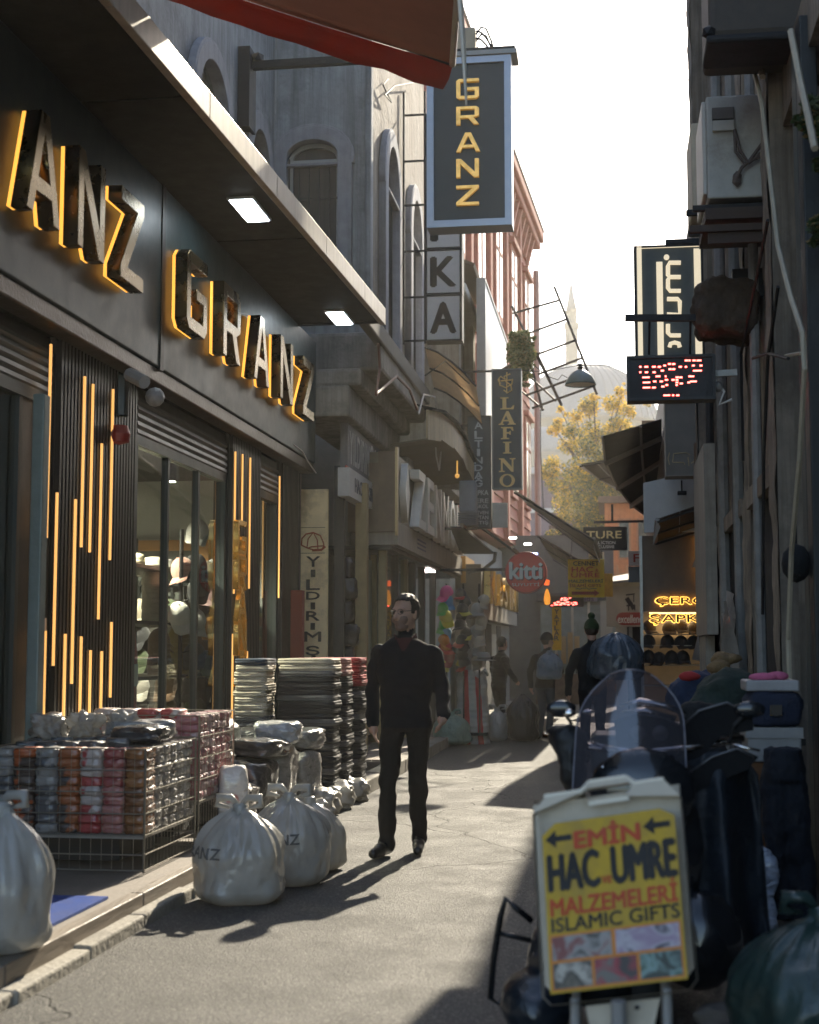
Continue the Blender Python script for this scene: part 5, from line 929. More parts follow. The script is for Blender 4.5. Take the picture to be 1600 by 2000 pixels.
for i in range(4):
    m = MB(); (a, b), (c, d) = E[i], E[i + 1]; m.add([a, b, d, c], [(0, 1, 2, 3)]); o = m.build('cloth_panel', dka, cr); md = o.modifiers.new('t', 'SOLIDIFY'); md.thickness = .012
for i in range(1, 4): MB().bar(E[i][0] - EZ * .03, E[i][1] - EZ * .03, .05, .1).build('rib', M('rib_pale', (.22, .2, .18), .6), cr)
MB().tube([e[1] for e in E], .02, 6).build('edge_bar', M('awning_bar', (.3, .28, .25), .5), cr); P('hanger', dark, cr, (AY(1284, 0, 20.4).x, AY(1300, 0, 20.4).x, 20.35, 20.42, AY(0, 930, 20.4).z, AY(0, 790, 20.4).z))
MB().tube([E[0][0].lerp(E[0][1], .35) - EZ * .02, E[1][0].lerp(E[1][1], .35) - EZ * .02, E[2][0].lerp(E[2][1], .4) - EZ * .02, E[3][0].lerp(E[3][1], .5) - EZ * .02], .02, 6).build('long_rib', M('rib_pale', (.22, .2, .18), .6), cr)
slope_awning('small dark awning with a pointed end behind the curved black awning', [AY(1195, 896, 29), AY(1132, 908, 29), AY(1205, 955, 33), AY(1230, 950, 33)], 2, M('awning_brown', (.08, .07, .06), .8, trl=.1))
sm = slope_awning('short dark awning above the hat shop window', [AY(1372, 985, 18.4), AY(1284, 1015, 18.4), AY(1280, 1058, 19.4), AY(1372, 1030, 19.4)], 2, M('awning_brown', (.08, .07, .06), .8, trl=.1))
MB().slab([AY(1284, 1015, 18.4), AY(1280, 1040, 18.45), AY(1276, 1065, 18.5), AY(1290, 1030, 18.4)], .006).build('loose_flap', M('flap_pale', (.32, .3, .27), .8), sm)
# hat shop window with glowing outline letters
hw_ = thing('hat_shop_window', 'lit hat shop window with glowing outlined letters on the right', 'shop', tuple(AY(1320, 1400, 19.6)))
x0, x1, z0, z1 = rect(1258, 1045, 1385, 1390, 19.6)
P('panel', M('hatshop_brown', (.17, .13, .09), .6, var=.2), hw_, (x0, 1.34, 19.65, 19.75, 1.9, z1)); P('back_wall', M('hatshop_back', (.2, .16, .11), .7, var=.25, emit=(1, .62, .28), estr=.02), hw_, (x0, 1.34, 20.3, 20.38, 0, 1.9)); P('post', M('post_steel', (.4, .4, .38), .4, metal=.6), hw_, (x0 - .03, x0 + .01, 19.6, 19.64, 0, z1)); P('side_wall', M('hatshop_brown', (.17, .13, .09), .6), hw_, (1.3, 1.34, 19.75, 20.3, 0, 1.9))
neon = M('neon_amber', (1, .6, .1), .4, var=0, bump=0, emit=(1, .5, .08), estr=1.5)
def outline_text(par, s_, r, Y):
    a0, a1, c0, c1 = rect(*r, Y); text('letter_glow', s_, neon, par, (a0 - .006, Y - .003, c0 - .006), EX, EZ, a1 - a0 + .012, c1 - c0 + .012, bold=.055, depth=.01); text('letter_face', s_, M('letter_bronze', (.05, .035, .02), .4), par, (a0, Y - .02, c0), EX, EZ, a1 - a0, c1 - c0, bold=.018, depth=.012)
outline_text(hw_, 'ÇERÇİ', (1281, 1162, 1395, 1183), 19.64); outline_text(hw_, 'ŞAPKA', (1270, 1199, 1392, 1220), 19.64)
for px in (1367, 1371): stroke(hw_, ((px, 1035), (px - 1, 1075), (px + 1, 1140)), 19.6, .012, neon, 'neon_tube')
for k, py in enumerate((1240, 1262, 1300, 1340)): zq = AY(1300, py, 19.9).z; P('glass_shelf', M('shelf_glass', (.3, .27, .2), .3), hw_, (x0 + .02, 1.3, 19.7, 20.25, zq, zq + .012))
sp = bpy.data.lights.new('window_lamp', 'AREA'); sp.energy = 2.2; sp.size = .5; sp.color = (1, .7, .35); so_ = bpy.data.objects.new('window_lamp', sp); COL.objects.link(so_); so_.location = (.85, 19.98, 1.86)
P('lamp_strip', M('strip_lamp', (1, .7, .3), .4, var=0, emit=(1, .62, .25), estr=1.2), hw_, (x0 + .1, 1.2, 19.9, 20.0, 1.87, 1.89))
# white side panel, wood strip between
sidep = thing('side_panel', 'tall pale shop side panel with wooden edge on the right', 'panel', (1.25, 17, 0)); P('sheet', M('side_pale', (.36, .34, .29), .6, var=.2, streak=.4), sidep, (.98, 1.1, 15.6, 17.6, 1.55, 3.6)); P('wood_edge', M('wood_edge', (.2, .13, .08), .8, var=.3, stretch=(6, 6, .4)), sidep, (1.0, 1.1, 17.62, 17.8, 1.6, 3.9)); P('lower_sheet', M('side_pale', (.36, .34, .29), .6), sidep, (1.0, 1.1, 16.2, 17.4, .1, 1.54))
# ================================================================ caps and hats
def cap_mesh():
    m = MB(); n = 14; vs = []; rows_ = 6
    for j in range(rows_):
        a = j / (rows_ - 1) * math.pi / 2 * .98
        for i in range(n): th = 2 * math.pi * i / n; vs.append((.088 * math.cos(a) * math.cos(th), .1 * math.cos(a) * math.sin(th), .12 * math.sin(a) ** .9))
    m.add(vs, [(j * n + i, j * n + (i + 1) % n, (j + 1) * n + (i + 1) % n, (j + 1) * n + i) for j in range(rows_ - 1) for i in range(n)] + [tuple((rows_ - 1) * n + i for i in range(n))])
    m.sphere((0, 0, .121), .008, 1)
    b = MB(); k = 9; vs = []
    for i in range(k):
        u = -1 + 2 * i / (k - 1); x = .083 * u; y0 = -.1 * math.sqrt(max(0, 1 - (x / .088) ** 2)); y1 = -.1 - .075 * math.sqrt(max(0, 1 - u * u)) ** .7
        vs += [(x, y0, .004), (x * .95, y1, -.012 - .022 * u * u)]
    b.add(vs + [(v[0], v[1], v[2] - .006) for v in vs], [(i * 2, i * 2 + 2, i * 2 + 3, i * 2 + 1) for i in range(k - 1)] + [(2 * k + i * 2, 2 * k + i * 2 + 1, 2 * k + i * 2 + 3, 2 * k + i * 2 + 2) for i in range(k - 1)] + [(i * 2 + 1, i * 2 + 3, 2 * k + i * 2 + 3, 2 * k + i * 2 + 1) for i in range(k - 1)])
    return m, b
CM, BMm = cap_mesh(); cap_cache = {}
def cap(label, loc, rot, col, group, scale=1.15, brim=None):
    key = (col, brim)
    if key not in cap_cache:
        t_ = thing('cap', label, 'cap', (0, 0, 0), group); a = CM.build('crown', M('cap_%.2f_%.2f_%.2f' % col, col, .85, var=.15, bump=.25, bscale=90, sheen=.2), t_, True); bc = brim or col; b = BMm.build('brim', M('cap_%.2f_%.2f_%.2f' % bc, bc, .85, var=.15, bump=.25, bscale=90, sheen=.2), t_, True); cap_cache[key] = t_
    else:
        t_ = copy_tree(cap_cache[key]); tag(t_, label, 'cap', group)
    t_.location = loc; t_.rotation_euler = rot; t_.scale = (scale,) * 3
    return t_
def brim_hat(label, loc, col, group=None, s=1.0):
    t_ = thing('brim_hat', label, 'hat', loc, group); m = MB(); m.lathe([(.2, .0), (.15, .008), (.1, .012), (.095, .07), (.085, .11), (.05, .122), (0, .115)], loc, 20, sx=1, sy=1.15, cap=False); m.build('crown', M('felt_%.2f_%.2f' % col[:2], col, .9, var=.08, bump=.15), t_, True); MB().lathe([(.099, .016), (.1, .016), (.098, .045), (.096, .045)], loc, 20, sy=1.15, cap=False).build('band', M('hat_band', (.1, .08, .07), .7), t_); return t_
cream_c, pink_c, blk_c, wht_c, tan_c, grn_c = (.6, .53, .43), (.5, .27, .22), (.02, .02, .022), (.6, .58, .55), (.45, .22, .06), (.05, .075, .03)
for k, (px, c) in enumerate(((238, cream_c), (262, (.55, .5, .38)), (300, (.64, .6, .5)), (324, wht_c))):
    p = AX(px, 1104, -4.35); brim_hat(('pale felt brim hat at the far left of the window shelf', 'beige felt brim hat second on the window shelf', 'cream brim hat third on the window shelf', 'white brim hat at the right end of the window shelf')[k], (-4.35, p.y, 2.15), c)
wc = [(385, 1045, wht_c, (.4, .2, .3), 'white cap highest on the window rack'), (360, 1118, pink_c, (.5, -.2, -.5), 'dusty pink cap left on the window rack'), (382, 1110, blk_c, (.6, 0, .4), 'black cap behind the dusty pink cap'), (400, 1125, (.34, .3, .22), (.4, .2, .4), 'khaki cap on the window rack'), (415, 1120, (.3, .3, .3), (.3, .3, .6), 'grey patterned cap at the rack edge'),
      (388, 1155, blk_c, (.5, .1, .2), 'black cap in the middle of the window rack'), (405, 1165, (.55, .36, .36), (.4, .2, .5), 'pale pink cap on the window rack'), (420, 1170, (.58, .38, .36), (.3, .3, .7), 'light pink cap at the rack edge'), (350, 1205, wht_c, (.7, -.3, .6), 'white cap tilted low on the window rack'), (378, 1218, (.5, .48, .45), (.5, .1, .8), 'off-white cap with dark brim on the rack'), (410, 1235, tan_c, (.2, .0, .5), 'tan suede cap alone below the pink caps'), (400, 1300, grn_c, (.4, 0, .9), 'dark green cap at the bottom of the rack'), (380, 1285, blk_c, (.4, 0, .2), 'black cap beside the dark green cap')]
for px, py, c, rt_, lab in wc:
    p = AX(px, py, -3.86 + .12 * (px % 3) / 3 - .1); cap(lab, tuple(p), (rt_[0], rt_[1], rt_[2]), c, 'caps on the window rack', 1.25)
for k in range(9): p = AX(282, 1215 - k * 11, -4.3); cap('%s from the top, cream cap in the tall nested stack on the shelf' % ORD[8 - k].replace('topmost', 'first'), (-4.3, 13.05 + rnd.uniform(-.02, .02), 1.64 + k * .045), (0, 0, .8 + rnd.uniform(-.2, .2)), cream_c, 'nested cream caps', 1.2)
for k in range(8): cap('%s from the top, dark yellow cap in the nested stack beside the cream caps' % ORD[7 - k].replace('topmost', 'first'), (-4.25, 13.75 + rnd.uniform(-.02, .02), 1.15 + k * .05), (0, 0, .6 + rnd.uniform(-.2, .2)), (.2, .15, .03), 'nested dark yellow caps', 1.2)
for k in range(7): cap('%s from the top, brown cap in the low nested stack behind the window' % ORD[6 - k].replace('topmost', 'first'), (-4.25, 13.1 + rnd.uniform(-.02, .02), 1.15 + k * .05), (0, 0, .6 + rnd.uniform(-.2, .2)), (.16, .1, .06), 'nested brown caps', 1.2)
icol = [(.05, .045, .04), (.12, .07, .04), (.3, .26, .2), (.03, .03, .035), (.06, .08, .04), (.45, .42, .38)]; inm = ['black', 'brown', 'beige', 'charcoal', 'olive', 'off-white']
for i in range(5):
    for k in range(6):
        q = (i * 2 + k) % 6; cap('%s cap, %s row from the top, %s across on the shop end wall' % (inm[q], ORD[k].replace('topmost', 'first'), ORD[i].replace('topmost', 'first')), (-5.55 + i * .33, 15.38, 1.78 - k * .27), (.5, 0, rnd.uniform(-.4, .4)), icol[q], 'caps on the shop end wall', 1.5)
rk = thing('cap_rack', 'black wire rack holding caps inside the shop window', 'rack', (-3.95, 12.8, .13)); MB().tube([(-3.95, 12.8, .13), (-3.95, 12.8, 2.5)], .02, 8).build('pole', iron, rk); MB().lathe([(.25, .13), (.25, .15), (0, .16)], (-3.95, 12.8, 0), 16).build('base', iron, rk)
for k in range(7): MB().tube([(-3.95, 12.8, .9 + k * .23), (-3.86, 12.75 + .2 * ((k % 3) - 1), .93 + k * .23)], .007, 5).build('hook', iron, rk)
sv = thing('bottle', 'red plush bottle cover standing by the window', 'bottle', (-3.9, 11.1, .7)); p = AX(248, 1300, -3.9); sv.location = (-3.9, p.y, .13)
MB().lathe([(0, .13), (.1, .13), (.1, .72), (.09, .76)], (-3.9, p.y, 0), 14).build('stand', dark, sv); MB().lathe([(.075, .76), (.085, .95), (.08, 1.12), (.085, 1.35), (.06, 1.55), (.02, 1.6)], (-3.9, p.y, 0), 14).build('cover', M('plush_red', (.4, .02, .015), .95, var=.3, bump=.8, bscale=80, sheen=.6), sv); MB().lathe([(.083, 1.1), (.09, 1.12), (.09, 1.26), (.084, 1.28)], (-3.9, p.y, 0), 14, cap=False).build('band', white_p, sv)
# bright caps on the street stand
cst = thing('cap_stand', 'tall street stand of bright caps beside the walking man', 'stand', tuple(AY(885, 1320, 21.0))); 
for px in (872, 905, 936): a = AY(px, 1140, 21.15); P('pole', iron, cst, (a.x - .012, a.x + .012, 21.14, 21.165, 0.13, a.z))
P('base', iron, cst, (AY(860, 0, 21.1).x, AY(945, 0, 21.1).x, 21.05, 21.4, .13, .17))
colA = [(.75, .1, .28), (.1, .3, .55), (.15, .45, .1), (.6, .5, .05), (.1, .4, .1), (.12, .3, .5), (.6, .2, .04), (.5, .05, .04), (.3, .05, .05), (.5, .4, .06)]
nmA = ['hot pink', 'blue', 'green', 'yellow', 'bright green', 'sky blue', 'orange', 'red', 'maroon', 'mustard']
for k in range(10):
    a = AY(872 + rnd.uniform(-6, 6), 1160 + k * 15.5, 21.0); cap(nmA[k] + ' cap in the first column of the street cap stand', (a.x, 21.02 + rnd.uniform(-.05, .05), a.z), (rnd.uniform(.1, .9), rnd.uniform(-.3, .3), rnd.uniform(-.9, .9)), colA[k], 'caps on the street stand', rnd.uniform(.9, 1.15))
for k in range(10):
    a = AY(905 + rnd.uniform(-6, 6), 1164 + k * 15, 21.0); cap('%s black cap from the top in the second column of the street cap stand' % ORD[k].replace('topmost', 'first'), (a.x, 21.02 + rnd.uniform(-.05, .05), a.z), (rnd.uniform(.1, .9), rnd.uniform(-.3, .3), rnd.uniform(-.9, .9)), (.025, .024, .026), 'black caps on the street stand', rnd.uniform(.9, 1.15), brim=((.35, .04, .03) if k % 3 == 0 else (.45, .38, .05) if k % 3 == 2 else None))
for k in range(7):
    a = AY(937 + rnd.uniform(-7, 7), 1175 + k * 20, 21.0); cap(('white and black' if k % 2 else 'beige') + ' patterned cap, %s in the third column of the street cap stand' % ORD[k].replace('topmost', 'first'), (a.x, 21.05, a.z), (rnd.uniform(.1, .9), rnd.uniform(-.3, .3), rnd.uniform(-.9, .9)), (.3, .28, .25) if k % 2 else (.42, .36, .27), 'patterned caps on the street stand', rnd.uniform(.9, 1.15))
bh2 = brim_hat('grey wide brim hat hanging low on the street cap stand', tuple(AY(945, 1290, 20.9)), (.25, .24, .22))
# caps in the lit window on the right
for k, (px, py) in enumerate(((1268, 1222), (1307, 1224), (1330, 1221), (1358, 1224), (1262, 1250), (1304, 1250), (1330, 1252), (1355, 1252), (1256, 1280), (1288, 1284), (1312, 1281), (1334, 1281))):
    a = AY(px, py + 8, 19.8); row_ = ('top', 'middle', 'bottom')[k // 4]; cap('dark cap, %s in the %s row of the lit window' % (('first', 'second', 'third', 'fourth')[k % 4], row_), (max(a.x, .46), 19.8, a.z), (.15, 0, rnd.uniform(-.5, .5)), (.03, .025, .02), 'caps in the lit window', 1.1)
# ================================================================ wrapped packs and baskets
def pack_mesh(seed, sx, sy, sz, amp=.012, cuts=5, pw=5.0):
    r_ = random.Random(seed); bm = bmesh.new(); bmesh.ops.create_cube(bm, size=2); bmesh.ops.subdivide_edges(bm, edges=bm.edges[:], cuts=cuts, use_grid_fill=True)
    for v in bm.verts:
        c = v.co; l = (abs(c.x) ** pw + abs(c.y) ** pw + abs(c.z) ** (5.0 if pw < 6 else 3.2)) ** (1 / pw); d = c / l
        n_ = noise.noise(Vector((c.x * 1.8 + seed, c.y * 1.8, c.z * 1.5 + seed))) + .6 * noise.noise(Vector((c.x * 5 + seed * 3, c.y * 5, c.z * 4)))
        d = Vector((d.x * sx / 2, d.y * sy / 2, d.z * sz / 2)); v.co = d + d.normalized() * amp * n_ + Vector((0, 0, sz / 2))
    me = bpy.data.meshes.new('pack'); bm.to_mesh(me); bm.free(); me.polygons.foreach_set('use_smooth', [True] * len(me.polygons)); return me
def wrap(nm, col, **k): return M('wrap_' + nm, col, k.pop('rough', .5), var=.35, scale=14, bump=k.pop('bump', .75), bscale=22, coat=k.pop('coat', .9), crinkle=(9, .55), stretch=k.pop('stretch', (1, 1, 2)), **k)
stripe = {}
def knit(nm, c1, c2, sc_=9):
    if nm in stripe: return stripe[nm]
    m = wrap('knit_' + nm, c1); nt = m.node_tree; b = nt.nodes['Principled BSDF']; src = b.inputs['Base Color'].links[0].from_socket
    tc = N(nt, 'ShaderNodeTexCoord'); nz = N(nt, 'ShaderNodeTexNoise'); nz.inputs['Scale'].default_value = sc_; nt.links.new(tc.outputs['Object'], nz.inputs['Vector']); oi = N(nt, 'ShaderNodeObjectInfo'); ad = N(nt, 'ShaderNodeMath', operation='ADD'); nt.links.new(nz.outputs[0], ad.inputs[0]); mu = N(nt, 'ShaderNodeMath', operation='MULTIPLY_ADD'); mu.inputs[1].default_value = .5; mu.inputs[2].default_value = -.25; nt.links.new(oi.outputs['Random'], mu.inputs[0]); nt.links.new(mu.outputs[0], ad.inputs[1])
    mr = N(nt, 'ShaderNodeMapRange'); mr.inputs[1].default_value = .47; mr.inputs[2].default_value = .53; nt.links.new(ad.outputs[0], mr.inputs[0]); mx = N(nt, 'ShaderNodeMix', data_type='RGBA'); nt.links.new(mr.outputs[0], mx.inputs[0]); nt.links.new(src, mx.inputs[6]); mx.inputs[7].default_value = (*c2, 1); nt.links.new(mx.outputs[2], b.inputs['Base Color']); stripe[nm] = m; return m
KN = {'orange': knit('orange', (.42, .09, .02), (.06, .04, .035)), 'grey': knit('grey', (.1, .1, .105), (.3, .29, .28)), 'rust': knit('rust', (.05, .04, .04), (.34, .1, .03)), 'red': knit('red', (.38, .05, .05), (.5, .42, .38)), 'maroon': knit('maroon', (.28, .05, .05), (.4, .16, .14)), 'brown': knit('brown', (.16, .06, .02), (.28, .12, .04)), 'silver': knit('silver', (.2, .19, .185), (.38, .37, .36)), 'pink': knit('pink', (.34, .12, .14), (.5, .36, .36)), 'dark': knit('dark', (.03, .035, .04), (.1, .1, .1))}
PV = {}
def pack(label, group, loc, rz, dims, matname, seed, name='sock_pack', cat='pack', mat=None):
    key = (dims, matname, seed)
    if key not in PV:
        me = pack_mesh(seed, *dims, pw=12.0 if name == 'folded_trousers' else 6.5); me.materials.append(mat or KN[matname]); PV[key] = me
    o = bpy.data.objects.new(name, PV[key]); COL.objects.link(o); o.location = loc; o.rotation_euler = (0, 0, rz); return tag(o, label, cat, group)
def basket(lab, x0, x1, y0, y1, z0, zsh, z1, hn, vstep=.06):
    t_ = thing('wire_basket', lab, 'basket', ((x0 + x1) / 2, (y0 + y1) / 2, z0)); ws = M('basket_wire', (.28, .26, .22), .4, metal=.7, var=.15, bump=0)
    def wire(a, b, r=.0035): MB().tube([a, b], r, 5).build('wire', ws, t_)
    for i in range(hn + 1):
        z = zsh + (z1 - zsh) * i / hn; r = .0038
        wire((x0, y0, z), (x1, y0, z), r); wire((x1, y0, z), (x1, y1, z), r); wire((x1, y1, z), (x0, y1, z), r); wire((x0, y1, z), (x0, y0, z), r)
    for zz_ in (z0 + .012, z0 + .1): wire((x0, y0, zz_), (x1, y0, zz_), .004); wire((x1, y0, zz_), (x1, y1, zz_), .004)
    for x in (x0, x1):
        for y_ in (y0, y1): MB().tube([(x, y_, z0), (x, y_, z1)], .008, 6).build('corner_post', ws, t_)
    n = int((x1 - x0) / vstep)
    for i in range(1, n): x = x0 + (x1 - x0) * i / n; wire((x, y0, z0 + .01), (x, y0, z1), .0014)
    n = int((y1 - y0) / vstep)
    for i in range(1, n): y_ = y0 + (y1 - y0) * i / n; wire((x1, y_, z0 + .01), (x1, y_, z1), .0014)
    P('shelf', M('basket_shelf', (.3, .28, .25), .5), t_, (x0 + .01, x1 - .01, y0 + .01, y1 - .01, zsh - .02, zsh)); P('back_board', M('basket_dark', (.03, .03, .03), .7), t_, (x0 + .05, x1 - .25, y0 + .3, y1 - .05, z0 + .02, zsh - .03))
    return t_
bx0, bx1, by0, by1 = -3.62, -2.67, 8.02, 9.02
basket('near wire basket stacked with wrapped knitwear in front of the dark shop', bx0, bx1, by0, by1, .132, .34, .83, 4)
cols = ['grey', 'orange', 'grey', 'rust', 'red', 'maroon', 'brown']
G1 = 'wrapped packs in the near basket'
CN = ['leftmost grey', 'orange', 'inner grey', 'rust and black', 'red and white', 'maroon', 'brown corner']
for i, c in enumerate(cols):
    x = bx0 + .07 + i * .135
    for k in range(9): pack('knit pack, %s from the top in the %s column of the near basket' % (ORD[8 - k].replace('topmost', 'first'), CN[i]), G1, (x, by0 + .125 + rnd.uniform(-.008, .008), .342 + k * .0535), rnd.uniform(-.06, .06), (.135, .21, .058), c, i * 3 + k % 3)
for j in range(5):
    for k in range(9): pack('silver pack, %s from top, %s column from the corner of the near basket' % (ORD[8 - k].replace('topmost', 'first'), ORD[j].replace('topmost', 'first')), 'silver packs in the near basket', (bx1 - .115 + rnd.uniform(-.008, .008), by0 + .31 + j * .148, .342 + k * .0535), math.pi / 2 + rnd.uniform(-.06, .06), (.14, .21, .058), 'silver', 40 + (j + k) % 4)
for i in range(5):
    for j in range(4): pack('dark pack on top inside the near basket, %s from the pillar, %s row back' % (ORD[i].replace('topmost', 'first'), ORD[j].replace('topmost', 'first')), G1 + ' top', (bx0 + .1 + i * .145, by0 + .34 + j * .17, .78 + rnd.uniform(0, .03)), rnd.uniform(-.5, .5), (.15, .2, .07), 'dark', 50 + (i + j) % 4)
clear = wrap('clear', (.26, .25, .24), rough=.3, alpha=1.0); dkw = wrap('darkbundle', (.04, .042, .045), rough=.35)
def bundle(name, label, loc, rz, dims, mat, seed, cat='bundle', amp=.03, group=None):
    me = pack_mesh(seed, *dims, amp=amp, cuts=9); o = link(name, me, mat); o.location = loc; o.rotation_euler = (0, 0, rz); return tag(o, label, cat, group)
bundle('textile_bundle', 'grey wrapped textile bundle on top at the back of the near basket', (-2.95, 8.75, .84), .2, (.42, .26, .12), clear, 60); bundle('textile_bundle', 'dark wrapped textile bundle resting on the corner of the near basket', (-2.85, 8.45, .84), -.2, (.3, .24, .1), dkw, 61)
bundle('textile_bundle', 'large grey wrapped bundle of knitwear lying behind the near basket', (-3.05, 9.3, .82), .1, (.5, .34, .17), clear, 62)
for k in range(3): bundle('plastic_bag', ('crumpled clear plastic bag left on the near basket', 'crumpled clear plastic bag in the middle on the near basket', 'small crumpled clear plastic bag by the grey bundle')[k], (-3.45 + k * .2, 8.5 + .1 * k, .86), k, (.17, .15, .14), wrap('plastic', (.4, .4, .39), rough=.2, trl=.5), 64 + k, 'plastic bag', .05)
cx0, cx1, cy0, cy1 = -3.45, -2.67, 9.1, 9.95
basket('second wire basket full of pink wrapped packs behind the near one', cx0, cx1, cy0, cy1, .132, .42, .97, 4)
for j in range(6):
    for k in range(10): pack('pink pack, %s from the top, %s column of the second basket' % (ORD[9 - k].replace('topmost', 'first'), ORD[j].replace('topmost', 'first')), 'pink packs in the second basket', (cx1 - .11 + rnd.uniform(-.008, .008), cy0 + .085 + j * .138, .422 + k * .0545), math.pi / 2 + rnd.uniform(-.08, .08), (.13, .2, .058), 'pink', 70 + (j + k) % 4)
for i in range(4):
    for k in range(3): pack('maroon and white pack, %s layer, %s from the pillar, in the second basket' % (ORD[2 - k].replace('topmost', 'top'), ORD[i].replace('topmost', 'first')), 'top packs in the second basket', (cx0 + .12 + i * .15, cy0 + .12, .84 + k * .055), rnd.uniform(-.1, .1), (.14, .2, .06), 'red', 80 + (i + k) % 3)
bundle('detergent_bundle', 'red and white wrapped parcel standing beside the tied white bag', (-2.58, 9.62, .132), .3, (.2, .2, .48), knit('parcel', (.42, .03, .03), (.6, .56, .52), 5), 90, 'parcel', .015)
# dark bundles and folded trousers stacks
DB = [(-2.9, 10.35, .132, .55, .6, .3, 'lowest dark wrapped bundle behind the second basket'), (-2.85, 10.9, .132, .5, .5, .42, 'tall black wrapped bundle on the platform'), (-2.78, 11.45, .132, .42, .5, .5, 'grey clear-wrapped bundle at the platform edge'), (-3.1, 10.6, .44, .5, .5, .2, 'black bundle piled behind the pink basket'), (-2.8, 11.1, .56, .46, .5, .14, 'dark bundle lying on the tall black bundle'), (-2.72, 11.5, .64, .36, .45, .18, 'pale clear-wrapped bundle on top of the pile'), (-3.2, 11.2, .56, .4, .5, .28, 'dark folded bundle against the slatted pillar'), (-2.62, 12.0, .132, .24, .42, .42, 'narrow grey wrapped bundle beside the kerb'), (-2.62, 12.1, .56, .26, .42, .16, 'silver wrapped bundle on the narrow grey bundle'), (-3.05, 11.9, .132, .5, .5, .6, 'black bundle at the foot of the folded trousers')]
for k, (x, y_, z, a, b, c, lab) in enumerate(DB): bundle('textile_bundle', lab, (x, y_, z), rnd.uniform(-.2, .2), (a, b, c), (dkw, dkw, clear, dkw, dkw, wrap('clearpale', (.42, .43, .44), rough=.25), dkw, clear, clear, dkw)[k], 100 + k, 'bundle', .04)
fold = lambda nm, c: M('denim_' + nm, c, .85, var=.25, scale=10, bump=.5, bscale=60, coat=.25, wave=(14, 'Z', 1.0))
FD = {'black': fold('black', (.018, .02, .026)), 'navy': fold('navy', (.03, .045, .075)), 'red': fold('red', (.35, .03, .035)), 'cream': fold('cream', (.5, .45, .36)), 'rose': fold('rose', (.42, .2, .18)), 'grey': fold('grey', (.12, .12, .125))}
for s_, (x, y_) in enumerate(((-2.72, 12.75), (-2.70, 13.25), (-2.66, 13.8))):
    n = 22
    for k in range(n):
        c = ('cream', 'rose', 'red')[s_] if k >= n - (1, 3, 5)[s_] else ('grey' if k % 4 == 3 else 'black')
        if s_ == 0 and k > 19: c = 'cream'
        pack('%s folded trousers, %s from the top of the %s tall stack' % (c, ORD[21 - k].replace('topmost', 'first'), ('nearest', 'middle', 'farthest')[s_]), 'folded trousers in tall stacks', (x + rnd.uniform(-.012, .012), y_, .13 + k * .0535), rnd.uniform(-.05, .05), (.52, .4, .062), c + '_f', 120 + k % 4, 'folded_trousers', 'trousers', FD[c])
for k in range(21):
    c = 'navy' if k > 19 else 'cream' if k > 11 else 'grey' if k > 7 else 'black'
    pack('%s folded trousers, %s from the top of the pale stack by the pillar' % (c, ORD[20 - k].replace('topmost', 'first')), 'folded trousers in the pale stack', (-3.2 + rnd.uniform(-.012, .012), 12.65, .13 + k * .056), rnd.uniform(-.06, .06), (.3, .4, .064), c + '_f', 130 + k % 4, 'folded_trousers', 'trousers', FD[c])
# crumpled plastic on the kerb
wpl = M('white_plastic', (.52, .5, .46), .38, var=.2, scale=7, bump=.7, bscale=16, trl=.3, spec=.6, crinkle=(6, .8))
for k, (y_, s_, lab) in enumerate(((12.1, .2, 'crumpled white plastic on the kerb under the narrow bundle'), (12.7, .24, 'crumpled white plastic on the kerb below the first trousers stack'), (13.3, .24, 'crumpled white plastic on the kerb below the last trousers stack'), (11.5, .16, 'small crumpled white plastic on the kerb near the bags'))): bundle('plastic_sheet', lab, (-2.44, y_, .01), .2 * k, (s_, .42, .19), wpl, 140 + k, 'plastic sheet', .07)
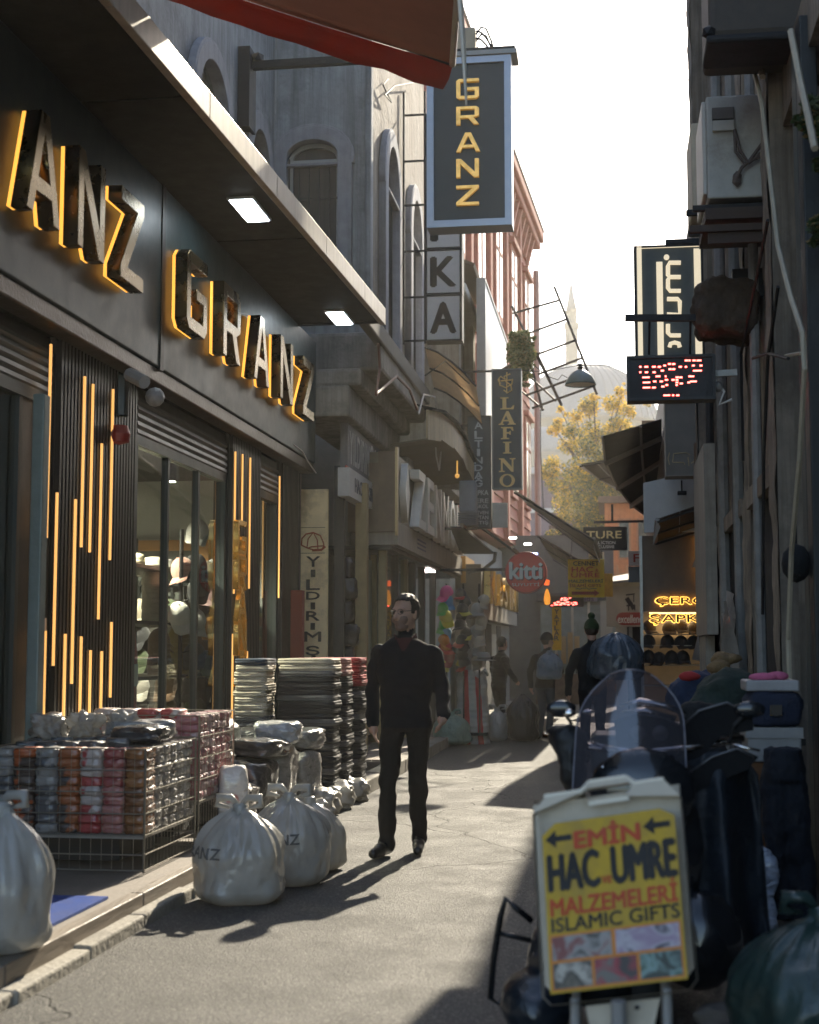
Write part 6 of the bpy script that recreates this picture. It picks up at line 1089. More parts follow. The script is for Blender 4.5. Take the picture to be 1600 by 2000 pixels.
# ================================================================ tied plastic bags
def bag(name, label, loc, rx, ry, h, mat, seed, knot=True, word=None, word_th=-1.7, group=None, pleat=.06, squash=.0, cat='plastic bag', top_r=.05, ears=True):
    t_ = thing(name, label, cat, loc, group); m = MB(); nt_, nz_ = 132, 64; L0 = Vector(loc)
    def prof(u):
        if u < .16: return .70 + .30 * math.sin(u / .16 * math.pi / 2) ** .8
        if u < .5: return 1.0 - .03 * (u - .16)
        v = (u - .5) / .5; return max(top_r / rx, .99 * (1 - v ** 2.1) ** .62)
    def S(th, u):
        r_ = prof(u); v = max(0, (u - .35) / .65); ca_, sa_ = math.cos(th), math.sin(th); f = 1 + pleat * 2.2 * v * noise.noise(Vector((ca_ * 5.5 + seed, sa_ * 5.5, u * .8))) + pleat * 1.2 * v * noise.noise(Vector((ca_ * 12 + seed, sa_ * 12, u))) - .05 * (noise.ridged_multi_fractal(Vector((ca_ * 1.3 + seed, sa_ * 1.3, u * 1.6)), .8, 2.2, 4, .9, 2.0) - .8) + .14 * noise.noise(Vector((math.cos(th) * 1.5 + seed, math.sin(th) * 1.5, u * 2.2))) + .035 * noise.noise(Vector((math.cos(th) * 5 + seed, math.sin(th) * 5, u * 6)))
        return Vector((math.cos(th) * rx * r_ * f, math.sin(th) * ry * r_ * f, h * (u ** 1.02) * (1 - .03 * math.sin(3 * th) * v)))
    for j in range(nz_ + 1):
        for i in range(nt_): m.v.append(L0 + S(2 * math.pi * i / nt_, j / nz_))
    m.f = [(j * nt_ + i, j * nt_ + (i + 1) % nt_, (j + 1) * nt_ + (i + 1) % nt_, (j + 1) * nt_ + i) for j in range(nz_) for i in range(nt_)] + [tuple(range(nt_))[::-1], tuple(nz_ * nt_ + i for i in range(nt_))]; m.mi = [0] * len(m.f)
    m.build('sack', mat, t_, True)
    if knot:
        k = MB(); top = L0 + EZ * h; k.lathe([(top_r * 1.05, -.03), (top_r * .75, .0), (top_r * .9, .025), (top_r * .6, .04)], top, 12); k.build('knot', mat, t_, True)
        if ears:
            for sgn in (-1, 1):
                e = MB(); pts = [top + EZ * .02, top + Vector((sgn * .05, -.01, .07)), top + Vector((sgn * .12, -.02, .07)), top + Vector((sgn * .13, -.02, .03)), top + Vector((sgn * .06, -.01, .015))]
                e.tube(pts, [.012, .022, .026, .02, .008], 7); e.build('tied_ear', mat, t_, True)
    if word:
        cu = bpy.data.curves.new('t', 'FONT'); cu.body = word; cu.size = 1; cu.offset = .02; cu.resolution_u = 2; me = curve_mesh(cu); bpy.data.curves.remove(cu)
        bm = bmesh.new(); bm.from_mesh(me); bmesh.ops.triangulate(bm, faces=bm.faces[:]); bmesh.ops.subdivide_edges(bm, edges=bm.edges[:], cuts=3)
        xs_ = [v.co.x for v in bm.verts]; mx_ = max(xs_)
        for v in bm.verts: q = S(word_th + (v.co.x - mx_ / 2) * .095 / rx, .52 + v.co.y * .085 / h); q2 = q + Vector((q.x, q.y, 0)).normalized() * .004; v.co = q2
        bm.to_mesh(me); bm.free(); link('print', me, M('bag_print', (.12, .12, .12), .6), t_)
    return t_
wbag = M('white_bag', (.44, .435, .41), .24, var=.14, scale=4, bump=.9, bscale=7, trl=.32, spec=.7, coat=.5, crinkle=(4.5, .7))
bag('plastic_bag', 'tied white plastic bag nearest on the road by the kerb', (-2.10, 7.98, 0), .265, .25, .50, wbag, 1.3, word='GRANZ', word_th=-2.35)
bag('plastic_bag', 'tied white plastic bag leaning behind the nearest one', (-1.96, 8.62, 0), .25, .24, .50, wbag, 2.9, word='GRANZ', word_th=-1.75)
bag('plastic_bag', 'rounded white plastic bag farthest of the three on the road', (-1.95, 9.15, 0), .22, .22, .42, wbag, 4.1, word='GRANZ', word_th=-1.5, ears=False)
bag('plastic_bag', 'large white plastic bag standing on the platform at the left edge', (-2.63, 5.95, .132), .24, .22, .58, wbag, 5.7, pleat=.04, top_r=.07)
green = M('dark_green_bag', (.03, .055, .05), .3, var=.35, scale=5, bump=.7, bscale=9, spec=.6, crinkle=(5, .8))
bag('garbage_bag', 'dark green garbage bag slumped on the ground at bottom right', (.68, 5.1, 0), .30, .3, .5, green, 7.1, cat='garbage bag')
bag('garbage_bag', 'small green plastic bag beside the striped woven sack', (-2.35, 20.9, .02), .28, .3, .42, M('green_white_bag', (.2, .3, .25), .4, var=.2, bump=.5), 8.3)
bag('plastic_bag', 'white plastic bag standing behind the striped woven sack', (-1.78, 22.0, 0), .17, .2, .46, wbag, 9.1)
bag('plastic_bag', 'white plastic bag lying open near the black figure', (-1.6, 22.7, 0), .16, .16, .3, wbag, 9.9)
# striped woven sack
ws_ = thing('woven_sack', 'tall white woven sack with red stripes on the road', 'sack', tuple(AZ(927, 1452, 0)))
b0 = worldloc(ws_); m = MB(); nn_ = 40; hh = 1.02
for j in range(25):
    u = j / 24
    for i in range(nn_):
        th = 2 * math.pi * i / nn_; ce, se = math.cos(th), math.sin(th); q = 1 / (abs(ce) ** 3.2 + abs(se) ** 3.2) ** (1 / 3.2); f = 1 + .05 * noise.noise(Vector((ce * 1.5, se * 1.5, u * 5))) + .03 * math.sin(u * 30 + 2 * ce); z = hh * u + (.07 * math.sin(3 * th + 1) * u ** 6)
        m.v.append(b0 + Vector((ce * q * .235 * f * (1 - .08 * u) - .04 * u, se * q * .2 * f, z)))
m.f = [(j * nn_ + i, j * nn_ + (i + 1) % nn_, (j + 1) * nn_ + (i + 1) % nn_, (j + 1) * nn_ + i) for j in range(24) for i in range(nn_)] + [tuple(24 * nn_ + i for i in range(nn_))]; m.mi = [1 if (int((f[0] % nn_)) in (27, 28, 32, 33)) else 0 for f in m.f[:-1]] + [0]
m.build('sack_body', None, ws_, True, mats=[M('woven_white', (.5, .49, .46), .7, var=.2, scale=10, bump=.4, bscale=120, wave=(4, 'Z', 1)), M('woven_red', (.42, .04, .04), .7, var=.2, bump=.3)])
m = MB(); m.tube([b0 + Vector((-.22 + .44 * i / 8, -.12 + .02 * (i % 2), hh + .02 + .05 * math.sin(i * 2.1))) for i in range(9)], [.02 + .02 * (i % 2) for i in range(9)], 6); m.build('ruffled_mouth', M('woven_white', (.5, .49, .46), .7), ws_, True)
# ================================================================ A-board sign in the foreground
O_ = AY(1062, 1966, 4.35); X1 = AY(1364, 1932, 4.30); Y1 = AY(1041, 1562, 4.52)
xd = (X1 - O_) / 300.0; yd = (Y1 - O_) / 410.0; nb_ = xd.cross(yd).normalized()
ab = thing('sandwich_board', 'white plastic sandwich board with yellow poster in the foreground', 'sign', (O_.x + .2, O_.y, 0))
plw = M('board_plastic', (.50, .44, .35), .5, var=.1, scale=5, bump=.05, dirt=(.3, .26, .2), dirt_amt=.3, dirt_scale=6)
outer = [(16, 0), (284, 0), (300, 18), (300, 372), (272, 408), (210, 408), (196, 424), (118, 424), (104, 408), (28, 408), (0, 378), (0, 18)]
hole = [(116, 386), (196, 386), (206, 408), (200, 414), (112, 414), (104, 408)]
outline('board', [outer, hole], O_, xd, yd, .035, plw, ab, bevel=.004)
rim = [(104, 404), (210, 404), (196, 424), (118, 424)]
for (a, b) in (((26, 411), (104, 411)), ((210, 411), (270, 411)), ((104, 412), (120, 427)), ((120, 427), (194, 427)), ((194, 427), (210, 412)), ((116, 384), (198, 384))): MB().bar(O_ + xd * a[0] + yd * a[1] + nb_ * .012, O_ + xd * b[0] + yd * b[1] + nb_ * .012, .013, .013).build('rim', M('board_rim', (.72, .68, .58), .45, var=.08), ab)
def bp(x, y, d): return O_ + xd * x + yd * y + nb_ * d
ylw = M('poster_yellow', (.46, .29, .012), .55, var=.18, scale=9, bump=.04, dirt=(.3, .19, .03), dirt_amt=.5, dirt_scale=7)
outline('poster', [[(18, 20), (284, 20), (286, 335), (258, 352), (46, 352), (18, 330)]], bp(0, 0, .021), xd, yd, .003, ylw, ab)
inkb = M('ink_black', (.015, .012, .01), .6, var=.1); inkr = M('ink_red', (.45, .06, .015), .6, var=.15); orb = M('ink_orange', (.55, .2, .03), .6)
def btxt(s_, x, y, w_, h_, mat, **k): text('lettering', s_, mat, ab, bp(x, y, .0235), xd, yd, w_, h_, depth=.0, **{**dict(bold=.03), **k})
btxt('EMİN', 84, 296, 130, 44, inkr, bold=.05); btxt('HAC', 28, 216, 100, 72, inkb, bold=.045); btxt('UMRE', 156, 216, 124, 72, inkb, bold=.045); btxt('ve', 134, 218, 18, 16, inkr); btxt('MALZEMELERİ', 28, 168, 250, 44, inkr); btxt('ISLAMIC GIFTS', 28, 136, 252, 27, inkb)
for x0_ in (24, 222): outline('arrow', [[(0, 18), (22, 36), (22, 24), (54, 24), (54, 12), (22, 12), (22, 0)]], bp(x0_, 302, .023), xd, yd, .001, inkb, ab)
outline('picture_border', [[(22, 24), (280, 24), (280, 131), (22, 131)]], bp(0, 0, .0235), xd, yd, .001, orb, ab)
def pic(nm, c1, c2, c3, sc_):
    m = M(nm, c1, .5, var=.2, bump=0); nt = m.node_tree; b = nt.nodes['Principled BSDF']; tc = N(nt, 'ShaderNodeTexCoord'); v = N(nt, 'ShaderNodeTexNoise'); v.inputs['Scale'].default_value = sc_; v.inputs['Detail'].default_value = 5; v.inputs['Distortion'].default_value = 1.2; nt.links.new(tc.outputs['Object'], v.inputs['Vector']); cr_ = N(nt, 'ShaderNodeValToRGB'); nt.links.new(v.outputs[0], cr_.inputs[0]); e = cr_.color_ramp; e.elements[0].position = .36; e.elements[0].color = (*c1, 1); e.elements[1].position = .6; e.elements[1].color = (*c3, 1); q = e.elements.new(.5); q.color = (*c2, 1); nt.links.new(cr_.outputs[0], b.inputs['Base Color']); return m
for k, (x0_, y0_, w_, h_, cc) in enumerate(((26, 82, 118, 45, ((.06, .05, .04), (.3, .28, .26), (.2, .06, .05))), (152, 82, 124, 45, ((.3, .22, .3), (.42, .38, .42), (.05, .04, .06))), (26, 28, 76, 48, ((.2, .17, .12), (.06, .05, .04), (.42, .38, .32))), (108, 28, 82, 48, ((.06, .05, .045), (.3, .04, .05), (.16, .14, .12))), (196, 28, 80, 48, ((.05, .09, .06), (.2, .3, .28), (.04, .05, .04))))):
    outline('picture', [[(0, 0), (w_, 0), (w_, h_), (0, h_)]], bp(x0_, y0_, .0245), xd, yd, .001, pic('print_%d' % k, *cc, 13), ab)
# hinged rear board, lower plate and feet
outline('rear_board', [[(16, 0), (284, 0), (300, 18), (300, 395), (0, 395), (0, 18)]], O_ + Vector((0, .16, 0)), xd, yd + Vector((0, -.12 / 410, 0)), .03, plw, ab)
bl = bp(80, -8, -.02); br = bp(225, -8, -.02)
MB().slab([bl, br, Vector((br.x - .08, br.y, .06)), Vector((bl.x + .06, bl.y, .06))], .02).build('lower_plate', plw, ab); m = MB(); m.sphere(bp(182, -22, .006), .008, 1); m.build('bolt', iron, ab)
for px_, dy in ((60, -.03), (240, -.03), (60, .34), (240, .34)): q = bp(px_, 10, -.02); MB().tube([q + Vector((0, max(0, dy) * .5, 0)), Vector((q.x, q.y + dy, .0))], .014, 8).build('leg', M('leg_grey', (.25, .24, .23), .5), ab)
MB().tube([bp(150, -6, .03), Vector((bp(150, 0, 0).x, O_.y - .04, .02))], [.022, .03], 10).build('prop', M('leg_grey', (.25, .24, .23), .5), ab)
# ================================================================ scooter behind the board
sco = thing('scooter', 'black motor scooter with tinted windshield parked behind the sandwich board', 'scooter', (.1, 6.0, 0))
blk_ = M('scooter_black', (.012, .013, .015), .25, var=.2, bump=.03, coat=.6); rub = M('rubber', (.015, .015, .015), .85); chrome = M('chrome', (.7, .68, .66), .12, metal=1, var=.05, bump=0)
S0 = Vector((.1, 6.0, 0))
def wheel(y_, r_, nm='wheel'):
    m = MB(); pts = [Vector((S0.x, S0.y + y_ + math.cos(a) * r_, r_ + .055 + math.sin(a) * r_)) for a in [i * 2 * math.pi / 24 for i in range(25)]]; m.tube(pts, .055, 8, cap=False); w_ = m.build(nm, rub, sco, True)
    m = MB(); 
    for i in range(6): a = i * math.pi / 3; m.bar(Vector((S0.x, S0.y + y_, r_ + .055)), Vector((S0.x, S0.y + y_ + math.cos(a) * r_, r_ + .055 + math.sin(a) * r_)), .02, .03, up=(1, 0, 0))
    m.build('spoke', M('alloy', (.3, .3, .3), .4, metal=.8), w_)
wheel(-.48, .2); wheel(.75, .2)
def blob(nm, parts_, mat, vox=.02, amp=.0, fs=6, sm=5):
    m = MB()
    for p_ in parts_:
        if p_[0] == 's': m.sphere(p_[1], p_[2], 2, p_[3])
        elif p_[0] == 'b': m.cbox(*p_[1:7], .02)
        else: m.tube(p_[1], p_[2], 8)
    me = remeshed(m, vox, sm)
    if amp:
        displace(me, lambda i, c: amp * fbm(c, fs))
    o = link(nm, me, mat, sco, True); o.location = -S0; return o
V = Vector
blob('front_fender', [('t', [V((.1, 5.2, .3)), V((.1, 5.3, .52)), V((.1, 5.52, .6)), V((.1, 5.72, .52))], [.06, .09, .1, .07])], blk_)
blob('leg_shield', [('s', (.1, 5.85, .62), .3, (.85, .35, 1.2)), ('s', (.1, 5.75, .85), .2, (1.1, .5, .9)), ('s', (-.08, 5.62, .22), .2, (1.0, .8, .9)), ('s', (.3, 5.7, .3), .18, (1, .8, 1.1))], blk_)
MB().sphere((.1, 5.62, .82), .1, 2, (1, .35, .6)).build('headlight', M('headlamp', (.5, .5, .52), .08, var=0, bump=0, coat=1), sco, True)
blob('seat', [('s', (.1, 6.6, .8), .3, (.5, 1.3, .3)), ('b', -.1, .3, 6.1, 7.0, .35, .72)], M('seat_vinyl', (.015, .015, .016), .5))
blob('top_case', [('b', -.12, .34, 6.9, 7.3, .80, 1.0)], M('case_green', (.03, .04, .035), .5))
MB().tube([V((-.3, 6.08, 1.04)), V((-.1, 6.02, 1.0)), V((.1, 6.0, .98)), V((.3, 6.02, 1.0)), V((.52, 6.08, 1.04))], .016, 8).build('handlebar', chrome, sco, True)
for sx_ in (-.2, .46): MB().tube([V((sx_, 6.04, 1.03)), V((sx_ + .02, 6.0, 1.1)), V((sx_ + (.08 if sx_ > 0 else -.02), 6.0, 1.16))], .008, 6).build('mirror_stalk', iron, sco)
for sx_ in (-.22, .54): m = MB(); m.sphere((sx_, 5.99, 1.16), .05, 2, (1.3, .3, .7)); m.build('mirror', blk_, sco, True)
mf = M('muff_black', (.012, .012, .013), .55, var=.3, bump=.4, bscale=14)
blob('hand_muff', [('t', [V((-.25, 6.06, 1.06)), V((-.19, 6.0, 1.03)), V((-.13, 5.98, 1.0))], [.05, .075, .05]), ('t', [V((-.19, 6.0, 1.02)), V((-.17, 5.98, .88)), V((-.15, 6.0, .78))], [.07, .06, .03])], mf, .011, .015, 9)
edge = M('guard_edge', (.10, .10, .105), .35, metal=.4)
def guard(nm, pts, Y, d=.05):
    o = outline(nm, [[((x - pts[0][0]), -(y_ - pts[0][1])) for x, y_ in pts]], AY(pts[0][0], pts[0][1], Y), EX * (Y / FPX), EZ * (Y / FPX), d, M('guard_black', (.008, .008, .009), .75, var=.3, bump=.1, spec=.2), sco, bevel=.006)
    MB().tube([AY(x, y_, Y - d / 2 - .008) for x, y_ in pts[:4]], .005, 6).build('edge_highlight', edge, o, True)  # pale tube stands in for the highlight along the guard's edge
guard('hand_guard', ((1332, 1418), (1366, 1388), (1420, 1372), (1462, 1392), (1464, 1424), (1404, 1436), (1372, 1470), (1340, 1498)), 6.05)
guard('side_fairing', ((1338, 1516), (1392, 1478), (1440, 1462), (1474, 1478), (1452, 1502), (1396, 1524), (1352, 1548)), 5.98)
guard('dashboard', ((1200, 1408), (1240, 1394), (1300, 1402), (1338, 1424), (1330, 1470), (1262, 1480), (1204, 1462)), 6.16, .08)
for k_, px_ in enumerate((1245, 1290)): m = MB(); q = AY(px_, 1432, 6.1); m.lathe([(.0, 0), (.032, 0), (.034, .012), (.028, .014)], (0, 0, 0), 16); m.v = [Vector((v.x, -v.z, v.y)) + q for v in m.v]; m.build('gauge', edge, sco, True)
for sx_ in (-.12, .44): MB().tube([V((sx_, 6.05, 1.03)), V((sx_ + .03, 5.96, 1.02)), V((sx_ + .13, 5.93, 1.0))], .006, 6).build('brake_lever', chrome, sco, True)
for sx_ in (-.05, .26): MB().tube([V((sx_, 6.0, 1.0)), V((sx_ * .6 + .04, 5.9, .93)), V((.1, 5.88, .8))], .006, 5).build('brake_cable', rub, sco, True)
# draped leg cover: a hanging sheet with vertical folds
m = MB(); nu_, nv_ = 40, 30
for j in range(nv_ + 1):
    v_ = j / nv_
    for i in range(nu_ + 1):
        u_ = i / nu_; xx_ = .22 + .36 * u_ + .05 * v_ * (u_ - .3); fold = .035 * (.3 + v_) * math.sin(u_ * 17 + 1.5 * math.sin(v_ * 3)) + .02 * noise.noise(V((u_ * 7, v_ * 5, 2)))
        m.v.append(V((xx_, 6.12 - .28 * math.sin(math.pi * min(1, u_ * 1.1)) * (.6 + .4 * v_) + fold, (.99 - .10 * (2 * u_ - 1) ** 2 + .02 * noise.noise(V((u_ * 5, 1, 4)))) - v_ * (.72 + .05 * math.sin(u_ * 9)))))
m.f = [(j * (nu_ + 1) + i, j * (nu_ + 1) + i + 1, (j + 1) * (nu_ + 1) + i + 1, (j + 1) * (nu_ + 1) + i) for j in range(nv_) for i in range(nu_)]; m.mi = [0] * len(m.f)
o = m.build('leg_cover', M('cover_navy', (.010, .014, .02), .6, var=.3, scale=5, bump=.4, bscale=30), sco, True); md = o.modifiers.new('t', 'SOLIDIFY'); md.thickness = .008
for pts in (((1210, 1378), (1250, 1370), (1300, 1378), (1340, 1395)), ((1215, 1390), (1260, 1388), (1320, 1405))): MB().tube([AY(x, y_, 6.12) for x, y_ in pts], [.006, .014, .014, .008][:len(pts)], 7).build('chrome_strip', chrome, sco, True)
m = MB(); m.sphere(AY(1112, 1393, 5.95), .022, 2, (1.2, .6, .8)); m.build('lever_end', chrome, sco, True); m = MB(); m.sphere(AY(1150, 1390, 5.98), .014, 2, (2.2, .6, .6)); m.build('lever', chrome, sco, True)
SHIELD = glass('tinted_shield', (.55, .52, .58), .1, .16)
nt = SHIELD.node_tree; mo_ = nt.nodes['Material Output']; old = mo_.inputs[0].links[0].from_socket; df = N(nt, 'ShaderNodeBsdfDiffuse'); df.inputs[0].default_value = (.10, .095, .11, 1); mxs = N(nt, 'ShaderNodeMixShader'); mxs.inputs[0].default_value = .4; nt.links.new(old, mxs.inputs[1]); nt.links.new(df.outputs[0], mxs.inputs[2]); nt.links.new(mxs.outputs[0], mo_.inputs[0])
# windshield: curved trapezoid
ws2 = MB(); nu, nv = 14, 14
for j in range(nv + 1):
    v = j / nv; py = 1540 - 232 * v; half = 112 - 12 * v - 62 * max(0, (v - .5) / .5) ** 2.4; cxp = 1230 + 2 * v
    for i in range(nu + 1): u = -1 + 2 * i / nu; ws2.v.append(AY(cxp + half * u, py + 8 * u * u * v - 10 * u * (1 - v), 5.72 + .10 * u * u + .12 * v))
ws2.f = [(j * (nu + 1) + i, j * (nu + 1) + i + 1, (j + 1) * (nu + 1) + i + 1, (j + 1) * (nu + 1) + i) for j in range(nv) for i in range(nu)]; ws2.mi = [0] * len(ws2.f)
wob = ws2.build('windshield', SHIELD, sco, True)
rimp = [ws2.v[j * (nu + 1)] for j in range(nv + 1)] + [ws2.v[nv * (nu + 1) + i] for i in range(nu + 1)] + [ws2.v[j * (nu + 1) + nu] for j in range(nv, -1, -1)]
MB().tube([q.copy() for q in rimp], .0035, 6).build('shield_rim', M('rim_smoke', (.2, .19, .22), .3), wob, True)
for x_ in (1180, 1300): m = MB(); m.sphere(AY(x_, 1500, 5.72), .012, 1); m.build('screw', chrome, sco)
# crash bar on the left
MB().tube([AY(x, y_, 5.45) for x, y_ in ((1040, 1800), (1010, 1775), (988, 1755), (978, 1790), (965, 1870), (958, 1950), (975, 1960), (1000, 1930), (1030, 1900))], .012, 8).build('crash_bar', M('bar_black', (.02, .02, .022), .3, metal=.6), sco, True)
MB().tube([AY(x, y_, 5.45) for x, y_ in ((1040, 1838), (1000, 1828), (972, 1822))], .01, 8).build('crash_bar', M('bar_black', (.02, .02, .022), .3, metal=.6), sco, True)
blob('side_bag', [('s', (-.30, 5.35, .12), .16, (.9, 1.1, .75)), ('s', (-.2, 5.4, .3), .13, (1, 1, 1))], M('bag_bluish', (.012, .016, .022), .3, coat=.5, bump=.3), .018, .02)
MB().tube([V((.3, 6.3, .3)), V((.42, 6.35, .02))], .014, 6).build('side_stand', iron, sco)
# ================================================================ goods on the right
tb = thing('market_table', 'low dark table of clothes beside the right wall', 'table', (.78, 9.4, 0)); P('table_top', dark, tb, (.42, 1.1, 8.7, 10.6, .84, .88))
for x, y_ in ((.46, 8.75), (1.06, 8.75), (.46, 10.55), (1.06, 10.55)): P('leg', iron, tb, (x - .02, x + .02, y_ - .02, y_ + .02, 0, .84))
def heap(nm, lab, parts_, mat, amp=.03, vox=.02, cat='clothes'):
    m = MB()
    for c, r_, s_ in parts_: m.sphere(c, r_, 2, s_)
    me = remeshed(m, vox, 4)
    displace(me, lambda i, c: amp * fbm(c, 7))
    o = link(nm, me, mat, None, True); return tag(o, lab, cat)
heap('jacket_heap', 'dark green jacket heaped on the table beside the right wall', [((.72, 9.2, 1.1), .2, (1.2, 1, .9)), ((.6, 9.1, 1.0), .16, (1.2, 1, .8)), ((.85, 9.3, .98), .16, (1, 1, .7))], M('cloth_green', (.022, .035, .028), .9, var=.3, bump=.4))
heap('jacket_heap', 'blue jacket piled behind the dark green heap', [((.55, 10.1, 1.08), .19, (1.1, 1, .9)), ((.7, 10.2, 1.18), .13, (1.2, 1, .7))], M('cloth_blue', (.02, .035, .08), .9, var=.3, bump=.4))
heap('cloth_heap', 'small red cloth among the piled jackets', [((.5, 9.8, 1.22), .05, (1.5, 1, .6))], M('cloth_red', (.35, .03, .03), .9), .01, .01)
heap('hood', 'tan fur hood on top of the piled jackets', [((.75, 9.9, 1.33), .07, (1.6, 1, .6)), ((.68, 9.8, 1.28), .06, (1.2, 1, .8))], M('cloth_tan', (.2, .13, .06), .95, var=.4, bump=.9), .03, .012)
heap('jacket_heap', 'black jacket hanging off the front of the table', [((.5, 8.75, .98), .13, (1.1, .8, 1)), ((.52, 8.68, .75), .14, (1, .5, 1.6))], M('cloth_black', (.012, .013, .014), .9, bump=.4))
cr8 = thing('crate', 'brown carton at the base of the goods by the doorway', 'carton', (.86, 8.1, 0)); MB().cbox(.72, .98, 7.95, 8.3, 0, .8, .01).build('box', M('carton_brown', (.2, .09, .035), .85, var=.25), cr8); P('tape', M('tape', (.3, .18, .08), .4), cr8, (.83, .87, 7.945, 7.95, .1, .8))
cw = thing('carton', 'white carton on top of the brown one by the doorway', 'carton', (.86, 8.1, .8)); MB().cbox(.7, .98, 7.93, 8.3, .802, .98, .008).build('box', M('carton_white', (.3, .29, .27), .7, var=.15), cw); P('lid', M('carton_white', (.3, .29, .27), .7), cw, (.69, .99, 7.92, 8.31, .93, .985))
nb2 = thing('folded_jersey', 'navy folded jersey with a small gold badge on the white carton', 'jersey', (.85, 8.1, .985)); me = pack_mesh(201, .3, .36, .19, .02, 7); o = link('jersey', me, M('cloth_navy', (.018, .024, .045), .9, var=.2, bump=.4), nb2, True); P('badge', M('badge_gold', (.4, .26, .06), .6), nb2, (.82, .88, 7.905, 7.92, 1.05, 1.1)); outline('badge_shield', [[(0, .01), (.03, 0), (.06, .01), (.06, .06), (0, .06)]], (.82, 7.90, 1.045), EX, EZ, .012, M('badge_dark', (.05, .04, .03), .6), nb2)
tw = thing('tray', 'white tray with pink cloth on top of the navy jersey', 'tray', (.85, 8.1, 1.175)); MB().cbox(.7, .98, 7.95, 8.3, 1.176, 1.235, .01).build('tray_box', M('tray_white', (.33, .32, .32), .5), tw); m = MB(); m.sphere((.8, 8.05, 1.25), .05, 2, (1.6, 1, .5)); m.sphere((.88, 8.08, 1.255), .045, 2, (1.4, 1, .6)); m.build('cloth', M('cloth_pink', (.5, .12, .22), .9, var=.3), tw, True)
m = MB()
for hx, kx, ax in ((.815, .80, .815), (.885, .905, .93)): m.tube([V((hx, 7.62, .82)), V((hx, 7.62, .72)), V((kx, 7.6, .5)), V((ax, 7.64, .3)), V((ax, 7.64, .04))], [.06, .082, .068, .062, .066], 12)
m.tube([V((.85, 7.62, .9)), V((.85, 7.62, .74))], [.095, .115], 16); me = remeshed(m, .011, 4); displace(me, lambda i, c: .012 * (fbm(c * 1.0, 9) + .6 * fbm(Vector((c[0] * 3, c[1] * 3, c[2])), 12)))
tag(link('display_trousers', me, M('denim_dark', (.010, .013, .02), .85, var=.3, bump=.4, bscale=30), None, True), 'dark trousers on a legs-only mannequin beside the doorway', 'mannequin')
bundle('foil_bag', 'silver crinkled plastic on the ground beside the scooter', (.66, 7.6, 0), .3, (.2, .3, .4), wrap('silver_foil', (.42, .45, .52), rough=.25), 210, 'plastic bag', .05)
bundle('carton_scrap', 'torn brown carton scrap on the ground by the doorway', (.62, 6.7, 0), .5, (.26, .3, .12), M('scrap', (.2, .12, .08), .9, var=.5), 211, 'carton', .05); bundle('carton_scrap', 'crumpled pale carton near the garbage bag', (.42, 5.3, 0), -.4, (.26, .26, .14), M('scrap_pale', (.13, .11, .09), .9, var=.5), 212, 'carton', .06)
hb = thing('hanging_bag', 'black bag hanging from a cord on the right wall', 'bag', tuple(AX(1556, 1130, 1.1))); p = AX(1556, 1100, 1.08); m = MB(); m.sphere(p, .09, 2, (1, 1, 1.3)); m.build('sack', M('cloth_black', (.012, .013, .014), .9), hb, True); MB().tube([p + EZ * .1, p + EZ * .3], .008, 5).build('cord', iron, hb)
pls = thing('plastic_sheet', 'clear plastic sheet hanging from the right wall', 'plastic sheet', (1.05, 12.9, 1.0)); m = MB(); n = 10
for j in range(n + 1):
    for i in range(7): m.v.append(V((1.0 + .05 * math.sin(i * 1.9 + j * .5), 12.5 + i * .14, 1.05 + j * .085 - .03 * i)))
m.f = [(j * 7 + i, j * 7 + i + 1, (j + 1) * 7 + i + 1, (j + 1) * 7 + i) for j in range(n) for i in range(6)]; m.mi = [0] * len(m.f); m.build('sheet', M('film', (.45, .46, .46), .2, var=.2, bump=.6, bscale=12, trl=.5), pls, True)
sg = thing('price_card', 'small white card with a red border by the lit hat window', 'card', tuple(AY(1386, 1250, 18.4))); x0, x1, z0, z1 = rect(1380, 1232, 1391, 1253, 18.4); P('card', white_p, sg, (x0, x1, 18.4, 18.41, z0, z1)); P('border', red_p, sg, (x0 - .015, x1 + .015, 18.411, 18.42, z0 - .015, z1 + .015))
rdc = thing('hanging_scarf', 'red and white scarf hanging at the edge of the lit hat window', 'scarf', tuple(AY(1368, 1080, 19.3))); MB().tube([AY(1368, 1030, 19.3), AY(1370, 1060, 19.3), AY(1367, 1088, 19.3)], [.05, .06, .05], 8).build('red_part', M('plush_red', (.4, .02, .015), .95), rdc, True); MB().tube([AY(1366, 1090, 19.3), AY(1362, 1110, 19.3)], [.05, .07], 8).build('white_part', M('cloth_white', (.5, .48, .45), .9), rdc, True); MB().tube([AY(1366, 1112, 19.3), AY(1374, 1150, 19.2), AY(1370, 1190, 19.2), AY(1374, 1230, 19.2), AY(1362, 1290, 19.2)], [.05, .05, .06, .05, .07], 8).build('lower_scarf', M('scarf_grey', (.35, .33, .32), .9, var=.3), rdc, True)
# hanging black goods beside the cream upright sign
for k, (px, py) in enumerate(((672, 1110), (680, 1150), (672, 1195), (684, 1240), (676, 1285))):
    p = AY(px, py, 17.3); me = pack_mesh(220 + k, .22, .14, .26, .03, 6); o = link('hanging_pouch', me, M('pouch_black', (.02, .02, .022), .4, var=.3, bump=.3, coat=.3), None); o.location = p - EZ * .13; tag(o, '%s black pouch hanging beside the ochre post' % ('topmost', 'second', 'third', 'fourth', 'lowest')[k], 'pouch', 'pouches by the ochre post')
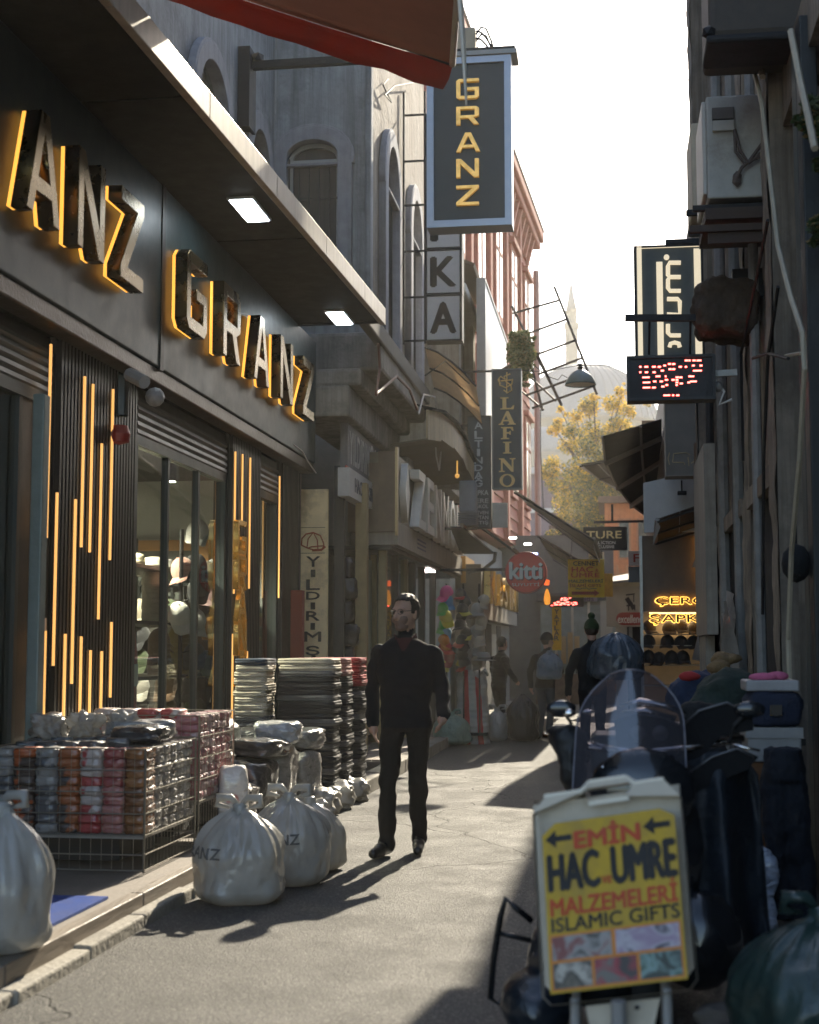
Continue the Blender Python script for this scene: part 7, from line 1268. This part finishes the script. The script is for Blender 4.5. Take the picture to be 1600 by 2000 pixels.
# ================================================================ people
skin = M('skin', (.46, .28, .2), .55, var=.12, scale=20, bump=.1, bscale=80, sss=.08); hairm = M('hair_brown', (.035, .022, .014), .6, var=.3, bump=.5, bscale=140, stretch=(1, 1, .3))
def person(name, label, base, H, rz, spec, mats, voxel=.014, amp=.010, kids=None, head_turn=0.0, head_tilt=0.0, jaw='skin'):
    """spec: dict of joints (metres for a 1.76 m figure, facing -Y); one continuous remeshed body"""
    k = H / 1.76; m = MB(); tags = []
    def tube(a, b, r0, r1, tg, n=12):
        a, b = Vector(a), Vector(b); m.tube([a.lerp(b, i / 4) for i in range(5)], [r0 + (r1 - r0) * i / 4 for i in range(5)], n); m.sphere(a, r0, 2); m.sphere(b, r1, 2)
        for i in range(5): tags.append((a.lerp(b, i / 4), r0 + (r1 - r0) * i / 4, tg))
    def ell(c, r, s_, tg): m.sphere(c, r, 3, s_); tags.append((Vector(c), r * min(s_), tg))
    # torso as stacked ellipse rings
    lean = spec.get('lean', 0.0)
    rings = [(.84, .155, .115), (.92, .175, .125), (1.02, .178, .125), (1.12, .185, .13), (1.24, .20, .135), (1.33, .208, .13), (1.38, .195, .118), (1.42, .155, .1), (1.455, .105, .08), (1.485, .066, .066)]
    n = 24; v0 = len(m.v); vs = []
    for z, rx_, ry_ in rings:
        for i in range(n): th = 2 * math.pi * i / n; vs.append((rx_ * math.cos(th), ry_ * math.sin(th) - lean * (z - .9), z))
        tags.append((Vector((0, -lean * (z - .9), z)), min(rx_, ry_), 'top' if z > .88 else 'leg')); tags.append((Vector((rx_ * .5, -lean * (z - .9), z)), ry_ * .9, 'top' if z > .88 else 'leg')); tags.append((Vector((-rx_ * .5, -lean * (z - .9), z)), ry_ * .9, 'top' if z > .88 else 'leg'))
    m.add(vs, [(j * n + i, j * n + (i + 1) % n, (j + 1) * n + (i + 1) % n, (j + 1) * n + i) for j in range(len(rings) - 1) for i in range(n)] + [tuple(range(n))[::-1], tuple((len(rings) - 1) * n + i for i in range(n))])
    for s_ in ('l', 'r'):
        sg_ = 1 if s_ == 'l' else -1; hip = Vector((sg_ * .09, 0, .9)); kn, an, toe = [Vector(x) for x in spec['leg_' + s_]]
        tube(hip, kn, .092, .064, 'leg'); tube(kn, an, .064, .055, 'leg'); tube(an + EZ * .01, an - EZ * .01, .058, .06, 'leg')
        ft = (toe - an); ft.z = 0; tube(an + Vector((0, .03, -.05)) , an + ft * .55 + Vector((0, 0, -.045)), .042, .045, 'shoe'); tube(an + ft * .5 + Vector((0, 0, -.055)), toe, .044, .034, 'shoe')
        sh, el, wr, tip = [Vector(x) for x in spec['arm_' + s_]]
        sh = Vector((sh.x * .93, sh.y, sh.z - .04)); tube(sh, el, .068, .054, 'top'); tube(el, wr, .054, .044, 'top'); hd = (tip - wr); L_h = hd.length; hd.normalize(); side = hd.cross(Vector((0, 1, 0))).normalized(); fwd = side.cross(hd)
        palm = wr + hd * L_h * .32; tube(wr, palm, .027, .034, 'skin'); 
        for q in range(4):
            off = fwd * (.026 - .0175 * q); ln_ = L_h * (.62, .68, .64, .52)[q]; a = palm + off + hd * .01; b = a + hd * ln_ * .5 + side * (-sg_) * .004; c = b + hd * ln_ * .4 + side * sg_ * -.022 - fwd * .004
            tube(a, b, .0095, .0088, 'skin', 8); tube(b, c, .0088, .0075, 'skin', 8)
        a = wr + hd * L_h * .15 + fwd * .022; b = a + hd * .035 + fwd * .022; tube(a, b, .012, .0105, 'skin', 8); tube(b, b + hd * .03 + side * -sg_ * .008, .0105, .008, 'skin', 8)
    hc_ = Vector((0, -lean * .62 - .02, 1.635)) + Vector(spec.get('head', (0, 0, 0))); Rm = Matrix.Rotation(head_turn, 3, 'Z') @ Matrix.Rotation(head_tilt, 3, 'X')
    def hp(x, y_, z): return hc_ + Rm @ Vector((x, y_, z))
    tube((0, -lean * .55 + .005, 1.45), hp(0, .015, -.06), .058, .056, 'skin')
    for c, r, s_, tg in (((0, .012, .03), .1, (.80, .98, 1.0), 'skin'), ((0, -.02, -.02), .08, (.82, .95, 1.1), 'skin'), ((0, -.035, -.085), .05, (1.05, 1.0, .75), jaw), ((0, -.07, -.1), .025, (1.1, .9, .8), jaw), ((.038, -.062, -.04), .03, (1, .8, .9), jaw), ((-.038, -.062, -.04), .03, (1, .8, .9), jaw)):
        cc = hp(*c); bm = bmesh.new(); bmesh.ops.create_icosphere(bm, subdivisions=3, radius=r)
        for v in bm.verts: v.co = cc + Rm @ Vector((v.co.x * s_[0], v.co.y * s_[1], v.co.z * s_[2]))
        m.addbm(bm); tags.append((cc, r * min(s_), tg))
    tube(hp(0, -.088, .012), hp(0, -.112, -.032), .010, .014, 'skin', 8); tube(hp(-.04, -.078, .03), hp(.04, -.078, .03), .013, .013, 'skin', 8); tube(hp(-.018, -.086, -.068), hp(.018, -.086, -.068), .008, .008, jaw, 8)
    for sg_ in (-1, 1): tube(hp(sg_ * .08, .012, .015), hp(sg_ * .08, .012, -.03), .014, .01, 'skin', 8)
    for q in spec.get('extra', ()): tube(*q)
    me = remeshed(m, voxel, 4)
    nv_ = len(me.vertices); co = np.empty(nv_ * 3); me.vertices.foreach_get('co', co); co = co.reshape(-1, 3)
    T = np.array([t_[0] for t_ in tags]); Rr = np.array([t_[1] for t_ in tags]); names = [t_[2] for t_ in tags]; keys = ['top', 'leg', 'shoe', 'skin', 'beard', 'shirt']
    fc = np.empty(len(me.polygons) * 3); me.polygons.foreach_get('center', fc); fc = fc.reshape(-1, 3)
    idx = np.array([keys.index(x) for x in names])
    fm = np.concatenate([idx[np.argmin(np.linalg.norm(c[:, None, :] - T[None], axis=2) - Rr[None], axis=1)] for c in np.array_split(fc, max(1, len(fc) // 4000))])
    hem = .86
    fm = np.where((fm == 1) & (fc[:, 2] > hem) & (np.abs(fc[:, 0]) < .2), 0, fm); fm = np.where((fm == 0) & (fc[:, 2] < hem) & (np.abs(fc[:, 0]) < .19), 1, fm)
    if 'vneck' in spec: fm = np.where((fm == 0) & (fc[:, 2] > 1.38) & (fc[:, 2] < 1.47) & (fc[:, 1] < -.03) & (np.abs(fc[:, 0]) < (fc[:, 2] - 1.36) * .55), 5, fm)
    clothv = np.zeros(nv_, bool)
    for p_, f_ in zip(me.polygons, fm):
        if f_ in (0, 1):
            for vi in p_.vertices: clothv[vi] = True
    displace(me, lambda i, c: amp * (noise.noise(Vector((c[0] * 9, c[1] * 9, c[2] * 10))) + .5 * noise.noise(Vector((c[0] * 16 + 5, c[1] * 16, c[2] * 20)))) if clothv[i] else 0.0)
    for key in keys: me.materials.append(mats.get(key, skin))
    me.polygons.foreach_set('material_index', fm.astype(np.int32)); me.polygons.foreach_set('use_smooth', [True] * len(me.polygons)); me.update()
    r_ = thing(name, label, 'person', (0, 0, 0)); b = bpy.data.objects.new('body', me); COL.objects.link(b); b.parent = r_
    if kids: kids(r_, hp, Rm)
    r_.location = base; r_.rotation_euler = (0, 0, rz); r_.scale = (k, k, k); return r_
def shell(nm, hp, Rm, cond, mat, parent, r=(.088, .105, .108), c=(0, .012, .032), amp=.004, fs=30):
    bm = bmesh.new(); bmesh.ops.create_icosphere(bm, subdivisions=5, radius=1)
    for v in bm.verts: v.co = Vector((v.co.x * r[0] + c[0], v.co.y * r[1] + c[1], v.co.z * r[2] + c[2])) * 1.0
    bmesh.ops.delete(bm, geom=[v for v in bm.verts if not cond(v.co)], context='VERTS')
    for v in bm.verts: n_ = noise.noise(v.co * fs); v.co += (v.co - Vector(c)).normalized() * amp * n_
    o0 = hp(0, 0, 0)
    for v in bm.verts: v.co = o0 + Rm @ v.co
    me = bpy.data.meshes.new(nm); bm.to_mesh(me); bm.free(); o = link(nm, me, mat, parent, True); md = o.modifiers.new('t', 'SOLIDIFY'); md.thickness = .008; md.offset = -1; return o
def man_kids(r_, hp, Rm):
    shell('hair', hp, Rm, lambda c: (c.z > .055 + (.035 if c.y < -.02 else 0) - max(0, c.y) * 1.3 and not (c.y < -.06 and c.z < .088)) or (c.y > .03 and c.z > -.045) or (abs(c.x) > .06 and -.03 < c.y < .05 and c.z > .0), hairm, r_, r=(.088, .108, .112), amp=.006, fs=45)
    g_ = MB()
    for sx in (-1, 1):
        cx_ = sx * .034; pts = [hp(cx_ + .026 * math.cos(a), -.098 + .006 * abs(math.cos(a)), .012 + .017 * math.sin(a)) for a in [i * math.pi / 8 for i in range(17)]]; g_.tube(pts, .0022, 5, cap=False); g_.tube([hp(sx * .06, -.092, .016), hp(sx * .082, -.02, .02), hp(sx * .084, .02, .012)], .0022, 5)
    g_.tube([hp(-.008, -.106, .016), hp(.008, -.106, .016)], .0022, 5); g_.build('glasses', M('spectacle_frame', (.02, .018, .016), .4), r_)
    e = MB()
    for sx in (-1, 1): e.sphere(hp(sx * .034, -.082, .012), .011, 2)
    e.build('eye', M('eye_dark', (.05, .04, .035), .2), r_)
    c_ = MB(); 
    for sx in (-1, 1): c_.slab([V((sx * .012, -.085, 1.405)), V((sx * .055, -.075, 1.47)), V((sx * .075, -.01, 1.5)), V((sx * .085, -.03, 1.46)), V((sx * .06, -.095, 1.40))], .006)
    c_.build('collar', M('shirt_burgundy', (.05, .012, .012), .85), r_)
jk = M('jacket_black', (.006, .008, .0125), .9, var=.3, bump=.25, bscale=160, spec=.25); jn = M('trousers_charcoal', (.014, .0135, .013), .9, var=.25, bump=.25, bscale=120, spec=.25); shoe = M('shoe_black', (.012, .012, .014), .3, var=.2, coat=.3)
beardm = M('skin_stubble', (.19, .12, .09), .7, var=.08, scale=60, bump=.2, bscale=200)
mb_ = AZ(793, 1668, 0)
person('person', 'man in dark jacket and trousers with glasses walking towards the camera', (mb_.x, mb_.y, 0), 1.77, 0, dict(vneck=1, lean=.02,
    leg_l=((.085, -.02, .5), (.075, .10, .11), (.095, -.09, .035)), leg_r=((-.105, -.13, .5), (-.11, -.12, .1), (-.175, -.31, .04)),
    arm_l=((.195, 0, 1.40), (.245, .02, 1.13), (.275, -.13, .95), (.25, -.19, .83)), arm_r=((-.195, 0, 1.40), (-.245, .08, 1.12), (-.245, .08, .88), (-.225, .05, .74))),
    dict(top=jk, leg=jn, shoe=shoe, skin=skin, beard=beardm, shirt=M('shirt_burgundy', (.05, .012, .012), .85)), voxel=.0075, amp=.015, kids=man_kids, head_turn=-.55, jaw='beard')
dk = M('coat_black', (.007, .008, .009), .85, var=.3, bump=.3); jeans = M('jeans_slate', (.04, .055, .075), .85, var=.3, bump=.3)
def beanie(mat, pom=False):
    def f(r_, hp, Rm):
        shell('hair', hp, Rm, lambda c: c.y > .0 and c.z < .05 and c.z > -.06, hairm, r_)
        shell('beanie', hp, Rm, lambda c: c.z > .02, mat, r_, r=(.094, .112, .13), amp=.006, fs=60)
        if pom: m = MB(); m.sphere(hp(0, .01, .19), .045, 3); o = m.build('pompom', mat, r_, True)
    return f
gb_ = person('person', 'man in a green pompom beanie seen from behind carrying a sack', (-.27, 17.9, 0), 1.74, math.pi + .1, dict(lean=.08,
    leg_l=((.09, -.06, .5), (.09, .06, .1), (.11, -.1, .035)), leg_r=((-.09, .0, .5), (-.1, .1, .1), (-.12, -.06, .035)),
    arm_l=((.195, 0, 1.40), (.29, .02, 1.13), (.3, -.02, .86), (.29, -.04, .72)), arm_r=((-.195, 0, 1.40), (-.33, -.08, 1.2), (-.2, -.14, 1.36), (-.14, -.1, 1.45))),
    dict(top=dk, leg=jn, shoe=shoe, skin=skin), kids=beanie(M('knit_green', (.03, .06, .018), .95, var=.35, bump=.9, bscale=160), True), voxel=.012)
blueb = M('blue_sack', (.055, .075, .10), .28, var=.2, scale=5, bump=.6, bscale=8, spec=.6)
bag('carried_sack', 'large dark blue plastic sack on the shoulder of the pompom beanie man', (.02, 17.62, 1.02), .34, .24, .56, blueb, 3.3, knot=False, cat='sack', pleat=.10)
person('person', 'man in a black beanie and jeans carrying plastic bags', (-1.06, 22.3, 0), 1.62, math.pi - .45, dict(lean=.12,
    leg_l=((.09, -.06, .5), (.1, .04, .1), (.12, -.1, .035)), leg_r=((-.09, -.02, .5), (-.11, .1, .1), (-.12, -.06, .035)),
    arm_l=((.195, 0, 1.40), (.29, .0, 1.13), (.32, -.08, .88), (.31, -.1, .74)), arm_r=((-.195, 0, 1.40), (-.3, .0, 1.14), (-.22, -.1, 1.3), (-.17, -.08, 1.42))),
    dict(top=dk, leg=jeans, shoe=shoe, skin=skin), kids=beanie(M('knit_black', (.012, .012, .014), .95, var=.3, bump=.6)), head_turn=-.6, voxel=.013)
bag('plastic_bag', 'shiny blue grey plastic bag on the back of the man in jeans', (-.98, 22.05, .93), .2, .13, .40, M('blue_grey_bag', (.16, .22, .28), .28, var=.3, bump=.6, bscale=10, spec=.6, trl=.15), 6.3, pleat=.1, ears=False)
bag('garbage_bag', 'big black garbage bag held by the man in jeans', (-1.38, 21.9, .02), .24, .22, .66, M('black_bag', (.016, .019, .02), .3, var=.3, bump=.6, bscale=9, spec=.6), 2.2, cat='garbage bag', pleat=.1, ears=False)
person('person', 'person in a black quilted jacket standing by the cap stand', (-1.85, 23.2, 0), 1.58, math.pi - .9, dict(lean=.1,
    leg_l=((.09, -.06, .5), (.1, .04, .1), (.12, -.1, .035)), leg_r=((-.09, -.02, .5), (-.11, .06, .1), (-.12, -.1, .035)),
    arm_l=((.195, 0, 1.40), (.28, -.06, 1.14), (.3, -.2, .95), (.29, -.28, .84)), arm_r=((-.195, 0, 1.40), (-.27, -.05, 1.14), (-.26, -.2, .98), (-.24, -.3, .9))),
    dict(top=M('quilted_black', (.006, .007, .008), .55, bump=.5, bscale=10, wave=(5, 'Z', .4)), leg=jn, shoe=shoe, skin=skin), kids=lambda r_, hp, Rm: shell('hair', hp, Rm, lambda c: c.y > -.03 or c.z > .07, M('hair_black', (.012, .01, .009), .6, var=.3, bump=.5), r_), voxel=.014)
# ================================================================ hazy air
hz = MB(); hz.box(-420, 420, -75, 720, -1.1, 56); ho = hz.build('haze'); ho['kind'] = 'stuff'
hm = bpy.data.materials.new('haze_air'); hm.use_nodes = True; nt = hm.node_tree; nt.nodes.remove(nt.nodes['Principled BSDF']); pvn = N(nt, 'ShaderNodeVolumePrincipled')
pvn.inputs['Color'].default_value = (.98, .93, .82, 1); pvn.inputs['Density'].default_value = .0010; pvn.inputs['Anisotropy'].default_value = .45; nt.links.new(pvn.outputs[0], nt.nodes['Material Output'].inputs['Volume']); ho.data.materials.append(hm)

bpy.data.scenes.remove(WS)
